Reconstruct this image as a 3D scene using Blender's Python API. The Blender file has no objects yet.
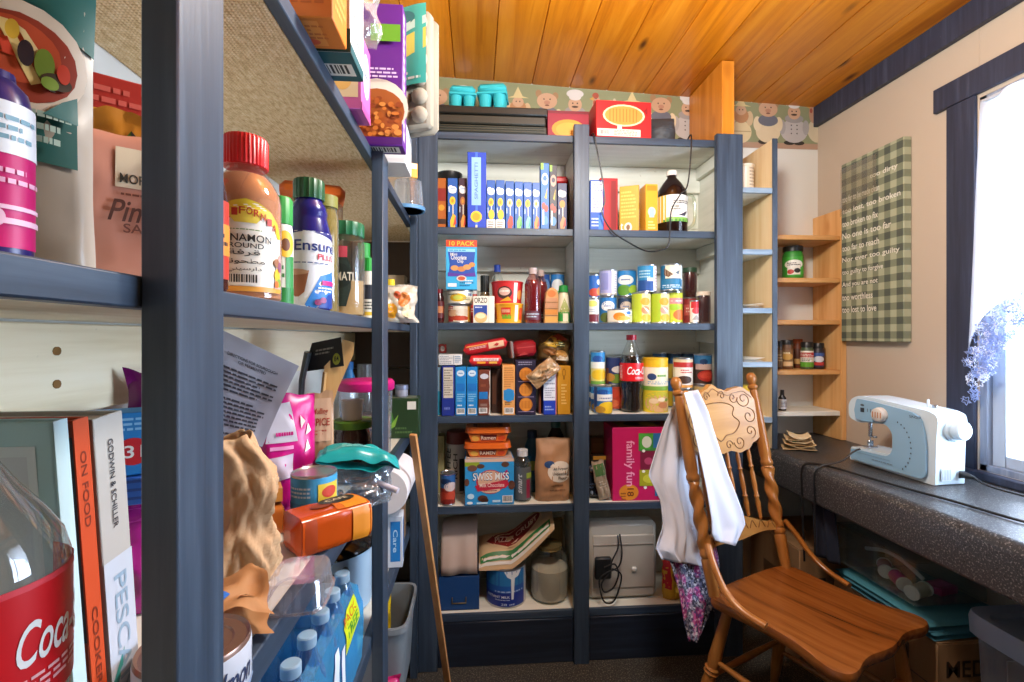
import bpy, math, random
from mathutils import Vector, Matrix
from mathutils.geometry import tessellate_polygon
random.seed(7)
SC = bpy.context.scene
COL = SC.collection
PI = math.pi
sin, cos = math.sin, math.cos
# ---------------------------------------------------------------- camera numbers
F = 480.0
CU, CV, CZ = 512.0, 337.0, 1.23
YAW = math.atan(36 / 480.0)
CS, SN = cos(YAW), sin(YAW)

def P(u, v, d):                       # room point seen at (u,v), d metres along the view axis
    xc = (u - CU) / F * d
    return Vector((xc * CS + d * SN, -xc * SN + d * CS, CZ + (CV - v) / F * d))

def dY(u, Y):                         # view depth where the ray column u meets the plane y = Y
    return Y / (CS - (u - CU) / F * SN)

def dX(u, X):
    return X / ((u - CU) / F * CS + SN)

def PX(u, Y):
    return P(u, 0, dY(u, Y)).x

def PZ(u, v, Y):
    return P(u, v, dY(u, Y)).z

def atZ(u, v, z):
    return P(u, v, (CZ - z) * F / (v - CV))

def onplane(u, v, p0, n):
    r = P(u, v, 1.0) - Vector((0, 0, CZ))
    o = Vector((0, 0, CZ))
    t = (Vector(p0) - o).dot(n) / r.dot(n)
    return o + r * t

# ---------------------------------------------------------------- materials
_M = {}

def lin(h):
    h = h.lstrip('#')
    c = [int(h[i:i + 2], 16) / 255 for i in (0, 2, 4)]
    return [x / 12.92 if x <= .04045 else ((x + .055) / 1.055) ** 2.4 for x in c] + [1]

class NT:
    def __init__(s, name):
        s.m = bpy.data.materials.new(name)
        s.m.use_nodes = True
        s.t = s.m.node_tree
        s.b = s.t.nodes['Principled BSDF']
        s.o = s.t.nodes['Material Output']
    def n(s, kind, **kw):
        x = s.t.nodes.new('ShaderNode' + kind)
        for k, v in kw.items():
            if k in x.inputs:
                x.inputs[k].default_value = v
            else:
                setattr(x, k, v)
        return x
    def l(s, a, b):
        s.t.links.new(a, b)
    def coord(s, scale=(1, 1, 1), src='Object', loc=(0, 0, 0), rot=(0, 0, 0)):
        c = s.n('TexCoord')
        mp = s.n('Mapping')
        mp.inputs['Scale'].default_value = scale
        mp.inputs['Location'].default_value = loc
        mp.inputs['Rotation'].default_value = rot
        s.l(c.outputs[src], mp.inputs['Vector'])
        return mp.outputs[0]
    def noise(s, vec, scale, detail=3, rough=.5, dist=0):
        x = s.n('TexNoise')
        x.inputs['Scale'].default_value = scale
        x.inputs['Detail'].default_value = detail
        x.inputs['Roughness'].default_value = rough
        x.inputs['Distortion'].default_value = dist
        s.l(vec, x.inputs['Vector'])
        return x.outputs[0]
    def ramp(s, fac, stops, mode='LINEAR'):
        r = s.n('ValToRGB')
        r.color_ramp.interpolation = mode
        e = r.color_ramp.elements
        while len(e) < len(stops):
            e.new(.5)
        for i, (p, c) in enumerate(stops):
            e[i].position = p
            e[i].color = lin(c) if isinstance(c, str) else c
        s.l(fac, r.inputs[0])
        return r.outputs[0]
    def mix(s, fac, a, b, mode='MIX'):
        x = s.n('MixRGB', blend_type=mode)
        for i, v in ((0, fac), (1, a), (2, b)):
            if hasattr(v, 'links'):
                s.l(v, x.inputs[i])
            elif isinstance(v, str):
                x.inputs[i].default_value = lin(v)
            else:
                x.inputs[i].default_value = v
        return x.outputs[0]
    def bump(s, h, strength=.3, dist=.002):
        x = s.n('Bump', Strength=strength, Distance=dist)
        s.l(h, x.inputs['Height'])
        s.l(x.outputs[0], s.b.inputs['Normal'])
    def base(s, c):
        s.l(c, s.b.inputs['Base Color'])
    def set(s, **kw):
        for k, v in kw.items():
            s.b.inputs[k.replace('_', ' ')].default_value = v

def K(h, rough=.45, metal=0.0, var=.06, bump=0.0):
    key = (h, rough, metal, var, bump)
    if key in _M:
        return _M[key]
    t = NT('paint_' + h.lstrip('#'))
    c = t.coord()
    nz = t.noise(c, 14, 2)
    f = t.n('MapRange')
    f.inputs[3].default_value = 1 - var
    f.inputs[4].default_value = 1 + var
    t.l(nz, f.inputs[0])
    g = t.n('Combine' + 'Color')
    for i in range(3):
        t.l(f.outputs[0], g.inputs[i])
    t.base(t.mix(1.0, lin(h), g.outputs[0], 'MULTIPLY'))
    t.set(Roughness=rough, Metallic=metal)
    if bump:
        t.bump(t.noise(c, 60, 4), bump, .003)
    _M[key] = t.m
    return t.m

def clear(h='#ffffff', amount=.05, rough=.05, gain=.6, milk=.2, bump=0):
    # thin see-through plastic or glass: mostly transparent, glossy towards grazing angles
    key = ('clear', h, amount, rough, gain, milk, bump)
    if key in _M:
        return _M[key]
    t = NT('clear_' + h.lstrip('#'))
    t.t.nodes.remove(t.b)
    tr = t.n('BsdfTransparent')
    tr.inputs[0].default_value = lin(h)
    gl = t.n('BsdfGlossy', Roughness=rough)
    df = t.n('BsdfDiffuse')
    df.inputs[0].default_value = lin(h)
    lw = t.n('LayerWeight', Blend=.3)
    if bump:
        bp = t.n('Bump', Strength=bump, Distance=.004)
        t.l(t.noise(t.coord(), 28, 4, .6), bp.inputs['Height'])
        for q in (gl, df, lw):
            t.l(bp.outputs[0], q.inputs['Normal'])
    mr = t.n('MapRange')
    mr.inputs[3].default_value = amount
    mr.inputs[4].default_value = amount + gain
    t.l(lw.outputs['Facing'], mr.inputs[0])
    m2 = t.n('MixShader')
    m2.inputs[0].default_value = milk
    t.l(gl.outputs[0], m2.inputs[1])
    t.l(df.outputs[0], m2.inputs[2])
    mx = t.n('MixShader')
    t.l(mr.outputs[0], mx.inputs[0])
    t.l(tr.outputs[0], mx.inputs[1])
    t.l(m2.outputs[0], mx.inputs[2])
    t.l(mx.outputs[0], t.o.inputs[0])
    _M[key] = t.m
    return t.m

def wood(name, a, b, c, axis=2, scale=1.0, rough=.5, knots=True, bumpy=.15, tint=None):
    if name in _M:
        return _M[name]
    t = NT(name)
    sc = [22 * scale] * 3
    sc[axis] = 1.3 * scale
    co = t.coord(tuple(sc))
    nz = t.noise(co, 1.0, 5, .6, .6)
    col = t.ramp(nz, [(.25, a), (.5, b), (.75, c)])
    if knots:
        kc = [7 * scale] * 3
        kc[axis] = 3.2 * scale
        v = t.n('TexVoronoi', Scale=1.0)
        v.inputs['Randomness'].default_value = 1
        t.l(t.coord(tuple(kc), loc=(.37, .71, .13)), v.inputs['Vector'])
        kn = t.ramp(v.outputs['Distance'], [(.05, (1, 1, 1, 1)), (.16, (0, 0, 0, 1))])
        col = t.mix(kn, col, tint or a)
    t.base(col)
    t.set(Roughness=rough)
    t.bump(nz, bumpy, .002)
    _M[name] = t.m
    return t.m

def painted(name, base, dark, light, axis=2, rough=.42):
    if name in _M:
        return _M[name]
    t = NT(name)
    sc = [60, 60, 60]
    sc[axis] = 3
    g = t.noise(t.coord(tuple(sc)), 1.0, 4, .6)
    col = t.ramp(g, [(.3, dark), (.52, base), (.78, light)])
    ch = t.ramp(t.noise(t.coord((1, 1, 1)), 45, 3, .6), [(.74, (0, 0, 0, 1)), (.79, (1, 1, 1, 1))])
    col = t.mix(ch, col, light)
    t.base(col)
    t.set(Roughness=rough)
    t.bump(g, .25, .0015)
    _M[name] = t.m
    return t.m

# ---------------------------------------------------------------- mesh builder
def A(m):
    return K(m) if isinstance(m, str) else m

class MB:
    def __init__(s):
        s.v, s.f, s.mi, s.sm, s.mats = [], [], [], [], []
        s.lift = .0004
    def mat(s, m):
        m = A(m)
        if m not in s.mats:
            s.mats.append(m)
        return s.mats.index(m)
    def add(s, vs, fs, m, smooth=False, T=None):
        o = len(s.v)
        k = s.mat(m)
        if T is not None:
            vs = [T @ Vector(p) for p in vs]
        s.v.extend(tuple(p) for p in vs)
        for f in fs:
            s.f.append([i + o for i in f])
            s.mi.append(k)
            s.sm.append(smooth)
        return s
    def box(s, x0, x1, y0, y1, z0, z1, m, b=.002, T=None):
        b = min(b, (x1 - x0) * .45, (y1 - y0) * .45, (z1 - z0) * .45)
        vs, idx = [], {}
        X, Y, Z = (x0, x1), (y0, y1), (z0, z1)
        for i in (0, 1):
            for j in (0, 1):
                for k in (0, 1):
                    dx, dy, dz = (b if i == 0 else -b), (b if j == 0 else -b), (b if k == 0 else -b)
                    for ax in range(3):
                        p = [X[i] + dx, Y[j] + dy, Z[k] + dz]
                        p[ax] = (X[i], Y[j], Z[k])[ax]
                        idx[i, j, k, ax] = len(vs)
                        vs.append(p)
        fs = []
        for ax in range(3):
            a1, a2 = (ax + 1) % 3, (ax + 2) % 3
            for sd in (0, 1):
                q = []
                for c1, c2 in ((0, 0), (1, 0), (1, 1), (0, 1)):
                    t = [0, 0, 0]
                    t[ax], t[a1], t[a2] = sd, c1, c2
                    q.append(idx[tuple(t) + (ax,)])
                fs.append(q if sd else q[::-1])
        for ax in range(3):                   # edge chamfers running along ax
            a1, a2 = (ax + 1) % 3, (ax + 2) % 3
            for c1 in (0, 1):
                for c2 in (0, 1):
                    def g(e, w):
                        t = [0, 0, 0]
                        t[ax], t[a1], t[a2] = e, c1, c2
                        return idx[tuple(t) + (w,)]
                    q = [g(0, a1), g(1, a1), g(1, a2), g(0, a2)]
                    fs.append(q if c1 != c2 else q[::-1])
        for i in (0, 1):
            for j in (0, 1):
                for k in (0, 1):
                    q = [idx[i, j, k, a] for a in range(3)]
                    fs.append(q if (i + j + k) % 2 else q[::-1])
        return s.add(vs, fs, m, False, T)
    def lathe(s, prof, m, n=24, T=None, smooth=True, a0=0, a1=2 * PI, rf=None):
        # prof: list of (r,z); rf(theta,z)->multiplier
        full = abs(a1 - a0 - 2 * PI) < 1e-6
        k = n if full else n + 1
        vs = []
        for r, z in prof:
            for i in range(k):
                a = a0 + (a1 - a0) * i / n
                q = r * (rf(a, z) if rf else 1)
                vs.append((q * sin(a), -q * cos(a), z))
        fs = []
        for j in range(len(prof) - 1):
            for i in range(n):
                i2 = (i + 1) % k if full else i + 1
                fs.append([j * k + i, j * k + i2, (j + 1) * k + i2, (j + 1) * k + i])
        if full:
            if prof[0][0] > 1e-6:
                fs.append(list(range(k))[::-1])
            if prof[-1][0] > 1e-6:
                fs.append([(len(prof) - 1) * k + i for i in range(k)])
        return s.add(vs, fs, m, smooth, T)
    def tube(s, pts, r, m, n=8, T=None, closed=False, rf=None, flat=1.0):
        pts = [Vector(p) for p in pts]
        L = len(pts)
        vs = []
        up = None
        for i, p in enumerate(pts):
            a = pts[(i - 1) % L] if (i or closed) else p
            b = pts[(i + 1) % L] if (i < L - 1 or closed) else p
            t = (b - a)
            t = t.normalized() if t.length > 1e-9 else Vector((0, 0, 1))
            if up is None:
                up = Vector((0, 0, 1)) if abs(t.z) < .9 else Vector((1, 0, 0))
            e1 = t.cross(up)
            if e1.length < 1e-6:
                e1 = t.cross(Vector((.3, 1, .2)))
            e1.normalize()
            e2 = e1.cross(t).normalized()
            up = e2
            rr = r(i / max(1, L - 1)) if callable(r) else r
            for j in range(n):
                q = 2 * PI * j / n
                k = rf(q, i / max(1, L - 1)) if rf else 1
                vs.append(p + (e1 * cos(q) + e2 * sin(q) * flat) * rr * k)
        fs = []
        for i in range(L if closed else L - 1):
            i2 = (i + 1) % L
            for j in range(n):
                j2 = (j + 1) % n
                fs.append([i * n + j, i * n + j2, i2 * n + j2, i2 * n + j])
        if not closed:
            fs.append(list(range(n))[::-1])
            fs.append([(L - 1) * n + j for j in range(n)])
        return s.add(vs, fs, m, True, T)
    def prism(s, pts, z0, z1, m, T=None, smooth=False, b=0.0):
        # outline pts (x,y) counter-clockwise, extruded in z, with a small chamfer b
        n = len(pts)
        def inset(d):
            out = []
            for i in range(n):
                p0, p1, p2 = Vector(pts[i - 1]), Vector(pts[i]), Vector(pts[(i + 1) % n])
                a, c = (p1 - p0), (p2 - p1)
                na, nc = Vector((-a.y, a.x)), Vector((-c.y, c.x))
                k = (na.normalized() if na.length else na) + (nc.normalized() if nc.length else nc)
                out.append(p1 + (k.normalized() * d if k.length else k))
            return out
        rings = [(inset(b), z0), (pts, z0 + b), (pts, z1 - b), (inset(b), z1)] if b else [(pts, z0), (pts, z1)]
        vs = [(p[0], p[1], z) for r, z in rings for p in r]
        fs = []
        for k in range(len(rings) - 1):
            for i in range(n):
                j = (i + 1) % n
                fs.append([k * n + i, k * n + j, (k + 1) * n + j, (k + 1) * n + i])
        s.add(vs, fs, m, smooth, T)
        for (r, z), flip in ((rings[0], 1), (rings[-1], 0)):
            tri = tessellate_polygon([[Vector((p[0], p[1], 0)) for p in r]])
            fs = []
            for q in tri:
                a, c, d = (Vector((r[i][0], r[i][1])) for i in q)
                up = (c - a).cross(d - a) > 0
                fs.append(list(q) if up != bool(flip) else list(q)[::-1])
            s.add([(p[0], p[1], z) for p in r], fs, m, False, T)
        return s
    def grid(s, fn, nu, nv, m, T=None, wrap=False, flip=False, smooth=True):
        vs = [fn(i / nu, j / nv) for j in range(nv + 1) for i in range(nu + (0 if wrap else 1))]
        w = nu if wrap else nu + 1
        fs = []
        for j in range(nv):
            for i in range(nu):
                i2 = (i + 1) % w
                q = [j * w + i, j * w + i2, (j + 1) * w + i2, (j + 1) * w + i]
                fs.append(q[::-1] if flip else q)
        return s.add(vs, fs, m, smooth, T)
    # ---- flat printing laid on a surface. S(a,b,lift)->point, a and b run 0..1
    def _tris(s, pts, tris, S, m, lev, lift):
        pts = [Vector((p[0], p[1])) for p in pts]
        for _ in range(lev):
            mid, nt = {}, []
            for t in tris:
                q = []
                for a, b in ((t[0], t[1]), (t[1], t[2]), (t[2], t[0])):
                    k = (min(a, b), max(a, b))
                    if k not in mid:
                        mid[k] = len(pts)
                        pts.append((pts[a] + pts[b]) / 2)
                    q.append(mid[k])
                nt += [[t[0], q[0], q[2]], [q[0], t[1], q[1]], [q[2], q[1], t[2]], q]
            tris = nt
        out = []
        for t in tris:
            a, b, c = (pts[i] for i in t)
            out.append(list(t) if (b - a).cross(c - a) > 0 else list(t)[::-1])
        s.add([S(p[0], p[1], lift) for p in pts], out, m, lev > 0)
    def deco(s, S, items, asp=1.0, curved=0, lift=.0004, step=.00012):
        for it in items:
            k = it[0]
            if k == 'r':
                x0, y0, x1, y1, m = it[1:6]
                n = max(1, int(round((x1 - x0) * 12))) if curved else 1
                nv = max(1, int(round((y1 - y0) * 8))) if curved > 1 else 1
                ll = lift
                s.grid(lambda a, b: S(x0 + (x1 - x0) * a, y0 + (y1 - y0) * b, ll), n, nv, m, smooth=bool(curved))
            elif k == 'e':
                cx, cy, rx, ry, m = it[1:6]
                n = 20
                pts, tr = [(cx, cy)], []
                R = 3 if curved else 1
                for q in range(1, R + 1):
                    for i in range(n):
                        a = 2 * PI * i / n
                        pts.append((cx + rx * q / R * cos(a), cy + ry * q / R * sin(a)))
                for i in range(n):
                    j = (i + 1) % n
                    tr.append([0, 1 + i, 1 + j])
                    for q in range(1, R):
                        o = 1 + (q - 1) * n
                        tr += [[o + i, o + n + i, o + n + j], [o + i, o + n + j, o + j]]
                s._tris(pts, tr, S, m, 0, lift)
            elif k == 'p':
                pts, m = it[1], it[2]
                tr = tessellate_polygon([[Vector((p[0], p[1], 0)) for p in pts]])
                s._tris(pts, [list(t) for t in tr], S, m, 2 if curved else 0, lift)
            elif k == 't':
                txt, x0, y0, x1, y1, m = it[1:7]
                rot = it[7] if len(it) > 7 else 0
                pts, tr = glyphs(txt)
                q = []
                for a, b in pts:
                    if rot == 90:
                        a, b = 1 - b, a
                    elif rot == -90:
                        a, b = b, 1 - a
                    q.append((x0 + (x1 - x0) * a, y0 + (y1 - y0) * b))
                s._tris(q, tr, S, m, 1 if curved else 0, lift + .0002)
            elif k == 'b':
                x0, y0, x1, y1 = it[1:5]
                s.deco(S, [('r', x0, y0, x1, y1, '#e8e6df')], asp, curved, lift)
                x = x0 + (x1 - x0) * .08
                rr = random.Random(3)
                while x < x1 - (x1 - x0) * .1:
                    w = (x1 - x0) * rr.choice([.02, .035, .05])
                    S2 = ('r', x, y0 + (y1 - y0) * .2, x + w, y0 + (y1 - y0) * .92, '#222222')
                    s.deco(S, [S2], asp, curved, lift + step)
                    x += w + (x1 - x0) * rr.choice([.025, .04])
            elif k == 'l':                       # lines of small print
                x0, y0, x1, y1, n, m = it[1:7]
                rr = random.Random(n * 7 + int(x0 * 100))
                for i in range(n):
                    y = y1 - (y1 - y0) * (i + .5) / n
                    h = (y1 - y0) / n * .24
                    x = x0
                    end = x1 - (x1 - x0) * rr.choice([0, 0, .1, .3])
                    while x < end:
                        w = min((x1 - x0) * rr.uniform(.06, .18), end - x)
                        s.deco(S, [('r', x, y - h, x + w, y + h, m)], asp, curved, lift)
                        x += w + (x1 - x0) * .03
            lift += step
        return s
    def build(s, name, parent=None, loc=None, rot=None, bevel=None, solid=None, sub=0, autos=38):
        me = bpy.data.meshes.new(name)
        me.from_pydata(s.v, [], s.f)
        for m in s.mats:
            me.materials.append(m)
        me.polygons.foreach_set('material_index', s.mi)
        me.polygons.foreach_set('use_smooth', s.sm)
        me.update()
        if autos:
            me.set_sharp_from_angle(angle=math.radians(autos))
        o = bpy.data.objects.new(name, me)
        COL.objects.link(o)
        if parent is not None:
            o.parent = parent
        if loc is not None:
            o.location = loc
        if rot is not None:
            o.rotation_euler = rot
        if solid:
            md = o.modifiers.new('thickness', 'SOLIDIFY')
            md.thickness = solid
            md.offset = 0
        if bevel:
            md = o.modifiers.new('edges', 'BEVEL')
            md.width = bevel
            md.segments = 3
            md.limit_method = 'ANGLE'
        if sub:
            md = o.modifiers.new('sub', 'SUBSURF')
            md.levels = md.render_levels = sub
        return o

_G = {}

def glyphs(txt):
    if txt in _G:
        return _G[txt]
    cu = bpy.data.curves.new('t', 'FONT')
    cu.body = txt
    cu.resolution_u = 4
    if txt in ('Coca-Cola', 'Pink', 'Salmon', 'smart', 'Mulling'):
        cu.shear = .35
    cu.offset = .012
    ob = bpy.data.objects.new('t', cu)
    me = bpy.data.meshes.new_from_object(ob)
    vs = [(v.co.x, v.co.y) for v in me.vertices]
    me.calc_loop_triangles()
    tr = [list(t.vertices) for t in me.loop_triangles]
    bpy.data.objects.remove(ob)
    bpy.data.curves.remove(cu)
    bpy.data.meshes.remove(me)
    if not vs:
        vs, tr = [(0, 0), (1, 0), (1, 1)], []
    xs, ys = [p[0] for p in vs], [p[1] for p in vs]
    w, h = max(xs) - min(xs) or 1, max(ys) - min(ys) or 1
    r = [((x - min(xs)) / w, (y - min(ys)) / h) for x, y in vs], tr
    _G[txt] = r
    return r

# ---------------------------------------------------------------- things
def tag(o, label, cat, group=None, kind=None):
    o['label'] = label
    o['category'] = cat
    if group:
        o['group'] = group
    if kind:
        o['kind'] = kind
    return o

def thing(name, label, cat, loc=(0, 0, 0), rz=0.0, group=None, rx=0.0, ry=0.0):
    o = bpy.data.objects.new(name, None)
    o.empty_display_size = .02
    COL.objects.link(o)
    o.location = loc
    o.rotation_euler = (rx, ry, rz)
    return tag(o, label, cat, group)

def struct(o):
    o['kind'] = 'structure'
    return o

def facing(x, y):
    return math.atan2(-x, y)

def planes(w, d, h):
    # printing surfaces of a box centred on x,y with its base at z=0
    return {
        'F': (lambda a, b, l: (-w / 2 + a * w, -d / 2 - l, b * h)),
        'K': (lambda a, b, l: (w / 2 - a * w, d / 2 + l, b * h)),
        'R': (lambda a, b, l: (w / 2 + l, -d / 2 + a * d, b * h)),
        'L': (lambda a, b, l: (-w / 2 - l, d / 2 - a * d, b * h)),
        'T': (lambda a, b, l: (-w / 2 + a * w, -d / 2 + b * d, h + l)),
        'D': (lambda a, b, l: (-w / 2 + a * w, d / 2 - b * d, -l)),
    }

def carton(name, label, cat, w, d, h, base, prints, loc, rz=0, group=None, rx=0, ry=0, bev=.0015, extra=None):
    mb = MB()
    mb.box(-w / 2, w / 2, -d / 2, d / 2, 0, h, base, bev)
    pl = planes(w, d, h)
    for k, items in prints.items():
        mb.deco(pl[k], items)
    if extra:
        extra(mb)
    o = mb.build(name, None, loc, (rx, ry, rz))
    return tag(o, label, cat, group)

def cyl(r, z0, z1, span=2 * PI, c=0.0):
    # printing surface round a cylinder; a=.5 faces -y
    return lambda a, b, l: ((r + l) * sin((a - .5) * span + c), -(r + l) * cos((a - .5) * span + c), z0 + (z1 - z0) * b)

def rprof(prof):
    def f(z):
        for (r0, z0), (r1, z1) in zip(prof, prof[1:]):
            if z1 > z0 and z0 - 1e-9 <= z <= z1 + 1e-9:
                return r0 + (r1 - r0) * (z - z0) / (z1 - z0)
        return prof[-1][0]
    return f

TIN = None

def tin():
    return K('#b9bcc0', .28, .9, .04)

def can(label, r, h, base, prints, loc, group=None, rz=0.0, name='food_can', lid=None, ring='#c3c6c9'):
    t = thing(name, label, 'can', loc, rz, group)
    mb = MB()
    e = .0025
    mb.lathe([(r * .9, 0), (r, .001), (r, .004), (r - .0012, .006), (r - .0012, h - .006), (r, h - .004), (r, h - .001),
              (r - .002, h), (r - .004, h - .003), (r * .55, h - .004), (.0001, h - .004)], K(lid, .4) if lid else tin(), 22)
    mb.build('can_body', t)
    lb = MB()
    S = cyl(r, .006, h - .006)
    lb.lathe([(r - .0004, .006), (r, .0062), (r, h - .0062), (r - .0004, h - .006)], base, 22)
    lb.deco(cyl(r, .006, h - .006, PI), prints, curved=1)
    lb.build('paper_label', t)
    return t

def jar(label, prof, glassmat, lid, liprof, loc, rz=0, group=None, name='jar', cat='jar', content=None, cprof=None, lab=None, labmat='#f4f1e6', prints=(), span=PI, ribs=0, n=24, lidname='lid', sx=1.0):
    # a lathed container with lid, contents and a printed label
    t = thing(name, label, cat, loc, rz, group)
    T = Matrix.Diagonal((1, sx, 1, 1))
    mb = MB()
    mb.lathe(prof, glassmat, n, T)
    mb.build('container', t)
    if content is not None:
        cb = MB()
        cb.lathe(cprof or [(max(r - .0025, .0001), z + (.002 if i == 0 else 0)) for i, (r, z) in enumerate(prof)], content, n, T)
        cb.build('contents', t)
    if liprof:
        l = MB()
        l.lathe(liprof, lid, 36 if ribs else n, T, rf=(lambda a, z: 1 + .03 * cos(18 * a) / 1.0) if ribs else None)
        l.build(lidname, t)
    if lab:
        z0, z1 = lab
        rp = rprof(prof)
        l = MB()
        def S(a, b, q, z0=z0, z1=z1):
            z = z0 + (z1 - z0) * b
            an = (a - .5) * span
            rr = rp(z) + .0006 + q
            return (rr * sin(an), -rr * cos(an) * sx, z)
        l.grid(lambda a, b: S(a, b, 0), 24, 6, labmat)
        l.deco(S, prints, curved=1)
        l.build('label', t)
    return t

def spline(pts, n=6, closed=False):
    pts = [Vector(p) for p in pts]
    L = len(pts)
    out = []
    for i in range(L if closed else L - 1):
        g = (lambda k: pts[k % L]) if closed else (lambda k: pts[max(0, min(L - 1, k))])
        p0, p1, p2, p3 = g(i - 1), g(i), g(i + 1), g(i + 2)
        for k in range(n):
            t = k / n
            out.append(.5 * ((2 * p1) + (p2 - p0) * t + (2 * p0 - 5 * p1 + 4 * p2 - p3) * t * t + (3 * p1 - p0 - 3 * p2 + p3) * t ** 3))
    if not closed:
        out.append(pts[-1])
    return out

def hsh(i, j, s=0):
    r = sin(i * 127.1 + j * 311.7 + s * 74.7) * 43758.5453
    return r - math.floor(r)

def vn(x, y, s=0):
    i, j = math.floor(x), math.floor(y)
    a, b = x - i, y - j
    a, b = a * a * (3 - 2 * a), b * b * (3 - 2 * b)
    return ((hsh(i, j, s) * (1 - a) + hsh(i + 1, j, s) * a) * (1 - b) + (hsh(i, j + 1, s) * (1 - a) + hsh(i + 1, j + 1, s) * a) * b) - .5

def pouch(name, label, cat, w, d, h, base, prints, loc, rz=0, group=None, rx=0, ry=0, seed=1, crump=.004, freq=7, flatbase=True,
          backmat=None, seal=.06, curve=2.2, nx=18, nz=22, taper=0.0, parent=None, split=None, topmat=None):
    # a filled soft bag: pillow body, pinched top seal, creases. prints lie on the front sheet
    def sheet(sd):
        def fn(a, b, l=0.0):
            x = (a - .5) * w * (1 - taper * b)
            ex = max(0, 1 - abs(2 * a - 1) ** curve) ** .5
            if flatbase:
                ez = min(1, .62 + b * 4) if b < .1 else 1
            else:
                ez = min(1, b / max(seal, .02))
            top = (1 - b)
            ez *= min(1, (top / .55)) ** .6 if top > seal else 0.0
            if not flatbase:
                ez *= min(1, b / .45) ** .6
            ez = max(ez, .0)
            edge = ex * ez
            q = vn(a * freq, b * freq * 1.3, seed + sd * 3) + .5 * vn(a * freq * 2.3, b * freq * 2.6, seed + 9)
            y = sd * (d / 2 * edge) + (sd * q * crump * 2 * (0.3 + edge)) * (1 if edge > 0 else .3)
            zz = b * h + (vn(a * 4, 2.2, seed) * .012 * h / .2 if b > .97 else 0)
            xx = x + vn(b * freq * .8, .5, seed + 5) * crump * 2
            if edge <= 0:
                y = q * crump
                y += sd * .0006
            return (xx, y + sd * l, zz)
        return fn
    mb = MB()
    fr, bk = sheet(-1), sheet(1)
    mb.grid(lambda a, b: fr(a, b), nx, nz, base)
    mb.grid(lambda a, b: bk(a, b), nx, nz, backmat or base, flip=True)
    if flatbase:
        n = nx
        vs = [fr(i / n, 0) for i in range(n + 1)] + [bk(i / n, 0) for i in range(n + 1)]
        mb.add(vs, [[i + 1, i, n + 1 + i, n + 2 + i] for i in range(n)], base)
    def S(a, b, l):
        return fr(a, b, l + .0008)
    mb.deco(S, prints, curved=2, lift=.0006, step=.0003)
    o = mb.build(name, parent, loc, (rx, ry, rz), autos=60)
    if parent is None:
        tag(o, label, cat, group)
    return o
# ================================================================ surface materials
BLUE = painted('blue_painted_wood', '#354456', '#2b3848', '#49596b')
BLUEX = painted('blue_painted_board', '#354456', '#2b3848', '#49596b', axis=0)
BLUEY = painted('blue_painted_rail', '#354456', '#2b3848', '#49596b', axis=1)
CASING = painted('slate_window_paint', '#31374a', '#282d3d', '#434b60', rough=.5)
PINE = wood('pine', '#c98f4e', '#dba768', '#e6bb82', 2, 1.2)
PINEX = wood('pine_shelf', '#b87f43', '#d09a5b', '#deb177', 0, 1.2)
PALE = wood('pale_pine', '#d3b37e', '#dfc598', '#e9d5ae', 2, 1.0, knots=False)
STICKW = wood('stick_wood', '#b5804c', '#cc955c', '#dba970', 2, 1.5, knots=False)

def whitewash(name, a, b, c, axis):
    t = NT(name)
    sc = [30, 30, 30]
    sc[axis] = 2
    nz = t.noise(t.coord(tuple(sc)), 1.0, 4, .6)
    st = t.noise(t.coord(), 5, 3, .6)
    col = t.ramp(nz, [(.3, a), (.5, b), (.8, c)])
    sp = t.ramp(t.noise(t.coord(), 55, 2), [(.72, (0, 0, 0, 1)), (.78, (.5, .5, .5, 1))])
    t.base(t.mix(sp, col, '#a59a86'))
    t.set(Roughness=.6)
    t.bump(nz, .15, .001)
    return t.m
WHITEX = whitewash('whitewashed_board', '#cfd0c3', '#dcddd1', '#e6e6dc', 0)
WHITEY = whitewash('whitewashed_rail', '#cfd0c3', '#dcddd1', '#e6e6dc', 1)
CREAM = whitewash('cream_board', '#d8c8a4', '#e6d9ba', '#efe6cf', 1)

def burlap_mat():
    t = NT('burlap_underside')
    w1 = t.n('TexWave', wave_type='BANDS', bands_direction='X', Scale=62.0, Distortion=1.2)
    w2 = t.n('TexWave', wave_type='BANDS', bands_direction='Y', Scale=62.0, Distortion=1.2)
    c = t.coord()
    t.l(c, w1.inputs['Vector']); t.l(c, w2.inputs['Vector'])
    h = t.mix(1.0, w1.outputs[0], w2.outputs[0], 'MULTIPLY')
    sp = t.noise(t.coord((160, 60, 60)), 1.0, 3, .7)
    col = t.ramp(sp, [(.3, '#c2a272'), (.5, '#e2c698'), (.7, '#f0dcb6')])
    col = t.mix(.12, col, t.mix(1.0, col, h, 'MULTIPLY'))
    t.base(col)
    t.set(Roughness=.95)
    t.bump(h, .6, .003)
    return t.m
BURLAP = burlap_mat()

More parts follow.
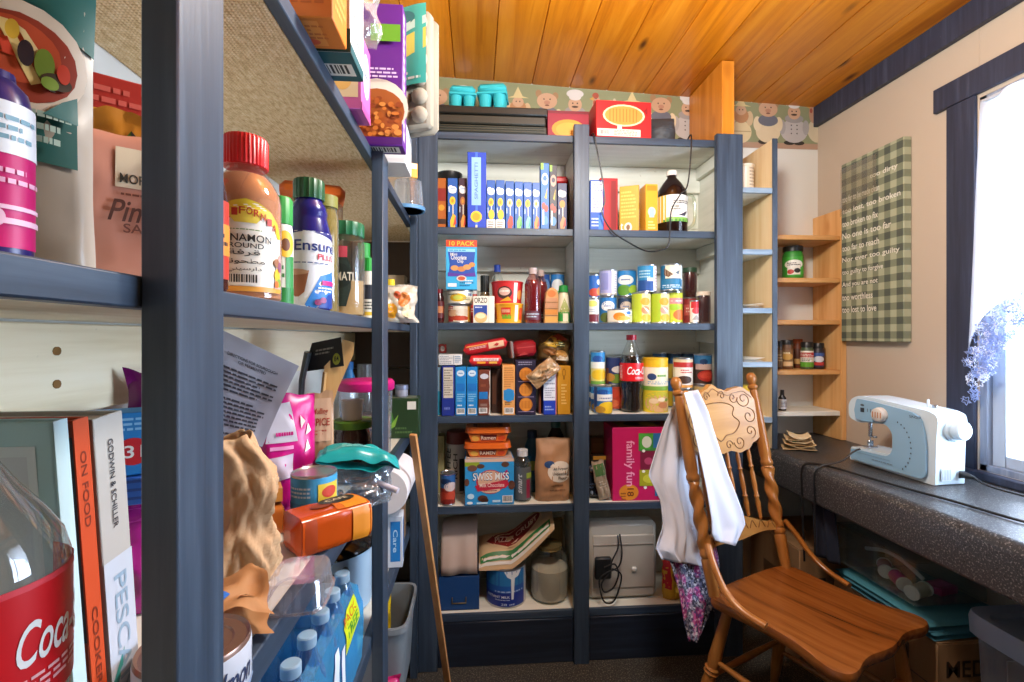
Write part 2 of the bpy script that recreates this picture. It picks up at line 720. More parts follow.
def ceiling_mat():
    t = NT('varnished_pine_planks')
    c = t.n('TexCoord')
    sx = t.n('SeparateXYZ')
    t.l(c.outputs['Object'], sx.inputs[0])
    m1 = t.n('Math', operation='ADD'); m1.inputs[1].default_value = .091 + .168 * 20
    t.l(sx.outputs[0], m1.inputs[0])
    m2 = t.n('Math', operation='DIVIDE'); m2.inputs[1].default_value = .168
    t.l(m1.outputs[0], m2.inputs[0])
    fl = t.n('Math', operation='FLOOR'); t.l(m2.outputs[0], fl.inputs[0])
    wn = t.n('TexWhiteNoise', noise_dimensions='1D'); t.l(fl.outputs[0], wn.inputs['W'])
    off = t.n('VectorMath', operation='MULTIPLY_ADD')
    cb = t.n('CombineXYZ'); t.l(fl.outputs[0], cb.inputs[1]); t.l(fl.outputs[0], cb.inputs[2])
    t.l(cb.outputs[0], off.inputs[0]); off.inputs[1].default_value = (0, 3.7, 1.9)
    t.l(c.outputs['Object'], off.inputs[2])
    mp = t.n('Mapping'); mp.inputs['Scale'].default_value = (26, 1.6, 26); t.l(off.outputs[0], mp.inputs[0])
    g = t.noise(mp.outputs[0], 1.0, 5, .6, .8)
    col = t.ramp(g, [(.25, '#ad5c0a'), (.5, '#d27e14'), (.75, '#e39526')])
    mp2 = t.n('Mapping'); mp2.inputs['Scale'].default_value = (7.5, 2.6, 7.5); t.l(off.outputs[0], mp2.inputs[0])
    v = t.n('TexVoronoi', Scale=1.0); t.l(mp2.outputs[0], v.inputs['Vector'])
    kn = t.ramp(v.outputs['Distance'], [(.03, (1, 1, 1, 1)), (.13, (0, 0, 0, 1))])
    col = t.mix(kn, col, '#5e2c08')
    mr = t.n('MapRange'); mr.inputs[3].default_value = .78; mr.inputs[4].default_value = 1.12
    t.l(wn.outputs[0], mr.inputs[0])
    gc = t.n('CombineColor')
    for i in range(3): t.l(mr.outputs[0], gc.inputs[i])
    t.base(t.mix(1.0, col, gc.outputs[0], 'MULTIPLY'))
    t.set(Roughness=.28)
    t.bump(g, .08, .002)
    return t.m
PLANK = ceiling_mat()

def speck(name, base, dots, scale, th, rough, bmp):
    t = NT(name)
    nz = t.noise(t.coord(), scale, 2, .7)
    f = t.ramp(nz, [(th, (0, 0, 0, 1)), (th + .08, (1, 1, 1, 1))])
    col = t.mix(f, base, dots)
    n2 = t.noise(t.coord(), scale * .6, 2, .6)
    col = t.mix(t.ramp(n2, [(.62, (0, 0, 0, 1)), (.68, (1, 1, 1, 1))]), col, '#141516')
    t.base(col)
    t.set(Roughness=rough)
    t.bump(nz, bmp, .003)
    return t.m
COUNTER = speck('speckled_stone_finish', '#303134', '#7c7b78', 210, .56, .33, .25)
CARPET = speck('speckled_carpet', '#2f2d28', '#6b6557', 190, .55, .95, .8)

def wall_mat(name, base, v=.03):
    t = NT(name)
    nz = t.noise(t.coord(), 3, 4, .6)
    t.base(t.ramp(nz, [(.3, base), (.7, base)]))
    t.bump(t.noise(t.coord(), 120, 3), .12, .002)
    t.set(Roughness=.75)
    return t.m
WALLR = wall_mat('beige_wall_paint', '#bfaf9c')
WALLW = wall_mat('white_wall_paint', '#dcdbd4')

OAK = wood('oak', '#4a2910', '#80491d', '#935a28', 1, 1.5, rough=.26, knots=False, bumpy=.12)
OAKZ = wood('oak_turned', '#7c4a1c', '#9c6229', '#b0763a', 2, .9, rough=.3, knots=False, bumpy=.1)
OAKL = wood('oak_pressed', '#9c6c34', '#b48244', '#c49655', 0, .9, rough=.33, knots=False, bumpy=.1)
OAKD = K('#6d3f16', .45)

# ================================================================ room shell
CEILZ = lambda x: 2.352 - .042 * x
XR, XL, YB = 1.57, -.525, 2.10
fl = MB(); fl.box(-.7, 1.75, -1.4, 2.25, -.06, 0, CARPET, .001)
struct(fl.build('floor'))
cm = MB()
x = -.091 - .168 * 3
while x < 1.75:
    a, b = x + .0022, x + .168 - .0022
    z0, z1 = CEILZ(a), CEILZ(b)
    cm.add([(a, -1.4, z0), (b, -1.4, z1), (b, 2.2, z1), (a, 2.2, z0),
            (a - .0022, -1.4, z0 + .006), (b + .0022, -1.4, z1 + .006), (b + .0022, 2.2, z1 + .006), (a - .0022, 2.2, z0 + .006)],
           [[0, 3, 2, 1], [0, 4, 7, 3], [1, 2, 6, 5], [0, 1, 5, 4], [3, 7, 6, 2]], PLANK)
    x += .168
cm.add([(-.7, -1.4, 2.39), (1.75, -1.4, 2.30), (1.75, 2.2, 2.30), (-.7, 2.2, 2.39), (-.7, -1.4, 2.45), (1.75, -1.4, 2.42), (1.75, 2.2, 2.42), (-.7, 2.2, 2.45)],
       [[0, 3, 2, 1], [4, 5, 6, 7], [0, 1, 5, 4], [2, 3, 7, 6], [1, 2, 6, 5], [0, 4, 7, 3]], K('#4a2708', .6))
struct(cm.build('ceiling'))
wb = MB(); wb.box(-.7, 1.75, YB, YB + .12, 0, 2.44, WALLW, .001)
struct(wb.build('wall_back'))
wl = MB(); wl.box(-.65, XL, -1.4, YB, 0, 2.44, WALLW, .001)
struct(wl.build('wall_left'))
wf = MB(); wf.box(-.65, 1.69, -1.5, -1.4, 0, 2.44, wall_mat('light_damping_wall_paint', '#6a5a48'), .001)  # unseen rear wall, added and darkened to keep light off the near post
struct(wf.build('wall_front_unseen'))
WY0, WY1, WZ0, WZ1 = .42, 1.388, .815, 1.977
wr = MB()
wr.box(XR, 1.69, -1.4, WY0, 0, 2.44, WALLR, .001)
wr.box(XR, 1.69, WY1, YB, 0, 2.44, WALLR, .001)
wr.box(XR, 1.69, WY0, WY1, 0, WZ0, WALLR, .001)
wr.box(XR, 1.69, WY0, WY1, WZ1, 2.44, WALLR, .001)
struct(wr.build('wall_right'))
tr = MB(); tr.box(XR - .022, XR, -1.4, YB, 2.195, CEILZ(XR) + .001, CASING, .002)
struct(tr.build('trim_1'))

# wallpaper border along the top of the back wall
bd = MB()
BY = YB - .0012
bd.add([(XL, BY, 2.092), (XR - .001, BY, 2.092), (XR - .001, BY, CEILZ(XR) - .001), (XL, BY, CEILZ(XL) - .001)], [[0, 1, 2, 3]], '#8f9370')
SB = lambda a, b, l: (a, BY - l, b)
bd.deco(SB, [('r', XL, 2.092, XR - .001, 2.118, '#b08f78')], lift=.0003)

def fig(kind, x, z=2.112, s=1.13):
    skin, dk = '#c9a284', '#4a4238'
    q = lambda dx, dz, rx, rz, c: ('e', x + dx * s, z + dz * s, rx * s, rz * s, c)
    it = []
    if kind == 'pig':
        it += [q(-.02, .008, .022, .01, '#3a3530'), q(.02, .008, .022, .01, '#3a3530'), q(0, .05, .052, .046, '#d9c6a4'), q(-.045, .08, .017, .03, '#dccaa8'), q(.045, .08, .017, .03, '#dccaa8'),
               q(0, .095, .042, .024, '#6b6f7c'), q(-.033, .168, .012, .015, '#a5825f'), q(.033, .16, .012, .015, '#a5825f'), q(0, .14, .04, .031, skin),
               q(-.012, .147, .003, .003, dk), q(.012, .147, .003, .003, dk), q(0, .134, .012, .008, '#b98770'), q(0, .123, .009, .003, '#7a4f40')]
    elif kind == 'chef':
        it += [q(-.02, .007, .024, .009, '#332f2b'), q(.02, .007, .024, .009, '#332f2b'), q(0, .055, .058, .048, '#b9b3b0'), q(-.05, .07, .014, .03, '#a7a2a0'), q(.05, .07, .014, .03, '#a7a2a0'),
               q(0, .105, .04, .018, '#9b9694'), q(0, .13, .027, .028, skin), q(0, .172, .034, .017, '#d7d3cf'), q(0, .158, .024, .012, '#d7d3cf'),
               q(-.009, .135, .003, .003, dk), q(.009, .135, .003, .003, dk), q(0, .121, .013, .004, '#4a3a30')]
        it += [q(dx, dz, .003, .003, '#5b5654') for dx in (-.012, .012) for dz in (.045, .062, .078)]
    elif kind == 'hat':
        it += [q(0, .045, .044, .045, '#d8c49a'), q(-.036, .1, .015, .03, '#cbb08a'), q(.036, .1, .015, .03, '#cbb08a'), q(0, .11, .032, .03, '#b5845c'), q(0, .132, .022, .02, skin),
               ('p', [(x - .042 * s, z + .148 * s), (x + .042 * s, z + .148 * s), (x + .018 * s, z + .155 * s), (x, z + .192 * s), (x - .018 * s, z + .155 * s)], '#d4c28f'),
               q(-.007, .134, .0025, .003, dk), q(.007, .134, .0025, .003, dk)]
        it += [('r', x - .04 * s, z + .045 * s, x + .04 * s, z + .049 * s, '#b59f76')]
    else:
        it += [q(0, .06, .045, .05, '#cdbfa2'), q(.034, .12, .02, .034, '#b79a80'), q(.05, .13, .01, .03, '#c9b79a'), q(-.022, .13, .017, .04, '#bd9277'), q(-.026, .168, .013, .012, '#a8533f'),
               ('p', [(x - .05 * s, z + .155 * s), (x - .034 * s, z + .163 * s), (x - .034 * s, z + .147 * s)], '#c79a4d'), q(-.024, .157, .0025, .0025, dk), q(-.03, .14, .006, .01, '#a8533f')]
    return it
for kd, u in (('pig', 437), ('chef', 463), ('rooster', 490), ('hat', 518), ('pig', 547), ('chef', 575), ('rooster', 602), ('hat', 632), ('pig', 661), ('chef', 688), ('rooster', 714), ('hat', 741), ('pig', 768), ('chef', 794), ('rooster', 818)):
    bd.deco(SB, fig(kd, PX(u, BY)), lift=.0005, step=.00006)
struct(bd.build('trim_2'))

# window: casing, sash, panes
wn = MB()
c1 = WY1 + .096
wn.box(XR - .012, XR, WY1 + .004, c1, .79, WZ1 + .012, CASING, .002)
wn.box(XR - .02, XR, WY0 - .106, WY0 - .002, .79, WZ1 + .012, CASING, .002)
wn.box(XR - .016, XR, WY0 - .155, WY1 + .138, WZ1 + .012, WZ1 + .093, CASING, .002)
wn.box(XR - .03, XR + .001, WY0 - .106, c1, .7905, WZ0, CASING, .003)
for (y0, y1, z0, z1) in ((WY1 - .022, WY1, WZ0, WZ1), (WY0, WY0 + .022, WZ0, WZ1), (WY0, WY1, WZ1 - .022, WZ1), (WY0, WY1, WZ0, WZ0 + .02)):
    wn.box(XR + .001, 1.63, y0, y1, z0, z1, painted('pale_reveal', '#8b95a6', '#727d90', '#a5aebd'), .001)
wfr = struct(wn.build('window_1'))
sh = MB()
ym = (WY0 + WY1) / 2
for (y0, y1, z0, z1) in ((WY1 - .06, WY1 - .022, WZ0 + .02, WZ1 - .022), (WY0 + .022, WY0 + .06, WZ0 + .02, WZ1 - .022), (WY0 + .06, WY1 - .06, WZ1 - .06, WZ1 - .022), (WY0 + .06, WY1 - .06, WZ0 + .02, WZ0 + .055), (1.20, 1.225, WZ0 + .055, WZ1 - .06), (.62, .645, WZ0 + .055, WZ1 - .06)):
    sh.box(1.588, 1.612, y0, y1, z0, z1, K('#aab3bf', .5), .002)
sh.build('window_sash', wfr)
gl = MB(); gl.box(1.598, 1.602, WY0 + .05, WY1 - .05, WZ0 + .04, WZ1 - .04, clear('#f4f8ff', .02, .02, .12, 0), .0005)
gl.build('window_pane', wfr)

# ================================================================ left shelving unit
LX, PXL = -.2377, -.2117
LU = thing('shelving_unit', 'tall blue painted open shelving along the left wall, its posts nearest the camera', 'shelving unit', (-.38, 1.0, 0))
LU_O = Vector((-.38, 1.0, 0))

def lbuild(mb, name):
    return mb.build(name, LU, -LU_O)
for (y0, y1, zt) in ((.359, .422, 1.66), (1.115, 1.178, 1.655), (1.748, 1.796, 2.02)):
    p = MB(); p.box(LX + .0002, PXL, y0, y1, 0, zt, BLUE, .0015)
    lbuild(p, 'post')
LSZ = {1: 1.66, 2: 1.2725, 3: .885, 4: .545, 5: .16}
for k, (zt, th, under) in {1: (1.66, .024, BURLAP), 2: (1.2725, .022, CREAM), 3: (.885, .024, CREAM), 4: (.545, .022, WHITEY), 5: (.16, .022, WHITEY)}.items():
    b = MB()
    b.box(XL + .001, LX - .019, -.3, 2.06, zt - th + .003, zt, WHITEY, .001)
    b.box(XL + .001, LX - .019, -.3, 2.06, zt - th, zt - th + .0028, under, .001)
    b.box(LX - .0188, LX, -.3, 1.80, zt - (th if k < 3 else .036), zt + .001, BLUEY, .0015)
    lbuild(b, 'shelf')
for zt in (1.248, .858, .52):
    b = MB(); b.box(XL + .0005, XL + .019, -.3, 2.06, zt - .115, zt - .001, CREAM, .002)
    b2 = lbuild(b, 'cleat')
    if zt > 1:
        for y in (.165, .62, 1.1):
            for dz in (.035, .075):
                s = MB()
                s.lathe([(.0055, 0), (.0055, .0015), (.0001, .0018)], K('#8c6a3c', .4, .6), 10, Matrix.Translation((XL + .019, y, zt - dz)) @ Matrix.Rotation(PI / 2, 4, 'Y'))
                s.build('screw', b2)
ep = MB()
for i in range(9):
    z = .02 + i * .18
    ep.box(XL + .002, LX - .02, 2.062, 2.082, z, min(z + .177, 1.632), K('#4b3a2c', .6), .002)  # brown boards, shade on the end wall put into their dark colour
lbuild(ep, 'shade_toned_end_panel')

# ================================================================ back shelving unit
UY0, UY1 = 1.80, 2.07
BU = thing('shelving_unit', 'blue painted pantry shelving filling the back wall with two wide bays', 'shelving unit', (.4, 1.93, 0))
BO = -Vector((.4, 1.93, 0))
POSTX = ((-.2115, -.141, 2.03), (.367, .425, 2.03), (.9216, 1.0266, 2.012))
for a, b, zt in POSTX:
    p = MB(); p.box(a, b, UY0 - .022, UY0, 0.0, zt, BLUE, .002); p.build('post', BU, BO)
for a, b in ((-.2115, -.19), (.385, .405), (.985, 1.0266)):
    p = MB(); p.box(a, b, UY0 + .0005, UY1 - .001, 0, 1.993, WHITEY, .001); p.build('side_panel', BU, BO)
BZ = {1: 1.994, 2: 1.639, 3: 1.282, 4: .933, 5: .594, 6: .193}
for k, zt in BZ.items():
    for xa, xb in ((-.189, .3845), (.4055, .9845)):
        b = MB()
        b.box(xa, xb, UY0 + .014, UY1 - .001, zt - .02, zt, WHITEX if k > 1 else BLUEX, .001)
        b.box(xa, xb, UY0 + .014, UY1 - .001, zt - .023, zt - .0202, WHITEX, .0005)
        b.box(xa, xb, UY0 + .0003, UY0 + .0138, zt - .025, zt + .001, BLUEX, .0012)
        b.build('shelf', BU, BO)
        if k < 6:
            n = MB(); n.box(xa, xb, UY1 - .022, UY1 - .0012, zt - .13, zt - .0235, WHITEX, .002)
            n.build('cleat', BU, BO)
        if k < 6 and xa > 0:
            n = MB(); n.box(xb - .02, xb - .0005, UY0 + .03, UY1 - .024, zt - .075, zt - .0235, WHITEY, .002)
            n.build('cleat', BU, BO)
bp = MB()
for i in range(7):
    bp.box(-.2115, 1.0266, UY1, UY1 + .018, .0 + i * .285, min(.0 + i * .285 + .2835, 1.992), WHITEX, .0015)
bp.build('back_panel', BU, BO)
kb = MB()
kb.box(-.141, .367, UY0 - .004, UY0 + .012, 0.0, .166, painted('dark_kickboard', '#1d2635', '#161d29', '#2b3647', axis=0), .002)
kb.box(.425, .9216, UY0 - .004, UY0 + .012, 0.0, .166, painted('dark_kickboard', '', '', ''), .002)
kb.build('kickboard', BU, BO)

# narrow open bay at the right of the back unit
NB = thing('narrow_shelf', 'narrow bay of pine shelves with blue edges at the right end of the back shelving', 'shelf', (1.1, 1.93, 0))
NO = -Vector((1.1, 1.93, 0))
sb = MB()
sb.box(1.157, 1.175, UY0, UY1, .792, 2.005, PALE, .001)
sb.box(1.156, 1.1765, UY0 - .006, UY0 - .0002, .792, 2.007, BLUE, .001)
sb.build('side_board', NB, NO)
bk = MB(); bk.box(1.0275, 1.1565, UY1, UY1 + .015, .792, 2.0, PALE, .001); bk.build('back_board', NB, NO)
for zt in (1.813, 1.572, 1.343, 1.132, .915):
    b = MB()
    b.box(1.0275, 1.1565, UY0 + .01, UY1 - .001, zt - .018, zt, WHITEX, .001)
    b.box(1.0275, 1.1565, UY0 - .004, UY0 + .0098, zt - .02, zt + .0005, painted('pale_blue_edge', '#8aa0b4', '#6f879d', '#b5c2cc', axis=0), .001)
    b.build('shelf', NB, NO)

# pine board standing on top of the back unit
b = MB(); b.box(.955, 1.005, UY0 + .002, UY1 + .02, 1.9955, CEILZ(.98) - .004, PINEX and wood('amber_board', '#b5691a', '#cc8026', '#da9440', 2, 1.0, rough=.35), .0015)
tag(b.build('upright_board'), 'amber varnished pine board standing upright between shelf top and ceiling', 'board')

# corner shelf over the counter
CSH = thing('corner_shelf', 'unpainted pine corner shelf standing on the counter against the back wall', 'shelf', (1.36, 2.0, .792))
CO = -Vector((1.36, 2.0, .792))
p = MB(); p.box(1.545, 1.5685, 1.925, YB - .001, .7915, 1.775, PINE, .0015); p.build('side_panel', CSH, CO)
for zt, mt in ((1.661, PINEX), (1.48, PINEX), (1.302, PINEX), (1.09, PINEX), (.915, WHITEX)):
    b = MB(); b.box(1.178, 1.5445, 1.93, YB - .001, zt - .02, zt, mt, .002); b.build('shelf', CSH, CO)

# ================================================================ counter
def rounded_bar(y0, y1, x0, x1, zb, zt, r, m):
    mb = MB()
    prof = [(x1, zb), (x1, zt)]
    for i in range(9):
        a = PI / 2 + PI / 2 * i / 8
        prof.append((x0 + r + r * cos(a), zt - r + r * sin(a)))
    for i in range(5):
        a = PI + PI / 2 * i / 4
        prof.append((x0 + .012 + .012 * cos(a), zb + .012 + .012 * sin(a)))
    n = len(prof)
    mb.add([(x, y0, z) for x, z in prof] + [(x, y1, z) for x, z in prof], [[i, (i + 1) % n, n + (i + 1) % n, n + i] for i in range(n)] + [list(range(n))[::-1], [n + i for i in range(n)]], m, True)
    return mb
ctr = rounded_bar(-.9, YB - .002, 1.143, XR - .002, .662, .79, .028, COUNTER)
o = thing('countertop', '', '', (1.36, .6, .79))
ctr.build('slab', o, -Vector((1.36, .6, .79)))
wr_ = MB(); wr_.box(XR - .045, XR - .003, -.85, 2.05, .60, .6615, CASING, .002)
wr_.build('wall_rail', o, -Vector((1.36, .6, .79)))
tag(o, 'black speckled stone-look countertop running under the window along the right wall', 'countertop')

# ================================================================ camera and light
cam = bpy.data.cameras.new('camera')
cam.sensor_width = 36
cam.lens = F / 1024 * 36
cam.shift_y = -4 / 1024
cam.clip_start = .02
co = bpy.data.objects.new('camera', cam)
COL.objects.link(co)
co.location = (0, 0, CZ)
co.rotation_euler = (PI / 2, 0, -YAW)
SC.camera = co
w = bpy.data.worlds.new('sky')
SC.world = w
w.use_nodes = True
bg = w.node_tree.nodes['Background']
bg.inputs[0].default_value = (.80, .90, 1.0, 1)
bg.inputs[1].default_value = 5.0

def lamp(kind, name, loc, rot, e, col, **kw):
    l = bpy.data.lights.new(name, kind)
    l.energy = e
    l.color = col
    for k, v in kw.items():
        setattr(l, k, v)
    o = bpy.data.objects.new(name, l)
    COL.objects.link(o)
    o.location = loc
    o.rotation_euler = rot
    return o
lamp('POINT', 'added_fill_lamp', (.42, .86, 2.02), (0, 0, 0), 46, (1, .97, .92), shadow_soft_size=.10)  # unseen fill lamp, added to brighten the back shelves and ceiling
lamp('AREA', 'window_daylight', (1.80, .95, 1.30), (0, math.radians(90), 0), 42, (.78, .9, 1.0), shape='RECTANGLE', size=1.1, size_y=.95)
vs = SC.view_settings
vs.view_transform = 'Standard'
vs.look = 'None'
vs.gamma = 1
vs.use_curve_mapping = False
vs.exposure = 0.42
# ================================================================ things on the back shelving
def bs(u0, u1, vt, k, Y, vb=None):
    um = (u0 + u1) / 2
    x0, x1 = PX(u0, Y), PX(u1, Y)
    z0 = (BZ[k] + .0012) if vb is None else PZ(um, vb, Y)
    return (x0 + x1) / 2, x1 - x0, PZ(um, vt, Y) - z0, z0

def bbox(name, label, cat, u0, u1, vt, k, Y, d, base, prints, z0=None, group=None, rz=0, ry=0, rx=0, **kw):
    x, w, h, zb = bs(u0, u1, vt, k, Y)
    if z0 is not None:
        h = h + zb - z0
        zb = z0
    return carton(name, label, cat, w - .0008, d, h, base, prints, (x, Y + d / 2, zb), rz, group, rx, ry, **kw), zb + h

def bcan(label, u0, u1, vt, k, Y, base, prints, z0=None, group=None, rz=0, **kw):
    x, w, h, zb = bs(u0, u1, vt, k, Y)
    if z0 is not None:
        h = h + zb - z0
        zb = z0
    r = w / 2 - .0004
    t = can(label, r, h, base, prints, (x, Y + r, zb), group, rz, **kw)
    return zb + h

W_, BK = '#efefea', '#1d1d1f'
# ---------------------------------------------------------------- top of the unit
GT = 'things on top of the back shelves'
zt = BZ[1] + .0012
x, w, h, _ = bs(437, 547, 106, 1, 1.80)
cs = thing('storage_case', 'long flat black ridged plastic case lying on top of the back shelves', 'case', (x, 1.93, zt))
mb = MB()
mb.box(-w / 2, w / 2, -.125, .125, 0, .032, K('#26261f', .5), .004)
mb.box(-w / 2 + .004, w / 2 - .004, -.128, .12, .034, .068, K('#2c2c25', .45), .005)
for i in range(3):
    mb.box(-w / 2 + .002, w / 2 - .01, -.1295, -.12, .006 + i * .009, .009 + i * .009, K('#4b4a3c', .5), .001)
mb.build('tray', cs)
mb = MB(); mb.box(-w / 2 - .002, w / 2 + .004, -.129, .125, .07, h, K('#191a17', .4), .005); mb.build('lid', cs)

def egg_carton(label, u0, u1, vt, Y, z0, lid_open, rz, name='egg_carton'):
    x, w, h, _ = bs(u0, u1, vt, 1, Y)
    h = PZ((u0 + u1) / 2, vt, Y) - z0
    t = thing(name, label, 'egg carton', (x, Y + .05, z0), rz, 'turquoise egg cartons on the black case')
    tq = K('#2fb3bd', .7, 0, .08)
    mb = MB()
    n = 2
    for i in range(n):
        for j in range(2):
            cx = -w / 2 + w * (i + .5) / n
            mb.lathe([(w / n * .30, 0), (w / n * .36, .006), (w / n * .46, h * .62), (w / n * .5, h * .66), (w / n * .42, h * .64)], tq, 12, Matrix.Translation((cx, -.024 + j * .048, 0)))
    mb.box(-w / 2 - .003, w / 2 + .003, -.052, .052, h * .62, h * .70, tq, .002)
    mb.build('cup_tray', t)
    l = MB()
    if lid_open:
        l.grid(lambda a, b: (-w / 2 + w * a, .052 - .03 * b, h * .7 + h * .3 * sin(b * PI / 2) * (1 - .2 * abs(2 * a - 1) ** 4)), 10, 4, tq)
    else:
        l.box(-w / 2, w / 2, -.05, .05, h * .705, h, tq, .012)
    l.build('lid', t)
egg_carton('turquoise egg carton with two cups showing, left one on the black case', 449, 475, 84, 1.85, zt + h + .001, False, .05)
egg_carton('turquoise egg carton with closed lid, right one on the black case', 479, 508, 82, 1.85, zt + h + .001, False, -.16)

def windowbox(mb, w, h, pic, bar):
    S = planes(w, .1, h)['F']
o, _ = bbox('cracker_box', 'dark crimson box with golden oval window lying beside the black case', 'box', 547.5, 589, 111, 1, 1.835, .17, '#8e1430',
     {'F': [('e', .5, .36, .40, .34, '#c98a2c'), ('r', .08, -.0, .92, .06, '#8e1430'), ('e', .5, .34, .3, .25, '#d79b3b'), ('r', 0, .9, 1, 1, '#6d0d22')], 'T': [('r', .1, .1, .9, .9, '#a51a3a')]})
o, _ = bbox('cracker_box', 'bright red box with cream-edged oval window and barcode strip on the shelf top', 'box', 595, 651, 101, 1, 1.803, .2, '#c81a20',
     {'F': [('e', .5, .60, .38, .30, '#f0d9a8'), ('e', .5, .60, .345, .26, '#c98d3e')] + [('r', .24 + i * .06, .42, .255 + i * .06, .78, '#a86d28') for i in range(9)] +
      [('r', .02, .02, .8, .22, '#ddd3c4'), ('b', .04, .03, .26, .2), ('l', .32, .04, .74, .2, 4, '#7d6f62'), ('p', [(.86, .75), (.93, .6), (.93, .86)], '#8e1015'), ('r', .38, .2, .46, .32, '#e7d8c4')]}, rz=.03)
pouch('storage_bag', 'charcoal grey soft case slumped beside the red box on the shelf top', 'bag', .12, .14, .12, K('#3a4046', .6), [('r', .05, .45, .95, .47, '#555c63')],
      (PX(665, 1.84), 1.90, zt), -.1, crump=.003, seal=.02, seed=4)

# black power cord looped over the right bay
cd = [(593.5, 138, 1.792), (597, 150, 1.787), (600, 165, 1.785), (605, 199, 1.785), (602, 213, 1.785), (612, 231, 1.785), (628, 242, 1.785), (646, 251, 1.787), (661, 250, 1.787), (669, 243, 1.787), (671, 212, 1.787), (680, 195, 1.785), (688, 183, 1.785), (692, 148, 1.79)]
pts = [Vector((PX(u, Y), Y, PZ(u, v, Y))) for u, v, Y in cd]
pts = [Vector((pts[0].x, 1.86, zt + .003)), Vector((pts[0].x, 1.795, zt + .008))] + pts[1:-1] + [Vector((pts[-1].x, 1.795, zt + .008)), Vector((pts[-1].x + .002, 1.85, zt + .003))]
mb = MB(); mb.tube(spline(pts, 7), .0028, K('#17181a', .4), 8)
tag(mb.build('electric_cable'), 'thin black cord hanging in a loop in front of the upper right bay', 'cord')

# ---------------------------------------------------------------- second shelf: boxed dinners
Z2 = BZ[2] + .0012
GB = 'boxed dinners on the upper left shelf'
def dinner(bg, swirl, noodle, foot='n', spoon='#d43a2f'):
    it = [('e', .32, .80, .26, .055, W_), ('e', .62, .78, .30, .055, W_), ('e', .5, .745, .40, .05, W_), ('l', .3, .77, .8, .81, 1, '#7aa5d8'),
          ('e', .5, .55, .30, .085, swirl), ('e', .5, .55, .14, .04, '#c98a1a'), ('r', .12, .33, .2, .44, '#cfe2f5'), ('r', .5, .26, .6, .48, '#e9e3d4')]
    if foot == 'w':
        it += [('r', 0, 0, 1, .2, '#e9e6da'), ('l', .12, .03, .8, .17, 3, '#5c5c5c'), ('e', .55, .3, .35, .1, noodle)]
    else:
        it += [('p', [(.3, .03), (.75, .03), (.85, .25), (.55, .3), (.25, .15)], noodle), ('p', [(.55, .05), (.9, .1), (.8, .26)], spoon)]
    return it
bl, dk = '#1c58a8', '#2b2552'
bbox('dinner_box', 'narrow orange and brown box at the far left end of the top left shelf', 'box', 437, 446, 178, 2, 1.84, .12, '#b3601c', {'F': [('r', 0, .55, 1, .8, '#8e1f16'), ('r', 0, .1, 1, .2, '#3a1f12'), ('e', .5, .42, .35, .06, '#d99a2c')]}, group=GB)
bbox('dinner_box', 'blue macaroni box between the orange box and the dark maroon one', 'box', 447.5, 457.5, 178, 2, 1.83, .12, bl, {'F': dinner(bl, '#eabf2e', '#e9b52c')}, group=GB)
bbox('dinner_box', 'dark maroon macaroni box just left of the tall spaghetti box', 'box', 458.5, 467, 178, 2, 1.838, .12, '#3c2036', {'F': dinner(dk, '#b06a3c', '#d9943a')}, group=GB)
bbox('spaghetti_box', 'tallest royal blue box with pale blue strip and round yellow seal', 'box', 467.3, 486.3, 152, 2, 1.812, .045, '#1240b8',
     {'F': [('r', .22, .3, .72, .93, '#8fbdf0'), ('t', 'SPAGHETTI', .36, .36, .58, .88, '#5b86c4', 90), ('r', .42, .0, .55, 1, '#3d6fd0'), ('r', .22, .3, .72, .93, '#8fbdf0'), ('t', 'SPAGHETTI', .38, .38, .56, .86, '#4f79bb', 90), ('e', .47, .15, .30, .075, '#f3c12a'), ('e', .47, .15, .2, .05, '#e39c17'), ('r', .43, .0, .53, .04, '#d9d0b0')]}, group=GB)
for (u0, u1, vt, sw, nd, ft, sp, lab) in (
    (486.6, 495.4, 180, '#eabf2e', '#efc02f', 'w', '', 'blue macaroni box with white foot, touching the tall spaghetti box on its right'),
    (495.8, 504.8, 180, '#efc83a', '#efc02f', 'w', '', 'blue macaroni box with white foot, second to the right of the tall spaghetti box'),
    (505.4, 514.2, 181, '#f2e3a8', '#d94634', 'n', '#d43a2f', 'blue macaroni box with pale swirl and red spoon, third right of the tall spaghetti box'),
    (514.5, 523.2, 181.5, '#efc22c', '#7fc06a', 'n', '#4aa552', 'blue macaroni box with green noodles, fourth right of the tall spaghetti box'),
    (523.5, 532.0, 182, '#efc22c', '#7cbfae', 'n', '#3f9aa0', 'blue macaroni box with teal noodles, fifth right of the tall spaghetti box'),
    (532.3, 540.2, 182.5, '#f2e3a8', '#e08a34', 'n', '#d43a2f', 'blue macaroni box with red spoon, just left of the taller blue box')):
    bbox('dinner_box', lab, 'box', u0, u1, vt, 2, 1.83, .12, bl, {'F': dinner(bl, sw, nd, ft, sp or '#d43a2f')}, group=GB)
tl = lambda bgc, wh: [('e', .5, .76, .38, .09, wh), ('e', .5, .77, .25, .04, bgc), ('r', 0, .9, .35, 1, '#7fae3c'), ('p', [(.45, .48), (.8, .64), (.7, .46)], '#c9a632'), ('e', .35, .36, .22, .05, '#d6442f'), ('e', .65, .32, .24, .05, '#c93a2a'), ('e', .5, .14, .4, .07, '#4a8ad0'), ('r', .2, .08, .4, .3, '#e6e2d8')]
bbox('dinner_box', 'taller bright blue box standing above the row of macaroni boxes', 'box', 540.6, 549.2, 163, 2, 1.825, .04, '#2268b8', {'F': tl('#2268b8', '#e3eddd')}, group=GB)
bbox('dinner_box', 'taller blackish box right beside the taller bright blue one', 'box', 549.5, 557.2, 165, 2, 1.832, .04, '#231f30', {'F': tl('#35304a', '#c79a8a')}, group=GB)
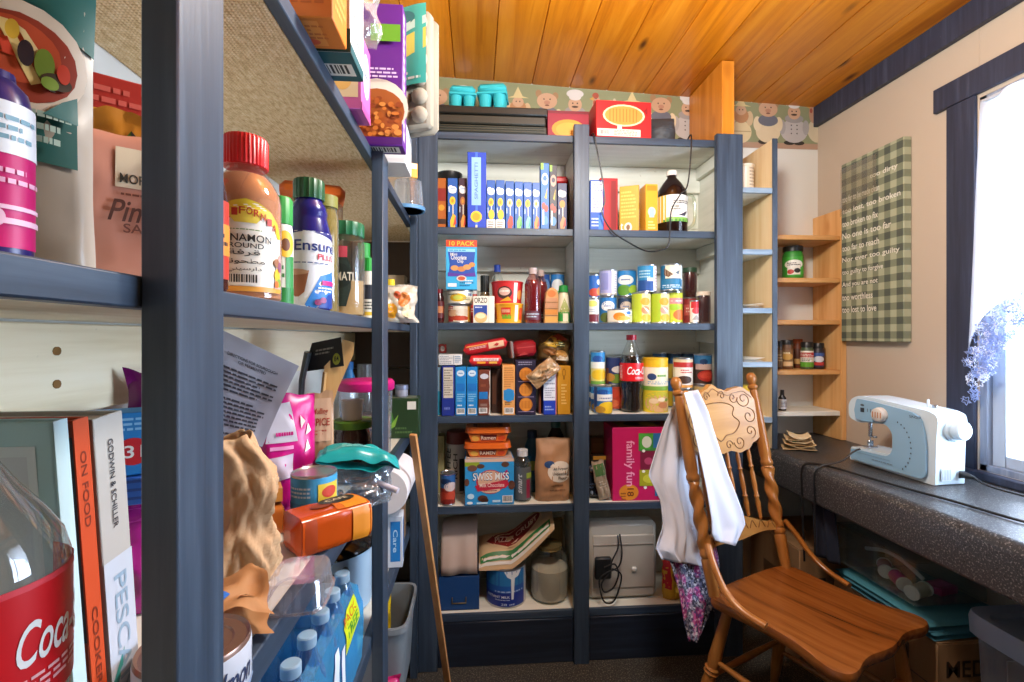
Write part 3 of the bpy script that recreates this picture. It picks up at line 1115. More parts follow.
bbox('dinner_box', 'dark navy macaroni box in front of the red-lidded tub', 'box', 557.5, 567, 183, 2, 1.825, .12, '#20285c', {'F': dinner(dk, '#d98a2a', '#b98a5a')}, group=GB)
x, w, h, _ = bs(560, 577, 176, 2, 1.95)
t = thing('snack_tub', 'brown tub with bright red lid behind the navy macaroni box', 'tub', (x - .036, 1.988, Z2))
mb = MB(); mb.box(-.032, .032, -.034, .05, 0, h - .03, K('#6f3a24', .5), .006); mb.deco(planes(.064, .068, h - .03)['F'], [('r', .1, .6, .9, .9, '#d9c8b0')]); mb.build('tub', t)
mb = MB(); mb.box(-.036, .036, -.038, .054, h - .03, h, K('#c4161f', .35), .008); mb.build('lid', t)
x = PX(449, 1.93)
t = thing('frying_pan', 'small black pan lying on top of the boxes at the left shelf end', 'pan', (x + .003, 1.925, Z2 + .201))
mb = MB(); mb.lathe([(.0001, 0), (.038, 0), (.046, .012), (.05, .032), (.0475, .032), (.042, .012), (.0001, .004)], K('#2a2b2c', .35, .3), 28); mb.build('bowl', t)
mb = MB(); mb.lathe([(.0505, .031), (.0505, .036), (.03, .042), (.0001, .044)], K('#35383a', .3, .4), 28); mb.build('lid', t)

# right bay of the second shelf
GR = 'boxes and jugs on the upper right shelf'
bbox('rice_box', 'white and cobalt box with printed panel at the left end of the upper right bay', 'box', 590, 604, 180, 2, 1.815, .13, '#1f56b4', {'F': [('r', .08, .36, .92, .97, '#ececf2'), ('l', .16, .42, .84, .94, 9, '#6b78a8'), ('l', .1, .06, .7, .26, 3, '#cfdcf4'), ('r', .6, .0, .92, .3, '#3f7ad2')]}, group=GR)
bbox('cereal_box', 'plain crimson box standing behind the white and cobalt box', 'box', 600, 618, 178, 2, 1.90, .05, '#b5121f', {'F': [('r', .1, .1, .5, .9, '#c9202c'), ('r', .62, .05, .9, .95, '#8d0c18')]}, group=GR)
xl, xr = PX(620.5, 1.85), PX(643.5, 1.82)
def ora(mb):
    pass
w_, d_, h_ = .021, .092, PZ(632, 184, 1.83) - Z2
carton('tea_box', 'amber orange box turned sideways showing its broad printed side', 'box', .075, w_, h_, '#dd9a22',
       {'F': [('l', .08, .3, .85, .9, 8, '#f2c254'), ('t', 't', .06, .05, .2, .22, W_), ('e', .45, .12, .2, .1, '#e8dccb'), ('e', .45, .12, .1, .06, '#7c5a3a')],
        'R': [('r', .1, .62, .9, .9, '#f2e4b8'), ('r', .1, .04, .9, .5, '#f4ecd2'), ('l', .2, .08, .8, .45, 5, '#b98f4a')]}, ((xl + xr) / 2 - .002, 1.86, Z2), -.42, GR)
bbox('tea_box', 'yellow-orange box standing between the amber box and the dark jug', 'box', 645.5, 658, 184, 2, 1.825, .09, '#e0a224', {'F': [('r', .1, .86, .9, .97, '#c98210'), ('e', .5, .42, .32, .1, '#e9dcc0'), ('r', .3, .3, .7, .5, '#9fc0c4'), ('l', .2, .05, .8, .24, 3, '#f4d98a')]}, group=GR)

def profile_bottle(label, name, cat, prof, bodymat, liq, liqz, cap, capprof, lab, labmat, prints, loc, rz=0, group=None, span=PI, sx=1.0, capname='cap', ribs=16):
    t = jar(label, prof, bodymat, None, None, loc, rz, group, name, cat, None, None, lab, labmat, prints, span, sx=sx)
    for c in t.children:
        if c.name.startswith('container'):
            c.name = 'bottle_body'
    if liq:
        lp = [(max(r - .0012, .0001), z + (.0015 if i == 0 else 0)) for i, (r, z) in enumerate(prof) if z <= liqz]
        rp = rprof(prof)
        lp.append((rp(liqz) - .0012, liqz))
        lp.append((.0001, liqz))
        mb = MB(); mb.lathe(lp, liq, 24, Matrix.Diagonal((1, sx, 1, 1))); mb.build('drink', t)
    if capprof:
        mb = MB(); mb.lathe(capprof, cap, 40, rf=lambda a, z: 1 + .025 * cos(ribs * a)); mb.build(capname, t)
    return t
CLR = clear('#f4f8f8')
x, w, h, _ = bs(663, 693, 166, 2, 1.84)
r = w / 2
profile_bottle('dark brown juice jug with white and green label on the upper right shelf', 'juice_jug', 'jug',
    [(.0001, 0), (r * .92, .001), (r, .01), (r, h * .60), (r * .94, h * .68), (r * .62, h * .80), (r * .30, h * .89), (r * .27, h * .93)], K('#1c0d0c', .12), None, 0, '#e6e0d6',
    [(r * .34, h * .925), (r * .34, h * .985), (r * .3, h), (.0001, h)], (h * .18, h * .58), '#efeee4',
    [('r', 0, 0, .26, 1, '#d8b23c'), ('r', .26, 0, 1, .16, '#7fae4a'), ('r', .2, .0, .7, .08, '#4b8c35'), ('l', .4, .66, .8, .8, 2, '#3c3c3c'), ('p', [(.5, .22), (.74, .42), (.66, .2)], '#3b3340'), ('l', .36, .42, .6, .6, 2, '#8b8b7c')],
    (x, 1.84 + r, Z2), 0, GR)
# clear handled pitcher behind the jug
xp = PX(678, 1.98)
t = thing('pitcher', 'clear plastic pitcher with curved handle behind the dark juice jug', 'pitcher', (xp, 2.01, Z2), 0, GR)
CL2 = clear('#eef2ea', .08, .08, .4, .4)
mb = MB(); mb.lathe([(.0001, 0), (.034, 0), (.036, .02), (.04, .16), (.042, .215), (.04, .217), (.038, .16), (.034, .004), (.0001, .003)], CL2, 24); mb.build('body', t)
mb = MB(); mb.tube(spline([(.038, 0, .205), (.075, 0, .2), (.088, 0, .16), (.082, 0, .08), (.037, 0, .05)], 6), .007, CL2, 8); mb.build('handle', t)

# ---------------------------------------------------------------- third shelf, left bay
Z3 = BZ[3] + .0012
G3 = 'cans, cups and bottles on the middle left shelf'
x = PX(440, 1.86)
jar('dark red sauce jar at the far left end of the middle left shelf', [(.0001, 0), (.017, 0), (.019, .006), (.019, .10), (.013, .115), (.013, .12)], K('#3a1216', .15), K('#8a1a22', .4), [(.0145, .116), (.0145, .132), (.0001, .133)], (x - .004, 1.88, Z3), group=G3, name='sauce_jar', lab=(.02, .085), labmat='#5c1a1e', prints=[('r', .2, .3, .8, .7, '#b9774a')])
zc = bcan('white and red soup can underneath the flat yellow can', 447.5, 471, 304.5, 3, 1.835, '#e9e2d2', [('r', 0, 0, .32, 1, '#a81d22'), ('e', .3, .55, .2, .22, '#d9b08a'), ('e', .6, .6, .2, .25, '#d9d2c0'), ('e', .5, .22, .3, .16, '#b8452c'), ('r', .75, .0, .9, 1, '#d99f3a'), ('l', .1, .75, .5, .95, 2, '#f3e9d6')], group=G3)
zc2 = bcan('flat cream and yellow can stacked on the white and red can', 446.5, 473, 289.5, 3, 1.83, '#ecead8', [('e', .45, .45, .22, .35, '#e3b822'), ('e', .45, .45, .12, .2, '#c9d25a'), ('l', .15, .65, .45, .85, 1, '#7b7b66'), ('r', .72, .62, .84, .85, '#5a6a8c'), ('l', .58, .2, .8, .5, 2, '#8c9a6c')], z0=zc + .001, group=G3)
x, w, h, _ = bs(446, 477, 240, 3, 1.83)
zb = zc2 + .001
hh = PZ(461, 240, 1.83) - zb
ck = [('r', 0, .86, 1, 1, '#d9482a'), ('t', '10 PACK', .1, .885, .92, .975, '#f6c93c'), ('r', 0, 0, 1, .86, '#39aee0'), ('p', [(.06, .26), (.96, .26), (.9, .5), (.94, .76), (.06, .76), (.12, .5)], '#2a53ac'),
      ('r', .06, .76, .94, .82, '#8fd3ee'), ('l', .1, .77, .9, .81, 1, '#2f8cc0'), ('t', 'Mini', .14, .68, .36, .74, W_), ('t', 'Chocolate', .16, .6, .66, .69, W_), ('t', 'Chip', .36, .52, .56, .6, W_),
      ('e', .28, .43, .13, .055, '#d99a5c'), ('e', .5, .41, .13, .055, '#c9854a'), ('e', .68, .45, .13, .055, '#d99a5c'), ('e', .84, .5, .1, .05, '#cf8f50'), ('p', [(.06, .26), (.96, .26), (.94, .34), (.5, .31), (.06, .34)], '#5a3a9c'),
      ('e', .5, .22, .16, .06, '#d8cfc4'), ('e', .5, .22, .12, .04, '#c25a3a'), ('r', .06, .05, .34, .12, '#e6eef2'), ('l', .44, .05, .9, .16, 2, '#1c6f9e'), ('l', .62, .1, .9, .2, 2, '#d7eef8')]
carton('cookie_box', 'sky blue cookie box with orange 10 PACK banner on the stacked cans', 'box', w, .06, hh, '#39aee0', {'F': ck, 'R': [('r', 0, .86, 1, 1, '#d9482a'), ('l', .15, .1, .85, .8, 12, '#8fd3ee')]}, (x, 1.86, zb), 0, G3)
x = PX(474.5, 1.95)
profile_bottle('red sauce bottle with white cap behind the cookie box', 'sauce_bottle', 'bottle', [(.0001, 0), (.018, 0), (.02, .008), (.02, .09), (.011, .115), (.009, .125)], K('#b52a2a', .25), None, 0, '#e6e6e6', [(.011, .122), (.011, .142), (.0001, .143)], (.03, .08), '#c9302c', [('l', .2, .3, .8, .7, 2, '#eadccc')], (x, 1.97, Z3), 0, G3)
x, w, h, _ = bs(480.5, 489.5, 275, 3, 1.92)
jar('small spice jar with tall black cap behind the pasta box', [(.0001, 0), (w * .5, 0), (w * .56, .006), (w * .56, h * .62), (w * .45, h * .68)], clear('#e8e4d4', .1), K('#1b1e1c', .4), [(w * .5, h * .66), (w * .5, h), (.0001, h + .001)], (x, 1.945, Z3), group=G3, name='spice_jar', content=K('#8c7a52', .9), ribs=1, lab=(.02, h * .4), labmat='#c9bd98', prints=[('l', .2, .2, .8, .8, 3, '#6b5d3c')])
bbox('pasta_box', 'white pasta box reading ORZO with blue panel and pasta bowl', 'box', 473, 494.5, 296, 3, 1.815, .04, '#eae6d6', {'F': [('t', 'ORZO', .06, .74, .66, .94, '#3d3626'), ('r', .04, .18, .66, .66, '#274b9c'), ('e', .36, .2, .3, .2, '#d9b878'), ('e', .36, .26, .22, .1, '#efe0b2'), ('l', .1, .54, .58, .62, 1, '#dfe6f2'), ('r', .72, 0, .74, 1, '#d2ccb8')]}, group=G3)
x, w, h, _ = bs(490.5, 504.5, 264, 3, 1.97)
r = w / 2
profile_bottle('clear water bottle with dark blue cap behind the red ramen cup', 'water_bottle', 'bottle', [(.0001, 0), (r * .9, 0), (r, .006), (r, h * .66), (r * .85, h * .76), (r * .42, h * .87), (r * .38, h * .9)], CLR, None, 0, '#1c3f9e', [(r * .46, h * .88), (r * .46, h), (.0001, h)], None, W_, [], (x, 1.97 + r, Z3), 0, G3)

def cup(label, u0, u1, vt, vb, Y, base, prints, z0, lid, group, flare=.86):
    x, w, h, _ = bs(u0, u1, vt, 3, Y)
    h = PZ((u0 + u1) / 2, vt, Y) - z0
    r = w / 2
    t = thing('noodle_cup', label, 'cup', (x, Y + r, z0), 0, group)
    pf = [(.0001, 0), (r * flare, 0), (r * flare, .002), (r * .97, h - .006), (r, h - .004), (r, h - .001)]
    mb = MB(); mb.lathe(pf, base, 24)
    S = lambda a, b, l: ((r * (flare + (.97 - flare) * b) + l) * sin((a - .5) * PI), -(r * (flare + (.97 - flare) * b) + l) * cos((a - .5) * PI), .003 + (h - .01) * b)
    mb.deco(S, prints, curved=1)
    mb.build('cup', t)
    mb = MB(); mb.lathe([(r, h - .001), (r * .98, h), (.0001, h)], lid, 24); mb.build('lid', t)
    return z0 + h
zz = cup('yellow-orange noodle cup underneath the red noodle cup', 494.5, 525, 303, 322, 1.82, '#e9a41c', [('r', .3, .35, .52, .85, '#c9321f'), ('r', .32, .2, .54, .45, '#69a52c'), ('r', .06, .2, .14, .9, '#c94a1f'), ('l', .32, .55, .5, .75, 2, '#f2d9b0'), ('r', .62, .05, .7, 1, '#f4e9cf'), ('r', .74, .15, .86, .85, '#c9481f')], Z3, '#e8b44a', G3)
cup('red noodle cup stacked on the yellow-orange one', 491.5, 525, 280.5, 303, 1.83, '#c12325', [('e', .42, .5, .16, .32, '#3a2220'), ('e', .42, .55, .12, .2, '#d9b0a0'), ('l', .32, .5, .52, .65, 1, '#f2e9df'), ('r', .62, .0, .7, 1, '#efe6da'), ('p', [(.3, .05), (.58, .1), (.5, .3)], '#d9a12c'), ('r', .05, .3, .12, .9, '#d95a4a'), ('e', .78, .4, .08, .25, '#d9873c')], zz + .0005, '#b54a3c', G3)

def red_bottle(label, u0, u1, vt, Y):
    x, w, h, _ = bs(u0, u1, vt, 3, Y)
    r = w / 2
    profile_bottle(label, 'juice_bottle', 'bottle', [(.0001, 0), (r * .9, 0), (r, .008), (r, h * .16), (r * .93, h * .2), (r, h * .24), (r, h * .70), (r * .8, h * .8), (r * .5, h * .86), (r * .44, h * .9)], clear('#e9c8cc'), K('#7d1420', .12), h * .78, '#b9a8a4', [(r * .5, h * .89), (r * .5, h), (.0001, h)], (h * .06, h * .22), '#5d2a3a', [('l', .2, .2, .8, .8, 2, '#a9c2d0')], (x, Y + r, Z3), 0, G3)
red_bottle('deep red juice bottle in front, beside the noodle cups', 525.5, 542, 267, 1.83)
red_bottle('deep red juice bottle standing half behind the front one', 535, 548.5, 269.5, 1.908)
x, w, h, _ = bs(544.5, 559, 287, 3, 1.82)
t = thing('snack_packet', 'upright brown packet with four orange picture bands, domed top', 'packet', (x, 1.845, Z3), 0, G3)
mb = MB()
hw = w / 2
ol = [(-hw, 0), (hw * .9, 0), (hw, h * .8), (hw * .7, h * .93), (hw * .2, h), (-hw * .3, h * .97), (-hw * .75, h * .85)]
TZ = Matrix.Translation((0, .02, 0)) @ Matrix.Rotation(PI / 2, 4, 'X')
mb.prism(ol, 0, .04, K('#c99a62', .4), TZ, b=.003)
SF = lambda a, b, l: (-hw + w * a, -.02 - l, h * b)
mb.deco(SF, [('e', .5, .82, .3, .1, '#c9702c'), ('r', .08, .6, .92, .7, '#c28a62'), ('r', .06, .42, .92, .56, '#b8835c'), ('r', .04, .24, .9, .38, '#c98032'), ('r', .04, .04, .9, .18, '#d09a4a'), ('r', .0, .57, .95, .59, '#7d5230'), ('r', 0, .39, .95, .41, '#7d5230'), ('r', 0, .2, .93, .22, '#7d5230')])
mb.build('wrapper', t)
x, w, h, _ = bs(558.5, 570.5, 284, 3, 1.848)
r = w / 2
profile_bottle('dressing bottle with green cap and cream label near the middle post', 'dressing_bottle', 'bottle', [(.0001, 0), (r * .9, 0), (r, .006), (r, h * .45), (r * .86, h * .62), (r * .8, h * .75), (r * .55, h * .82)], K('#d9d3b4', .3), None, 0, '#1f8a3c', [(r * .8, h * .8), (r * .72, h * .97), (.0001, h)], (.008, h * .72), '#e6e0c6', [('r', 0, 0, 1, .35, '#2f9a48'), ('p', [(.2, .3), (.5, .9), (.8, .4), (.5, .25)], '#a9b26a'), ('r', .42, 0, .72, .3, '#e9e4cc')], (x, 1.848 + r, Z3), 0, G3)
x, w, h, _ = bs(566, 576, 287, 3, 1.84)
r = .018
profile_bottle('dark bottle with navy cap tucked against the middle post', 'dressing_bottle', 'bottle', [(.0001, 0), (r * .9, 0), (r, .006), (r, h * .6), (r * .6, h * .75), (r * .5, h * .8)], K('#4a4a3c', .25), None, 0, '#1a2f7c', [(r * .85, h * .78), (r * .85, h), (.0001, h)], (.01, h * .5), '#b8b59a', [('r', .2, .2, .8, .5, '#7a2a34')], (PX(568, 1.84) - .003, 1.94, Z3), 0, G3)
bl2 = [('r', 0, .7, 1, 1, '#2c7cc0'), ('e', .4, .55, .3, .25, '#dfe6ea'), ('r', 0, 0, 1, .25, '#1d4d8c')]
za = bcan('blue can underneath, left stack at the back of the middle left shelf', 536.5, 551, 299, 3, 1.975, '#2463ac', bl2, group=G3)
bcan('dark blue can on top, left stack at the back of the middle left shelf', 536.5, 551, 273, 3, 1.975, '#1d4a94', bl2[2:] + [('e', .6, .5, .25, .3, '#5c88b8')], z0=za + .0005, group=G3)
za = bcan('blue can underneath, right stack at the back of the middle left shelf', 551.5, 565.5, 299, 3, 1.978, '#2463ac', bl2, group=G3)
bcan('sky blue can on top, right stack at the back of the middle left shelf', 551.5, 565.5, 273, 3, 1.978, '#4a98d4', [('r', 0, .8, 1, 1, '#2c7cc0'), ('e', .45, .5, .3, .3, '#e6ecec'), ('e', .6, .2, .3, .15, '#6cae5c')], z0=za + .0005, group=G3)

# ---------------------------------------------------------------- third shelf, right bay: cans
G3R = 'cans on the middle right shelf'
def gv(top, pic, lab='#eaeef0', extra=()):
    return [('r', 0, .5, 1, 1, top), ('e', .42, .66, .26, .2, lab), ('l', .28, .62, .56, .7, 1, '#2f5fa4'), ('e', .35, .2, .25, .2, pic), ('e', .66, .22, .2, .16, pic), ('r', .84, 0, 1, 1, '#dfe3e8')] + list(extra)
za = bcan('white can with maroon foot at the bottom of the leftmost right-bay stack', 588.5, 600.5, 298, 3, 1.83, '#e9e9e2', [('r', .15, .0, .8, .34, '#6d2430'), ('e', .4, .82, .3, .14, '#d7d86a'), ('l', .2, .42, .7, .6, 2, '#a9b4c0')], group=G3R)
bcan('deep blue can with red fruit picture on the white maroon-footed can', 588.3, 601, 274, 3, 1.84, '#1d5ca8', [('e', .75, .7, .14, .14, '#d6dfe8'), ('e', .5, .2, .3, .2, '#b5402c'), ('e', .78, .25, .18, .2, '#cf8a4c'), ('r', 0, 0, .2, .35, '#3f7c48')], z0=za + .0005, group=G3R)
za = bcan('blue can with green beans below the lilac can', 601.5, 619, 296, 3, 1.899, '#2a78bc', gv('#2a78bc', '#5d6f34'), group=G3R)
bcan('pale lilac can with white side, second stack from the left in the middle right bay', 601.5, 619.3, 269, 3, 1.899, '#a9a9d2', [('r', .55, 0, 1, 1, '#e9e9ee'), ('r', .14, .2, .42, .9, '#8f92c6'), ('l', .6, .1, .9, .9, 8, '#b9b9c9'), ('r', 0, 0, 1, .06, '#c9c0b8')], z0=za + .0005, group=G3R)
za = bcan('dark slate can with pale oval, behind the flat white can', 620.5, 636, 296.5, 3, 1.91, '#27405f', gv('#27405f', '#9c8a7a', '#cfc4b8'), group=G3R)
bcan('sky blue can with big green peas, top of third stack, middle right bay', 619.9, 639.5, 269, 3, 1.91, '#2a86c8', [('e', .36, .62, .28, .2, '#e9efec'), ('l', .22, .58, .5, .68, 1, '#2f5fa4'), ('e', .3, .2, .24, .22, '#5f9a32'), ('e', .66, .22, .2, .2, '#9cc23c'), ('r', .8, 0, 1, 1, '#e3e6e8'), ('l', .82, .1, .96, .9, 6, '#a9a9b4')], z0=za + .0005, group=G3R)
bcan('flat white tuna-size can with orange picture at the front edge', 611, 635.5, 308.5, 3, 1.803, '#ece6d2', [('e', .4, .45, .16, .35, '#e38a22'), ('e', .5, .3, .2, .2, '#e9b04a'), ('e', .66, .78, .08, .14, '#2f6fb4'), ('r', .7, .1, .95, .5, '#cfd9a2'), ('l', .6, .5, .8, .62, 1, '#7d7d6c')], group=G3R)
fr = lambda a, b: [('r', 0, 0, .42, 1, a), ('r', .42, 0, 1, 1, '#ead9a0'), ('e', .55, .72, .18, .14, '#d9a22c'), ('e', .56, .42, .16, .14, b), ('e', .6, .15, .2, .13, '#e0b43a'), ('p', [(.44, .55), (.7, .4), (.66, .3)], '#efe6cf'), ('l', .82, .05, .94, .95, 7, '#a9924c')]
za = bcan('lime and yellow fruit can below the left of the two white-sided blue cans', 635, 653.5, 292, 3, 1.83, '#b6c832', fr('#b9cc34', '#d98a5c'), group=G3R)
bcan('teal blue can with white side, left of the two on the fruit cans', 641, 659.5, 264, 3, 1.835, '#2a88bc', [('r', .0, 0, .62, .42, '#1d4d94'), ('r', .62, 0, 1, 1, '#ece9ea'), ('l', .1, .5, .5, .85, 3, '#a9d4e6'), ('r', .4, .38, .6, .52, '#cfe0e8'), ('l', .66, .1, .92, .9, 7, '#c9a9a9')], z0=za + .0005, group=G3R)
bcan('lime can with fruit photo in the middle of the three yellow fruit cans', 654, 672.5, 292, 3, 1.825, '#b6c832', fr('#a9c42c', '#cf9a86'), group=G3R)
za = bcan('lime can with pink banner at the right end of the fruit cans', 668.5, 686, 291, 3, 1.855, '#c3cc3a', [('r', .1, .62, 1, .82, '#d68a8c'), ('l', .2, .66, .9, .78, 1, '#f4e6e2'), ('e', .4, .5, .2, .1, '#9cc22c'), ('e', .62, .25, .26, .18, '#d9743a'), ('r', .84, 0, 1, .6, '#e6dfa2')], group=G3R)
bcan('teal can with snowy mountain picture, right of the two on the fruit cans', 665, 685.5, 263.5, 3, 1.835, '#1f6c94', [('r', .2, .45, .8, 1, '#e2dfc6'), ('p', [(.16, .9), (.44, .62), (.3, .5), (.16, .6)], '#6d4c34'), ('p', [(.5, .7), (.66, .8), (.6, .6)], '#5a6a78'), ('r', 0, 0, 1, .4, '#2a7aa4'), ('l', .1, .04, .9, .2, 2, '#d7e6ea'), ('r', .72, 0, .84, 1, '#e6eef0')], z0=za + .0005, group=G3R)
CLJ = clear('#f2e6e4')
x, w, h, _ = bs(686, 700, 295, 3, 1.90)
r = w / 2
za = bcan('dull red can carrying the jar with green lid', 686, 700, 297, 3, 1.90, '#8c2f2c', [('r', .1, .3, .9, .75, '#b5524a'), ('l', .2, .4, .8, .65, 2, '#e2c9b6')], group=G3R)
h = PZ(692, 267, 1.90) - za
jar('dark red jam jar with dark green lid on top of a red can', [(.0001, 0), (r * .9, 0), (r, .005), (r, h * .72), (r * .9, h * .82), (r * .9, h * .85)], CLJ, K('#2d4a36', .4), [(r * .97, h * .84), (r * .97, h - .001), (.0001, h)], (x, 1.90 + r, za + .0006), group=G3R, name='jam_jar', content=K('#3f0f12', .25))
bcan('small white and red tin at the front, left of the chocolate-dark jar', 692, 700.5, 300, 3, 1.825, '#ebe6dd', [('r', .1, .68, 1, 1, '#c4262c'), ('e', .5, .55, .3, .16, '#d0434a'), ('p', [(.2, .1), (.5, .35), (.8, .1)], '#a9a4a0')], group=G3R)
x, w, h, _ = bs(700.5, 714, 291, 3, 1.83)
r = w / 2
jar('chocolate-dark jar with cream lid at the right end of the middle right bay', [(.0001, 0), (r * .9, 0), (r, .006), (r, h * .8), (r * .9, h * .88)], CLJ, K('#d9d0c0', .4), [(r * 1.0, h * .87), (r * 1.0, h - .001), (.0001, h)], (x - .002, 1.83 + r, Z3), group=G3R, name='jam_jar', content=K('#35141a', .3))
# ---------------------------------------------------------------- fourth shelf, left bay
Z4 = BZ[4] + .0012
G4 = 'boxes on the left shelf below eye level'
nut = [('r', .14, .36, .9, .97, '#cfc7b6'), ('l', .2, .68, .85, .94, 5, '#7b7266'), ('l', .2, .4, .85, .64, 5, '#8a8072'), ('r', .14, .655, .9, .665, '#4f473c'), ('l', .2, .1, .85, .2, 1, '#6a78c0')]
bbox('cracker_box', 'cream-panelled box with blue foot at the left end under the white carton', 'box', 441.5, 454.5, 366, 4, 1.812, .13, '#1b2f86', {'F': nut, 'L': [('r', 0, 0, 1, .4, '#1b2f86')]}, group=G4)
bbox('cracker_box', 'slim pale blue box edge at the far left end of the fourth shelf', 'box', 437.6, 441, 367, 4, 1.83, .13, '#8fb6cf', {'F': [('r', 0, 0, 1, .5, '#2f9ac0')]}, group=G4)
bt = [('e', .5, .87, .36, .065, '#cfdfe9'), ('l', .3, .85, .7, .89, 1, '#2f72b0'), ('r', .1, .5, .9, .66, '#1a70bd'), ('l', .15, .28, .88, .46, 4, '#8cc4e6'), ('l', .2, .18, .8, .24, 1, '#e2ebee'), ('b', .12, .03, .88, .15)]
bbox('biscuit_box', 'cyan blue box with white oval and barcode, left of the identical-looking pair', 'box', 455.2, 466, 367, 4, 1.815, .13, '#1f84c8', {'F': bt}, group=G4)
bbox('biscuit_box', 'cyan blue box with white oval and barcode, right of the pair beside the brown box', 'box', 466.6, 477.6, 367, 4, 1.815, .13, '#1f84c8', {'F': bt}, group=G4)
def torn(mb):
    pass
o, zb4 = bbox('biscuit_box', 'brown box with blue square and torn white right edge', 'box', 478.2, 490.3, 370, 4, 1.813, .13, '#6d3321', {'F': [('e', .5, .86, .36, .06, '#c7c9d2'), ('r', .05, .36, .8, .52, '#2073b8'), ('l', .2, .6, .8, .72, 1, '#8c4e34'), ('r', .16, .2, .74, .26, '#8c6e64'), ('b', .05, .05, .75, .17),
      ('p', [(.86, .02), (1, .02), (1, .98), (.94, .98), (.9, .8), (.97, .62), (.88, .4), (.95, .2)], '#d9cfc0')]}, group=G4)
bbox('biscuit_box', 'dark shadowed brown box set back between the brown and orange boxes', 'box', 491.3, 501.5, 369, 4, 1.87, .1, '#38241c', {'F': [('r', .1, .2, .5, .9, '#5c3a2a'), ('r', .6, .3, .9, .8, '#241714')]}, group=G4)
bbox('biscuit_box', 'peach orange box with round blue badge and barcode', 'box', 502.5, 515, 365, 4, 1.812, .13, '#dc9b55', {'F': [('l', .1, .55, .9, .96, 9, '#b9773a'), ('r', .08, .3, .92, .5, '#2a86c4'), ('e', .5, .4, .46, .13, '#2a86c4'), ('l', .2, .2, .8, .28, 2, '#5c4a30'), ('b', .14, .03, .9, .15), ('r', 0, 0, .08, 1, '#e9b878')]}, group=G4)
ro = []
for i, y in enumerate((.19, .46, .74)):
    ro += [('e', .5, y, .33, .125, '#c77a28'), ('e', .5, y, .28, .105, '#d98c34')] + [('r', .26 + k * .07, y - .07, .285 + k * .07, y + .07, '#a8601c') for k in range(8)] + [('r', .12, y - .135, .9, y - .125, '#9a8aa8')]
bbox('cracker_box', 'dark navy box with three round orange crackers stacked on its front', 'box', 515.6, 536, 360, 4, 1.812, .09, '#221d38', {'F': ro + [('l', .12, .9, .8, .98, 2, '#8a86a0')]}, group=G4)
bbox('cracker_box', 'maroon box edge standing between the orange crackers box and the white panelled one', 'box', 538.3, 541.3, 384, 4, 1.84, .12, '#5a2b26', {'F': [('r', .4, 0, .9, 1, '#8a4a2c')]}, group=G4)
bbox('cracker_box', 'white-panelled nutrition box with royal blue foot near the mustard box', 'box', 543.4, 556.6, 367, 4, 1.81, .13, '#1d3fb4', {'F': [('r', .0, .3, .92, .98, '#dcdfe6'), ('l', .08, .62, .85, .94, 5, '#7c8296'), ('l', .08, .34, .85, .58, 5, '#8f95a6'), ('l', .1, .08, .8, .2, 2, '#9ab0e6'), ('r', .93, 0, 1, 1, '#cf7a6a')]}, group=G4)
bbox('cracker_box', 'mustard yellow box with bell drawing next to the middle post', 'box', 557.3, 570.6, 366, 4, 1.812, .13, '#c48a1c', {'F': [('e', .5, .86, .14, .09, '#8f6210'), ('e', .5, .86, .09, .06, '#c48a1c'), ('r', .44, .72, .56, .78, '#8f6210'), ('l', .3, .2, .7, .64, 7, '#e9c878')]}, group=G4)
# piled on top
zt4 = PZ(450, 366.2, 1.815) + .004
carton('small_carton', 'flat white printed carton lying across the left box tops', 'carton', .088, .12, .04, '#dadad6', {'F': [('l', .05, .1, .6, .9, 5, '#8d939c'), ('l', .7, .2, .95, .9, 4, '#6c8fb0'), ('r', .64, .1, .66, .9, '#5d6d8c')], 'T': [('l', .1, .1, .9, .9, 6, '#a9afb6')]}, (PX(450.5, 1.82) - .001, 1.878, zt4))
pouch('snack_packet', 'small red packet poking up at the far left end above the white carton', 'packet', .03, .03, .035, K('#c23a34', .4), [('e', .5, .5, .3, .3, '#e8d5c9')], (PX(441, 1.9) + .004, 1.93, zt4 + .042), 0, seed=2)
def flow(name, label, w, d, h, base, prints, loc, rz=0, ry=0, seed=1, ends=.06, cat='packet', group=None, rx=0):
    # flow wrap: a soft brick with crimped flat ends
    mb = MB()
    def fn(a, b, l=0.0):
        x = (a - .5) * w
        e = max(0, min(1, min(a, 1 - a) / ends)) ** .5
        an = 2 * PI * b
        c, s_ = cos(an), sin(an)
        k = (abs(c) ** 4 + abs(s_) ** 4) ** -.25
        q = 1 + .05 * vn(a * 9, b * 9, seed)
        y, z = c * k * (d / 2) * (1 if e > .6 else 1.05), s_ * k * h / 2 * max(.04, e)
        return (x, y * q - 0, z * q + h / 2)
    nb = 20
    vs_ = lambda a, b: fn(a, b % 1)
    mb.grid(vs_, 22, nb, base)
    SFW = lambda a, b, l: (lambda p: (p[0], p[1] - l, p[2]))(fn(.06 + .88 * a, .5 + .11 + .28 * (1 - b) - .0))
    # front faces -y: angles from 180+... ; print on the front band
    SF2 = lambda a, b, l: (lambda p: (p[0], p[1] - l - .0006, p[2] + .0))(fn(.07 + .86 * a, .58 - .16 * b))
    ST = lambda a, b, l: (lambda p: (p[0], p[1], p[2] + l + .0006))(fn(.07 + .86 * a, .40 - .30 * b))
    mb.deco(SF2, prints.get('F', []), curved=2, lift=.0005, step=.0003)
    mb.deco(ST, prints.get('T', []), curved=2, lift=.0005, step=.0003)
    o = mb.build(name, None, loc, (rx, ry, rz), autos=50)
    return tag(o, label, cat, group)
zp = PZ(480, 368.5, 1.83) + .008
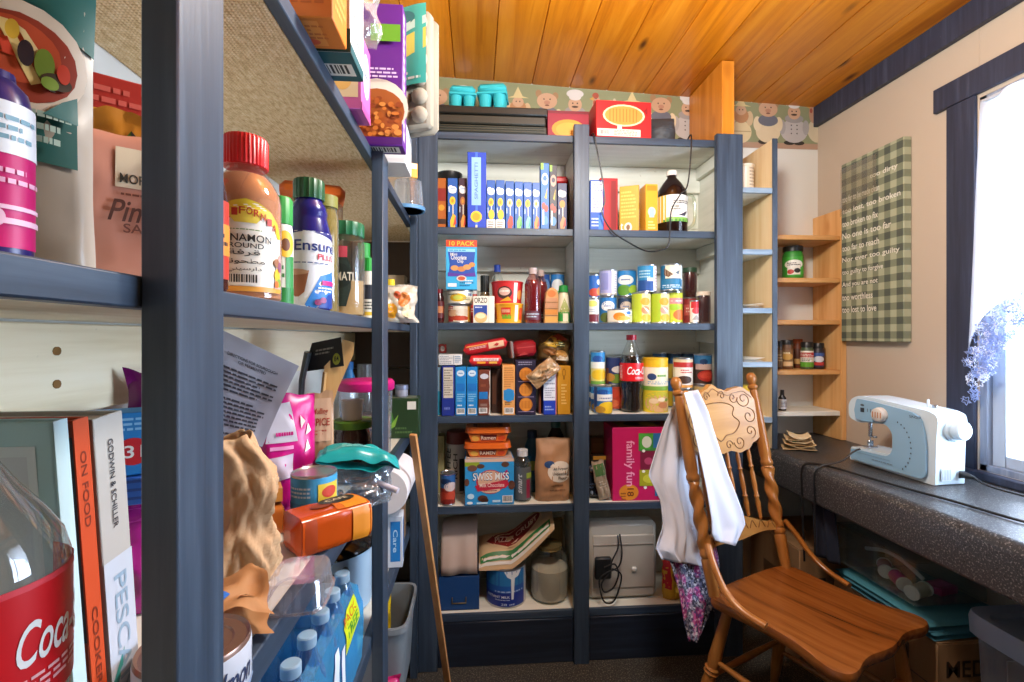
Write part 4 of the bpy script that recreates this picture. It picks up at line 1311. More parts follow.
flow('cookie_packet', 'red and white flow-wrapped packet lying lowest on the box tops', PX(502, 1.83) - PX(469, 1.83), .11, .043, K('#c9262a', .3), {'F': [('r', .08, .5, .95, .95, '#e6d9d6'), ('l', .12, .55, .9, .9, 2, '#c9262a'), ('r', .2, .05, .5, .4, '#e89a2c'), ('r', .62, .05, .9, .4, '#e8b04a')]}, (PX(485.5, 1.83), 1.87, zp), seed=3)
flow('cookie_packet', 'long red packet with pale biscuit end, tilted on the upper pile', PX(509, 1.83) - PX(464, 1.83), .10, .044, K('#b9232a', .3), {'F': [('r', .58, .02, .98, .98, '#d9b08c'), ('p', [(.7, .4), (.8, .75), (.86, .5), (.8, .2)], '#b02a2a'), ('l', .08, .3, .52, .75, 2, '#e8c7c2'), ('r', 0, .8, .56, 1, '#d9873c')]}, (PX(486.5, 1.84), 1.875, zp + .055), ry=-.19, seed=5)
t = thing('biscuit_packet', 'dark red cylinder-ended packet with silver left rim above the navy cracker box', 'packet', (PX(525.5, 1.84), 1.89, PZ(524, 359, 1.84) + .009), .1, None, 0, -.1)
mb = MB(); mb.box(-.048, .043, -.05, .05, 0, .064, K('#8e1519', .35), .014); mb.deco(planes(.09, .1, .064)['F'], [('r', .1, .55, .9, .6, '#b5403c'), ('p', [(.1, .1), (.6, .14), (.4, .3)], '#a52a2a')]); mb.build('wrapper', t)
mb = MB(); mb.box(-.060, -.0485, -.052, .052, -.001, .066, K('#a59a94', .3, .5), .004); mb.build('rim', t)
pouch('snack_bag', 'crumpled brown, yellow and red snack bag slumped over the white-panelled box', 'bag', PX(571, 1.84) - PX(538, 1.84), .09, .118, K('#5d4522', .3),
      [('p', [(.05, .55), (.4, .9), (.75, .7), (.5, .5)], '#d2a63a'), ('p', [(.3, .8), (.6, .98), (.9, .8), (.6, .74)], '#b33a22'), ('e', .62, .62, .16, .1, '#3b3a22'), ('e', .35, .35, .2, .12, '#8a5a2c'), ('e', .7, .3, .2, .14, '#b98a4a'), ('p', [(.5, .1), (.95, .12), (.9, .3), (.6, .25)], '#e6ddc9'), ('l', .5, .56, .8, .7, 2, '#cfcf9a')],
      (PX(556, 1.84) - .004, 1.895, PZ(554, 366, 1.84) + .012), 0, seed=11, crump=.009, freq=6, ry=.12)
pouch('noodle_bag', 'clear beige bag of dry pasta hanging down over the navy cracker box', 'bag', .065, .03, .12, K('#a8845c', .25, 0, .2), [('e', .3, .3, .2, .2, '#c2a37c'), ('e', .7, .5, .15, .2, '#8c6a48'), ('e', .5, .75, .25, .1, '#bb9a70')], (PX(538, 1.79) - .024, 1.787, PZ(538, 383, 1.79)), .0, seed=13, crump=.007, ry=.85, flatbase=False)

# ---------------------------------------------------------------- fourth shelf, right bay
G4R = 'cans on the right shelf below eye level'
corn = [('r', 0, .72, 1, 1, '#2a7fba'), ('e', .4, .82, .22, .1, '#1d4a94'), ('r', 0, .46, 1, .72, '#e6e6e2'), ('l', .3, .52, .8, .62, 1, '#6d7a9a'), ('e', .6, .2, .34, .24, '#e9bf22'), ('e', .3, .12, .2, .14, '#b98a2c')]
za = bcan('yellow corn can at the far left, bottom, peeking out beside the middle post', 589.5, 597, 385, 4, 1.965, '#2463ac', corn, group=G4R)
bcan('dim blue can on top at the far left beside the middle post', 589.5, 597, 353, 4, 1.965, '#6d7a58', [('r', 0, 0, 1, .3, '#c97a3c')], z0=za + .0005, group=G4R)
za = bcan('blue and yellow corn can at the front edge left of the cola bottle', 596.4, 614.6, 386, 4, 1.805, '#2a6cae', corn + [('r', .0, .2, .2, 1, '#22427c')], group=G4R)
za2 = bcan('small blue tin set back under the corn can with green rim', 592.5, 606.5, 386, 4, 1.888, '#2a6cae', corn, group=G4R)
bcan('tall yellow corn can with blue top and green rim on a lower tin', 592.5, 606.8, 351, 4, 1.888, '#e6d27a', [('r', 0, .7, 1, 1, '#2f86c0'), ('e', .4, .8, .25, .1, '#1d4a94'), ('r', 0, .5, 1, .7, '#ece9da'), ('r', 0, .0, 1, .1, '#6ba03c'), ('e', .5, .3, .4, .16, '#e9bc1f')], z0=za2 + .0005, group=G4R)
za = bcan('tomato can underneath the dark vegetable can, left of the cola bottle', 608.5, 624.5, 385.5, 4, 1.90, '#a8452f', [('e', .4, .7, .25, .2, '#c4442a'), ('e', .7, .4, .25, .22, '#b93a24'), ('e', .35, .25, .25, .18, '#cf6a42')], group=G4R)
bcan('dark blue vegetable can on top, left of the cola bottle', 608, 624.5, 356.5, 4, 1.90, '#2b3a6e', [('e', .62, .55, .3, .14, '#d9d2cc'), ('e', .5, .2, .3, .18, '#6c8a34'), ('e', .25, .25, .2, .16, '#c08a34'), ('r', 0, 0, .2, .6, '#7a4a34')], z0=za + .0005, group=G4R)
x, w, h, _ = bs(623.5, 647, 334.5, 4, 1.825)
r = w / 2
cp = [(.0001, .004), (r * .6, 0), (r * .86, .006), (r * .93, .03), (r * .82, h * .2), (r * .9, h * .28), (r * .95, h * .36), (r * .99, h * .4), (r * .99, h * .64), (r * .9, h * .71), (r * .6, h * .82), (r * .38, h * .9), (r * .34, h * .945)]
COLA = K('#140807', .1)
CLB = clear('#f6f8f6', .04, .03, .5, .1)
RED = K('#d0141c', .35)
profile_bottle('full cola bottle with red label and red cap on the right shelf', 'cola_bottle', 'bottle', cp, CLB, COLA, h * .73, K('#cf1f34', .35), [(r * .42, h * .93), (r * .42, h * .995), (.0001, h)], (h * .405, h * .635), RED,
    [('t', 'Coca-Cola', .3, .36, .98, .8, W_), ('r', .06, .1, .16, .9, '#e34a50'), ('l', .07, .12, .15, .88, 9, '#f3d0d0'), ('l', .5, .1, .9, .24, 2, '#f3d0d0')], (x, 1.825 + r, Z4), 0, None, span=PI * 1.05)
x, w, h, _ = bs(647.5, 672, 358, 4, 1.825)
t = thing('onion_canister', 'tall yellow and green canister with noodle bowl picture beside the cola bottle', 'canister', (x, 1.825 + w / 2, Z4))
mb = MB(); r = w / 2
mb.lathe([(.0001, 0), (r, 0), (r, h - .008)], '#e3c92e', 26)
S = cyl(r, 0, h - .008, PI)
mb.deco(S, [('r', 0, .86, 1, 1, '#e2b81e'), ('r', .02, .5, .95, .86, '#e8e2c4'), ('e', .3, .68, .12, .065, '#27406c'), ('l', .44, .66, .7, .74, 1, '#6fa336'), ('l', .2, .53, .9, .6, 2, '#7fa9c9'), ('r', 0, .42, 1, .5, '#79a83a'), ('e', .5, .2, .46, .2, '#c9c23a'), ('e', .5, .17, .38, .16, '#dcae7c'), ('e', .35, .22, .12, .05, '#ead0a8'), ('e', .6, .14, .14, .06, '#c9875a'), ('e', .55, .25, .1, .04, '#efe0c0'), ('e', .7, .24, .06, .03, '#7f9a34')], curved=1)
mb.build('canister_body', t)
mb = MB(); mb.lathe([(r + .001, h - .0085), (r + .001, h - .001), (r - .002, h), (.0001, h)], K('#d9ad1c', .4), 26); mb.build('lid', t)
za = bcan('can with teal foot under the white and red bean can', 677.5, 696.5, 389.5, 4, 1.83, '#d9c9b6', [('r', 0, .4, 1, .75, '#3a9ab4'), ('r', 0, .75, 1, 1, '#c9824a'), ('r', 0, 0, 1, .3, '#2f7f9a')], group=G4R)
bcan('white and red bean can with dark beans picture, right of the canister', 677.5, 696.5, 358, 4, 1.83, '#eae4d6', [('r', 0, .72, 1, .9, '#b92f2a'), ('r', 0, .9, 1, 1, '#d9c9a4'), ('l', .3, .5, .7, .66, 2, '#c23a34'), ('e', .42, .28, .26, .14, '#4a3328'), ('r', 0, 0, 1, .1, '#d99a4a'), ('r', .0, .1, .1, .72, '#d7cbb4')], z0=za + .0005, group=G4R)
za = bcan('cream tin under the dark chilli can near the right post', 697.8, 714, 385.5, 4, 1.83, '#d9cba6', [('r', 0, .85, 1, 1, '#b9a36a'), ('l', .2, .3, .8, .6, 2, '#8c7c52')], group=G4R)
bcan('dark chilli can with blue top near the right post', 698, 715.5, 354, 4, 1.83, '#3a2620', [('r', 0, .7, 1, 1, '#2b6a98'), ('e', .4, .78, .14, .1, '#16375f'), ('r', .1, .5, .9, .7, '#b9a29a'), ('e', .52, .28, .34, .2, '#a52a20'), ('e', .5, .3, .25, .12, '#c04432')], z0=za + .0005, group=G4R)
for i, (u0, u1, lb) in enumerate(((655, 669, 'left'), (669.5, 684, 'middle'), (684.5, 698, 'right'))):
    za = bcan('bottom can of the %s stack hidden at the back behind the canister' % lb, u0, u1, 380, 4, 1.955, '#c9a62c', [('r', 0, .6, 1, 1, '#2a6cae')], group=G4R)
    bcan('blue-topped can on the %s stack at the back behind the canister' % lb, u0, u1, 352.5, 4, 1.955, '#b99a3a', [('r', 0, .6, 1, 1, '#24507f'), ('e', .5, .8, .25, .12, '#3f7fb4')], z0=za + .0005, group=G4R)

# ---------------------------------------------------------------- fifth shelf
Z5 = BZ[5] + .0012
x, w, h, _ = bs(439.5, 455, 474, 5, 1.815)
bcan('tomato can with blue top at the left end of the fifth shelf', 439.5, 455, 474, 5, 1.815, '#8e2a1e', [('r', 0, .55, 1, 1, '#2b5f9c'), ('e', .4, .78, .25, .1, '#17315c'), ('e', .66, .6, .3, .16, '#d6c3be'), ('e', .3, .25, .25, .18, '#b53a26'), ('e', .68, .28, .25, .16, '#c24a32'), ('e', .5, .1, .3, .08, '#7c1f18')])
x, w, h, _ = bs(446, 469, 444, 5, 1.953)
t = thing('coffee_canister', 'large white canister with black lettering and red-brown lid behind the cocoa box', 'canister', (x, 1.953 + w / 2, Z5))
r = w / 2
mb = MB(); mb.lathe([(.0001, 0), (r, 0), (r, h)], '#b9b1a4', 26); mb.deco(cyl(r, 0, h, PI), [('t', 'COFFEE', .1, .15, .3, .9, '#221e1c', 90), ('t', 'RICH', .38, .3, .5, .8, '#3a332f', 90), ('r', .55, .05, .7, .7, '#3a2f2b')], curved=1); mb.build('canister_body', t)
mb = MB(); mb.lathe([(r + .001, h - .003), (r + .002, h), (r, h + .045), (r - .006, h + .048), (.0001, h + .048)], K('#6d2418', .4), 26); mb.build('lid', t)
bbox('flour_box', 'tall pale yellow box at the very back left of the fifth shelf', 'box', 437.8, 444.5, 436, 5, 1.97, .06, '#a59a62', {'F': [('r', .1, .4, .9, .7, '#b9ae7c')]})
# cocoa box
x0, x1 = PX(464.5, 1.815), PX(514, 1.80)
h = PZ(490, 459, 1.81) - Z5
cw = x1 - x0
coc = [('r', 0, .93, 1, 1, '#d9b9a0'), ('r', 0, .84, .3, .93, '#8fa62c'), ('e', .15, .8, .1, .07, '#6d4a3a'), ('e', .32, .84, .08, .05, '#5d3e30'), ('e', .82, .87, .08, .06, '#5d3e30'), ('e', .95, .42, .07, .1, '#5d3a2c'), ('e', .04, .5, .05, .08, '#5d3a2c'),
       ('p', [(.7, .62), (.86, .76), (.88, .68), (.76, .56)], '#c2185b'), ('e', .52, .5, .29, .26, '#c01f3c'), ('e', .52, .52, .26, .225, '#dcae90'), ('e', .52, .33, .2, .07, '#e2c2a6'), ('p', [(.2, .42), (.86, .54), (.9, .44), (.82, .36), (.26, .3)], '#c01f3c'),
       ('t', 'SWISS MISS', .155, .525, .905, .715, '#1d2c5c'), ('t', 'SWISS MISS', .165, .54, .895, .70, W_), ('t', 'Milk Chocolate', .3, .39, .8, .475, '#f2dcd0'), ('l', .38, .29, .68, .33, 1, '#8a2a2a'),
       ('e', .36, .15, .1, .07, '#5b3527'), ('e', .40, .11, .08, .05, '#432318'), ('e', .12, .2, .07, .06, '#bfe2f2'), ('r', .24, .03, .46, .07, '#bfe2f2'), ('r', .56, .06, .72, .11, '#bfe2f2'), ('e', .1, .06, .06, .03, W_), ('b', .76, .05, .97, .2)]
carton('cocoa_box', 'sky blue hot cocoa box with red round badge on the fifth shelf', 'box', cw, .13, h, '#2f97d6', {'F': coc, 'T': [('r', .02, .02, .98, .98, '#c9ab97')], 'R': [('l', .2, .2, .8, .8, 8, '#8fd0f0')], 'L': [('l', .2, .2, .8, .8, 8, '#8fd0f0')]}, ((x0 + x1) / 2, 1.88, Z5), .02)
def bowl_pack(label, u0, u1, vt, z0, Y, txt):
    um = (u0 + u1) / 2
    w = PX(u1, Y) - PX(u0, Y)
    h = PZ(um, vt, Y) - z0
    t = thing('noodle_bowl', label, 'noodle bowl', (PX(um, Y), Y + .055, z0), 0, 'orange noodle bowls on the cocoa box')
    def rr(a, b, wx, wy):
        an = 2 * PI * a
        c, s = cos(an), sin(an)
        k = (abs(c) ** 5 + abs(s) ** 5) ** -.2
        return (c * k * wx, s * k * wy)
    mb = MB()
    og = K('#b93418', .35)
    mb.grid(lambda a, b: (*rr(a, b, w / 2 * (.76 + .16 * b), .045 * (.8 + .18 * b)), h * .62 * b), 40, 3, og, wrap=True)
    mb.add([(*rr(i / 40, 0, w / 2 * .76, .036), 0) for i in range(40)], [list(range(40))[::-1]], og)
    SF = lambda a, b, l: ((a - .5) * w * (.72 + .14 * b), -.045 * (.8 + .18 * b) - l - .0006, h * .62 * b)
    mb.deco(SF, [('r', 0, .08, 1, .85, '#d9722a'), ('r', .28, .15, .72, .8, '#7a2418'), ('t', txt, .3, .26, .7, .68, '#f2ddc2'), ('e', .14, .4, .1, .3, '#e3b04a'), ('e', .86, .45, .1, .3, '#c9481f')])
    mb.build('bowl', t)
    mb = MB()
    lg = K('#d9641e', .3)
    mb.grid(lambda a, b: (*rr(a, b, w / 2 * (1 - .04 * b), .055 * (1 - .05 * b)), h * (.62 + .36 * b)), 40, 2, lg, wrap=True)
    mb.grid(lambda a, b: (*rr(a, b, w / 2 * (1 - .2 * b), .055 * (1 - .2 * b)), h * .62), 40, 1, lg, wrap=True, flip=True)
    mb.add([(*rr(i / 40, 0, w / 2 * .96, .0522), h * .98) for i in range(40)], [list(range(40))], lg)
    ST = lambda a, b, l: ((a - .5) * w * .8, (b - .5) * .085, h * .98 + l)
    mb.deco(ST, [('r', .1, .1, .9, .9, '#8c2f16'), ('l', .2, .2, .8, .8, 4, '#e9a04a')])
    mb.build('lid', t)
    return z0 + h + .0005
zz = bowl_pack('orange instant noodle bowl resting directly on the cocoa box', 463.5, 512, 443.5, Z5 + h + .0015, 1.82, 'RAMEN')
bowl_pack('orange instant noodle bowl on top of the other noodle bowl', 465, 512, 427.5, zz, 1.825, 'Ramen')
x, w, h, _ = bs(514.5, 532, 451, 5, 1.83)
r = w / 2
profile_bottle('small clear drink bottle with white cap beside the cocoa box', 'drink_bottle', 'bottle', [(.0001, .003), (r * .85, 0), (r, .006), (r, h * .72), (r * .7, h * .83), (r * .4, h * .87), (r * .4, h * .89)], CLB, clear('#c9d0d0', .1, .05, .3), h * .7, '#cfd0cf', [(r * .6, h * .87), (r * .62, h - .001), (.0001, h)], (h * .05, h * .68), '#5a5f62',
    [('t', 'smart', .3, .2, .46, .8, '#cfd3d4', 90), ('r', .62, .05, .78, .62, '#8c2344'), ('r', .62, .66, .92, .82, '#8fa83a'), ('r', .82, .0, .94, .5, '#2c2f33')], (x, 1.83 + r, Z5))
x, w, h, _ = bs(525, 541, 432, 5, 1.95)
r = w / 2
profile_bottle('dark teal bottle standing in shade behind the flour bag', 'drink_bottle', 'bottle', [(.0001, .003), (r, 0), (r, h * .6), (r * .9, h * .75), (r * .55, h * .88), (r * .5, h * .9)], K('#24586e', .3), None, 0, '#1f3d58', [(r * .6, h * .88), (r * .6, h), (.0001, h)], (h * .2, h * .6), '#2a6c8c', [('e', .5, .6, .25, .2, '#8fae5c')], (x, 1.95 + r, Z5))
x, w, h, _ = bs(547, 568, 423, 5, 1.955)
r = w / 2
profile_bottle('dark cola bottle with teal cap behind the flour bag', 'cola_bottle', 'bottle', [(.0001, .003), (r, 0), (r, h * .62), (r * .88, h * .74), (r * .5, h * .87), (r * .38, h * .92)], K('#1b0d0b', .1), None, 0, K('#175a52', .35), [(r * .46, h * .91), (r * .46, h), (.0001, h)], None, W_, [], (x, 1.955 + r, Z5))
x, w, h, _ = bs(537.5, 573, 440, 5, 1.815)
pouch('flour_bag', 'brown paper flour bag with white oval label on the fifth shelf', 'bag', w * 1.0, .085, h, K('#ab7f5a', .6, 0, .1), [('e', .66, .48, .34, .165, '#d9cfc0'), ('e', .36, .60, .14, .055, '#27497c'), ('t', 'All Purpose', .48, .5, .9, .55, '#3a3532'), ('t', 'Unbleached', .46, .43, .9, .48, '#3a3532'), ('t', 'Flour', .62, .36, .86, .41, '#3a3532'), ('l', .4, .24, .78, .3, 1, '#7c5638'), ('l', .36, .18, .8, .21, 1, '#7c5638')],
      (x - .002, 1.868, Z5), .04, seed=21, crump=.006, freq=5, seal=.02, curve=5)
# pink snack box in the right bay
x, w, h, _ = bs(613.5, 694, 427.5, 5, 1.815)
ff = [('t', 'family fun', .14, .2, .27, .82, '#f0a8c8', -90), ('e', .2, .115, .12, .11, '#d9892a'), ('t', '18', .18, .06, .26, .17, '#6d3410', -90), ('l', .1, .0, .16, .12, 3, '#8c4a1c'),
      ('r', .32, .68, .74, .92, '#3a8a3c'), ('p', [(.32, .92), (.5, .9), (.46, .7), (.34, .7)], '#4fa83c'), ('e', .42, .8, .06, .08, '#d9e2d2'), ('r', .5, .72, .74, .92, '#2f6ca4'), ('r', .34, .4, .74, .68, '#7a1a3c'), ('e', .44, .54, .05, .05, '#b5446c'), ('e', .55, .56, .05, .05, '#b5446c'), ('e', .6, .47, .05, .05, '#c4587c'), ('r', .33, .2, .72, .42, '#a4a422'), ('e', .45, .3, .08, .06, '#c9c93c'), ('e', .6, .28, .08, .06, '#8c9a1c'), ('r', .52, .06, .8, .2, '#2a78a8'), ('e', .38, .68, .02, .02, W_), ('e', .38, .4, .02, .02, W_), ('e', .4, .18, .02, .02, W_)]
carton('snack_box', 'large hot pink family snack box partly hidden by the white cloth', 'box', w, .14, h, '#c2185c', {'F': ff, 'T': [('r', .1, .1, .95, .9, '#a8741f'), ('e', .3, .5, .1, .3, '#5c2f1f'), ('e', .5, .5, .1, .3, '#c9a22c'), ('e', .7, .5, .1, .3, '#8c2f22'), ('e', .88, .5, .08, .3, '#6d8a2c')], 'L': [('r', .1, .1, .9, .9, '#b01452')]}, (x, 1.89, Z5), -.02)
pouch('seed_bag', 'slim pale packet with green top leaning beside the pink snack box', 'packet', .05, .028, .15, K('#9c8a74', .3, 0, .15), [('r', .1, .62, .9, .92, '#4a6c3a'), ('l', .2, .3, .8, .5, 3, '#c9b9a4')], (PX(607.5, 1.83) - .010, 1.835, Z5 + .008), .1, seed=5, ry=-.2)
pouch('foil_bag', 'crumpled dark navy bag at the left end of the fifth shelf, right bay', 'bag', .05, .06, .125, K('#151b28', .25), [('l', .2, .3, .8, .5, 2, '#4a566c'), ('e', .4, .2, .1, .06, '#8fa0b8')], (PX(594.5, 1.83) + .001, 1.88, Z5 + .002), 0, seed=8, crump=.006)
bbox('cereal_box', 'dim tan box standing at the back left of the pink snack box', 'box', 591, 606, 438, 5, 1.98, .05, '#7a5c34', {'F': [('r', .1, .7, .9, .9, '#8f6f42')]})
bbox('cereal_box', 'low dark yellow-topped box in front of the tan box', 'box', 593, 606, 456, 5, 1.92, .05, '#3a2a20', {'F': [('r', 0, .9, 1, 1, '#b57f2c')]})

# ---------------------------------------------------------------- bottom shelf
Z6 = BZ[6] + .0012
x, w, h, _ = bs(438.5, 479, 576.5, 6, 1.83)
t = thing('file_box', 'dark blue card box with brass label holder on the bottom shelf', 'box', (x + .001, 1.93, Z6))
mb = MB()
bxm = K('#15437c', .55)
for a in ((-w / 2, w / 2, -.1, -.096), (-w / 2, w / 2, .096, .1), (-w / 2, -w / 2 + .004, -.096, .096), (w / 2 - .004, w / 2, -.096, .096)):
    mb.box(*a, 0, h, bxm, .001)
mb.box(-w / 2, w / 2, -.1, .1, 0, .004, bxm, .001)
mb.build('tray', t)
mb = MB()
br = K('#7a6a44', .35, .7)
for (a, b, c, d) in ((-.028, .028, .025, .029), (-.028, -.024, .029, .05), (.024, .028, .029, .05)):
    mb.box(a, b, -.1035, -.1002, c, d, br, .0008)
mb.build('label_holder', t)
x2, w2, h2, zb2 = bs(438.5, 478, 528, 6, 1.84, 577)
pb = MB()
def pbf(a, b, l=0):
    z = h * .96 + .02 * sin(b * 3) + (h2 * .80) * (1 - (1 - b) ** 2.6) + .01 * vn(a * 3, b * 3, 3) + .012 * a * b
    return ((a - .5) * (w2 - .012), -.103 + .16 * b ** 1.3 + .008 * vn(a * 4 + 3, b * 2, 8), z + .008)
pb.grid(pbf, 14, 14, K('#b8a396', .75, 0, .05))
pb.grid(lambda a, b: (lambda p: (p[0], p[1] + .01 + .02 * b, p[2] - .006))(pbf(a, b)), 14, 14, K('#b8a396', .75, 0, .05), flip=True)
o = pb.build('paper_bag', None, (x + .001, 1.93, Z6 + .009), autos=0, solid=.001)
tag(o, 'pale brown folded paper bag lying on the dark blue card box', 'paper bag')
x, w, h, _ = bs(487, 527.5, 570, 6, 1.825)
r = w / 2
t = thing('milk_tin', 'large royal blue and white powder tin on the bottom shelf', 'tin', (x, 1.825 + r, Z6))
mb = MB(); mb.lathe([(.0001, 0), (r, 0), (r + .001, .003), (r, .006), (r, h - .006), (r + .001, h - .003), (r, h), (.0001, h)], tin(), 30); mb.build('tin_body', t)
mb = MB(); mb.lathe([(r - .0004, .007), (r + .0004, .0072), (r + .0004, h - .0072), (r - .0004, h - .007)], '#14318f', 30)
S = cyl(r + .0004, .007, h - .007, PI)
mb.deco(S, [('r', .82, 0, 1, 1, '#cfd2da'), ('r', 0, .55, .82, 1, '#2a78b4'), ('r', 0, .38, .82, .58, '#1f57a8'), ('p', [(.45, 1), (.74, 1), (.68, .84), (.62, .8), (.6, .2), (.565, .2), (.56, .78), (.5, .84)], '#dfe6ec'), ('l', .3, .38, .78, .46, 1, '#a9c2e6'), ('t', 'INSTANT MILK', .14, .24, .54, .31, '#e2e9f6'), ('l', .3, .17, .54, .21, 1, '#c9d6f0'), ('t', '28 oz', .4, .04, .62, .1, '#c9d6f0')], curved=1)
mb.build('paper_label', t)
zt6 = Z6 + h + .001
# pizza crust bag lying on the tin
pc = MB()
x0, x1 = PX(480, 1.82), PX(556, 1.82)
pw = x1 - x0
def pcf(a, b, l=0, k=1):
    e = max(0, 1 - abs(2 * a - 1) ** 3) ** .5 * max(0, 1 - abs(2 * b - 1) ** 3) ** .5
    rise = .15 * max(0, (a - .42) / .58) ** 1.2
    sag = -.012 * (1 - min(1, b / .25)) ** 2
    return ((a - .5) * pw, -.07 + .15 * b + .004 * vn(a * 5, b * 5, 4), .006 + .036 * e * k + .055 * b + rise + sag + .006 * vn(a * 7, b * 6, 2) * e * k - .003 * (1 - k) + l)
crm = K('#c9ab84', .3, 0, .05)
pc.grid(lambda a, b: pcf(a, b), 26, 16, crm)
pc.grid(lambda a, b: pcf(a, b, 0, 0), 26, 16, crm, flip=True)
SPC = lambda a, b, l: pcf(a, b, l + .0008)
pc.deco(SPC, [('r', .0, .02, .93, .12, '#d9d4cc'), ('r', .02, .06, .95, .2, '#1f6e34'), ('e', .5, .56, .4, .32, '#d2b189'), ('e', .5, .56, .34, .27, '#7d1a18'), ('p', [(.1, .56), (.2, .4), (.2, .72)], '#7d1a18'), ('t', 'PIZZA CRUST', .22, .46, .8, .62, '#e6c9b4'), ('l', .4, .7, .62, .76, 1, '#c99a84'), ('p', [(.46, .36), (.54, .36), (.5, .31)], '#e6c9b4'), ('r', .86, .3, 1, .9, '#bda489')], curved=2, lift=.001, step=.0005)
o = pc.build('pizza_crust_bag', None, ((x0 + x1) / 2 - .004, 1.90, zt6 + .006), (0, 0, 0), autos=0)
tag(o, 'green and cream pizza crust bag with dark red badge lying on the blue tin', 'bag')
x, w, h, _ = bs(533, 572, 551, 6, 1.828)
r = w / 2 - .001
gj = thing('glass_jar', 'big glass jar half full of flour on the bottom shelf', 'jar', (x - .001, 1.828 + r, Z6))
mb = MB()
jp = [(.0001, .004), (r * .75, 0), (r * .93, .008), (r, .03), (r, h * .66), (r * .9, h * .78), (r * .66, h * .86), (r * .62, h * .95)]
mb.lathe(jp, clear('#e9efe6', .06, .03, .55, .1), 30); mb.build('glass_body', gj)
mb = MB(); rp = rprof(jp)
mb.lathe([(.0001, .006), (r * .72, .004), (r * .9, .011), (r * .965, .032), (r * .965, h * .58), (r * .5, h * .62), (.0001, h * .6)], K('#c9bcb4', .9), 30); mb.build('flour', gj)
mb = MB(); mb.lathe([(r * .64, h * .94), (r * .66, h * .99), (.0001, h)], K('#8d7c52', .35, .6), 30); mb.tube([(r * .66 * cos(a * PI / 8), r * .66 * sin(a * PI / 8), h * .93) for a in range(16)], .002, K('#9a8a5c', .3, .8), 6, closed=True); mb.build('lid', gj)
# boards behind
b = MB(); b.box(PX(551, 1.99), PX(563, 1.99), 2.0, 2.02, Z6, PZ(556, 519, 2.0), '#8a6f3c', .002); tag(b.build('cutting_board'), 'narrow ochre wooden board standing behind the glass jar', 'board')
# white appliance
x, w, h, _ = bs(589, 659, 524, 6, 1.835)
ap = thing('warming_tray', 'cream enamel appliance standing on edge on the bottom shelf', 'appliance', (x, 1.875, Z6), 0.0, None, 0, 0)
mb = MB()
cr = K('#b5aea2', .35, 0, .04)
mb.box(-w / 2 + .0015, w / 2, -.02, .05, .002, h, cr, .016)
mb.box(-w / 2 + .02, w / 2 - .012, -.026, -.018, h * .16, h * .84, cr, .006)
mb.tube([(-w / 2 + .02, -.027, h * .72), (w / 2 - .02, -.027, h * .72)], .003, K('#8f887c', .4), 6)
mb.build('body', ap)
mb = MB(); mb.box(w * .12, w * .19, -.036, -.024, h * .38, h * .43, K('#d9d5cc', .3), .003); mb.build('latch', ap)
ca = thing('power_adapter', 'black adapter box with coiled cable leaning against the cream appliance', 'adapter', (PX(606, 1.82), 1.813, Z6 + .104))
mb = MB(); mb.box(-.045, .02, -.006, .014, .0, .085, K('#121416', .5), .006); mb.build('adapter_box', ca)
mb = MB()
cb = K('#17181a', .45)
mb.tube(spline([(.05, .02, .16), (.045, .0, .12), (.02, -.004, .07), (.012, -.006, .03), (-.02, -.006, -.01), (-.01, -.006, -.045), (.025, -.006, -.03), (.045, -.006, .02), (.03, -.006, .06), (-.01, -.008, .05)], 7), .0032, cb, 7)
mb.tube(spline([(.058, .02, .165), (.06, -.002, .1), (.045, -.006, .05), (.0, -.008, .03), (-.03, -.008, .0), (-.015, -.008, -.075), (.02, -.008, -.085), (.045, -.008, -.04), (.055, -.008, .02), (.02, -.01, .045)], 7), .0032, cb, 7)
mb.build('cable', ca)
pouch('snack_bag', 'red and yellow bag at the right end of the bottom shelf behind the cloth', 'bag', .08, .06, .15, K('#c9971f', .35), [('r', 0, .3, .35, 1, '#b3141f'), ('e', .6, .6, .2, .12, '#7a4a1c'), ('e', .7, .3, .2, .1, '#e0b53c')], (PX(672, 1.83) + .012, 1.86, Z6), 0, seed=3, seal=.03)
# ================================================================ narrow bay and corner shelf contents
def yslot(u0, u1, vt, Y, z0):
    um = (u0 + u1) / 2
    return PX(um, Y), PX(u1, Y) - PX(u0, Y), PZ(um, vt, Y) - z0
z0 = 1.8145
x, w, h = yslot(741, 758, 163, 1.86, z0)
t = thing('canister', 'cream printed canister on the top shelf of the narrow bay', 'canister', (x, 1.86 + w / 2, z0))
r = w / 2
mb = MB(); mb.lathe([(.0001, 0), (r, 0), (r, h - .004)], '#d9cdb8', 24); mb.deco(cyl(r, 0, h, PI), [('l', .5, .1, .9, .9, 7, '#a99a84'), ('r', .1, .1, .4, .9, '#e6ded0')], curved=1); mb.build('canister_body', t)
mb = MB(); mb.lathe([(r + .001, h - .0045), (r + .001, h), (.0001, h)], K('#e6e0d2', .4), 24); mb.build('lid', t)

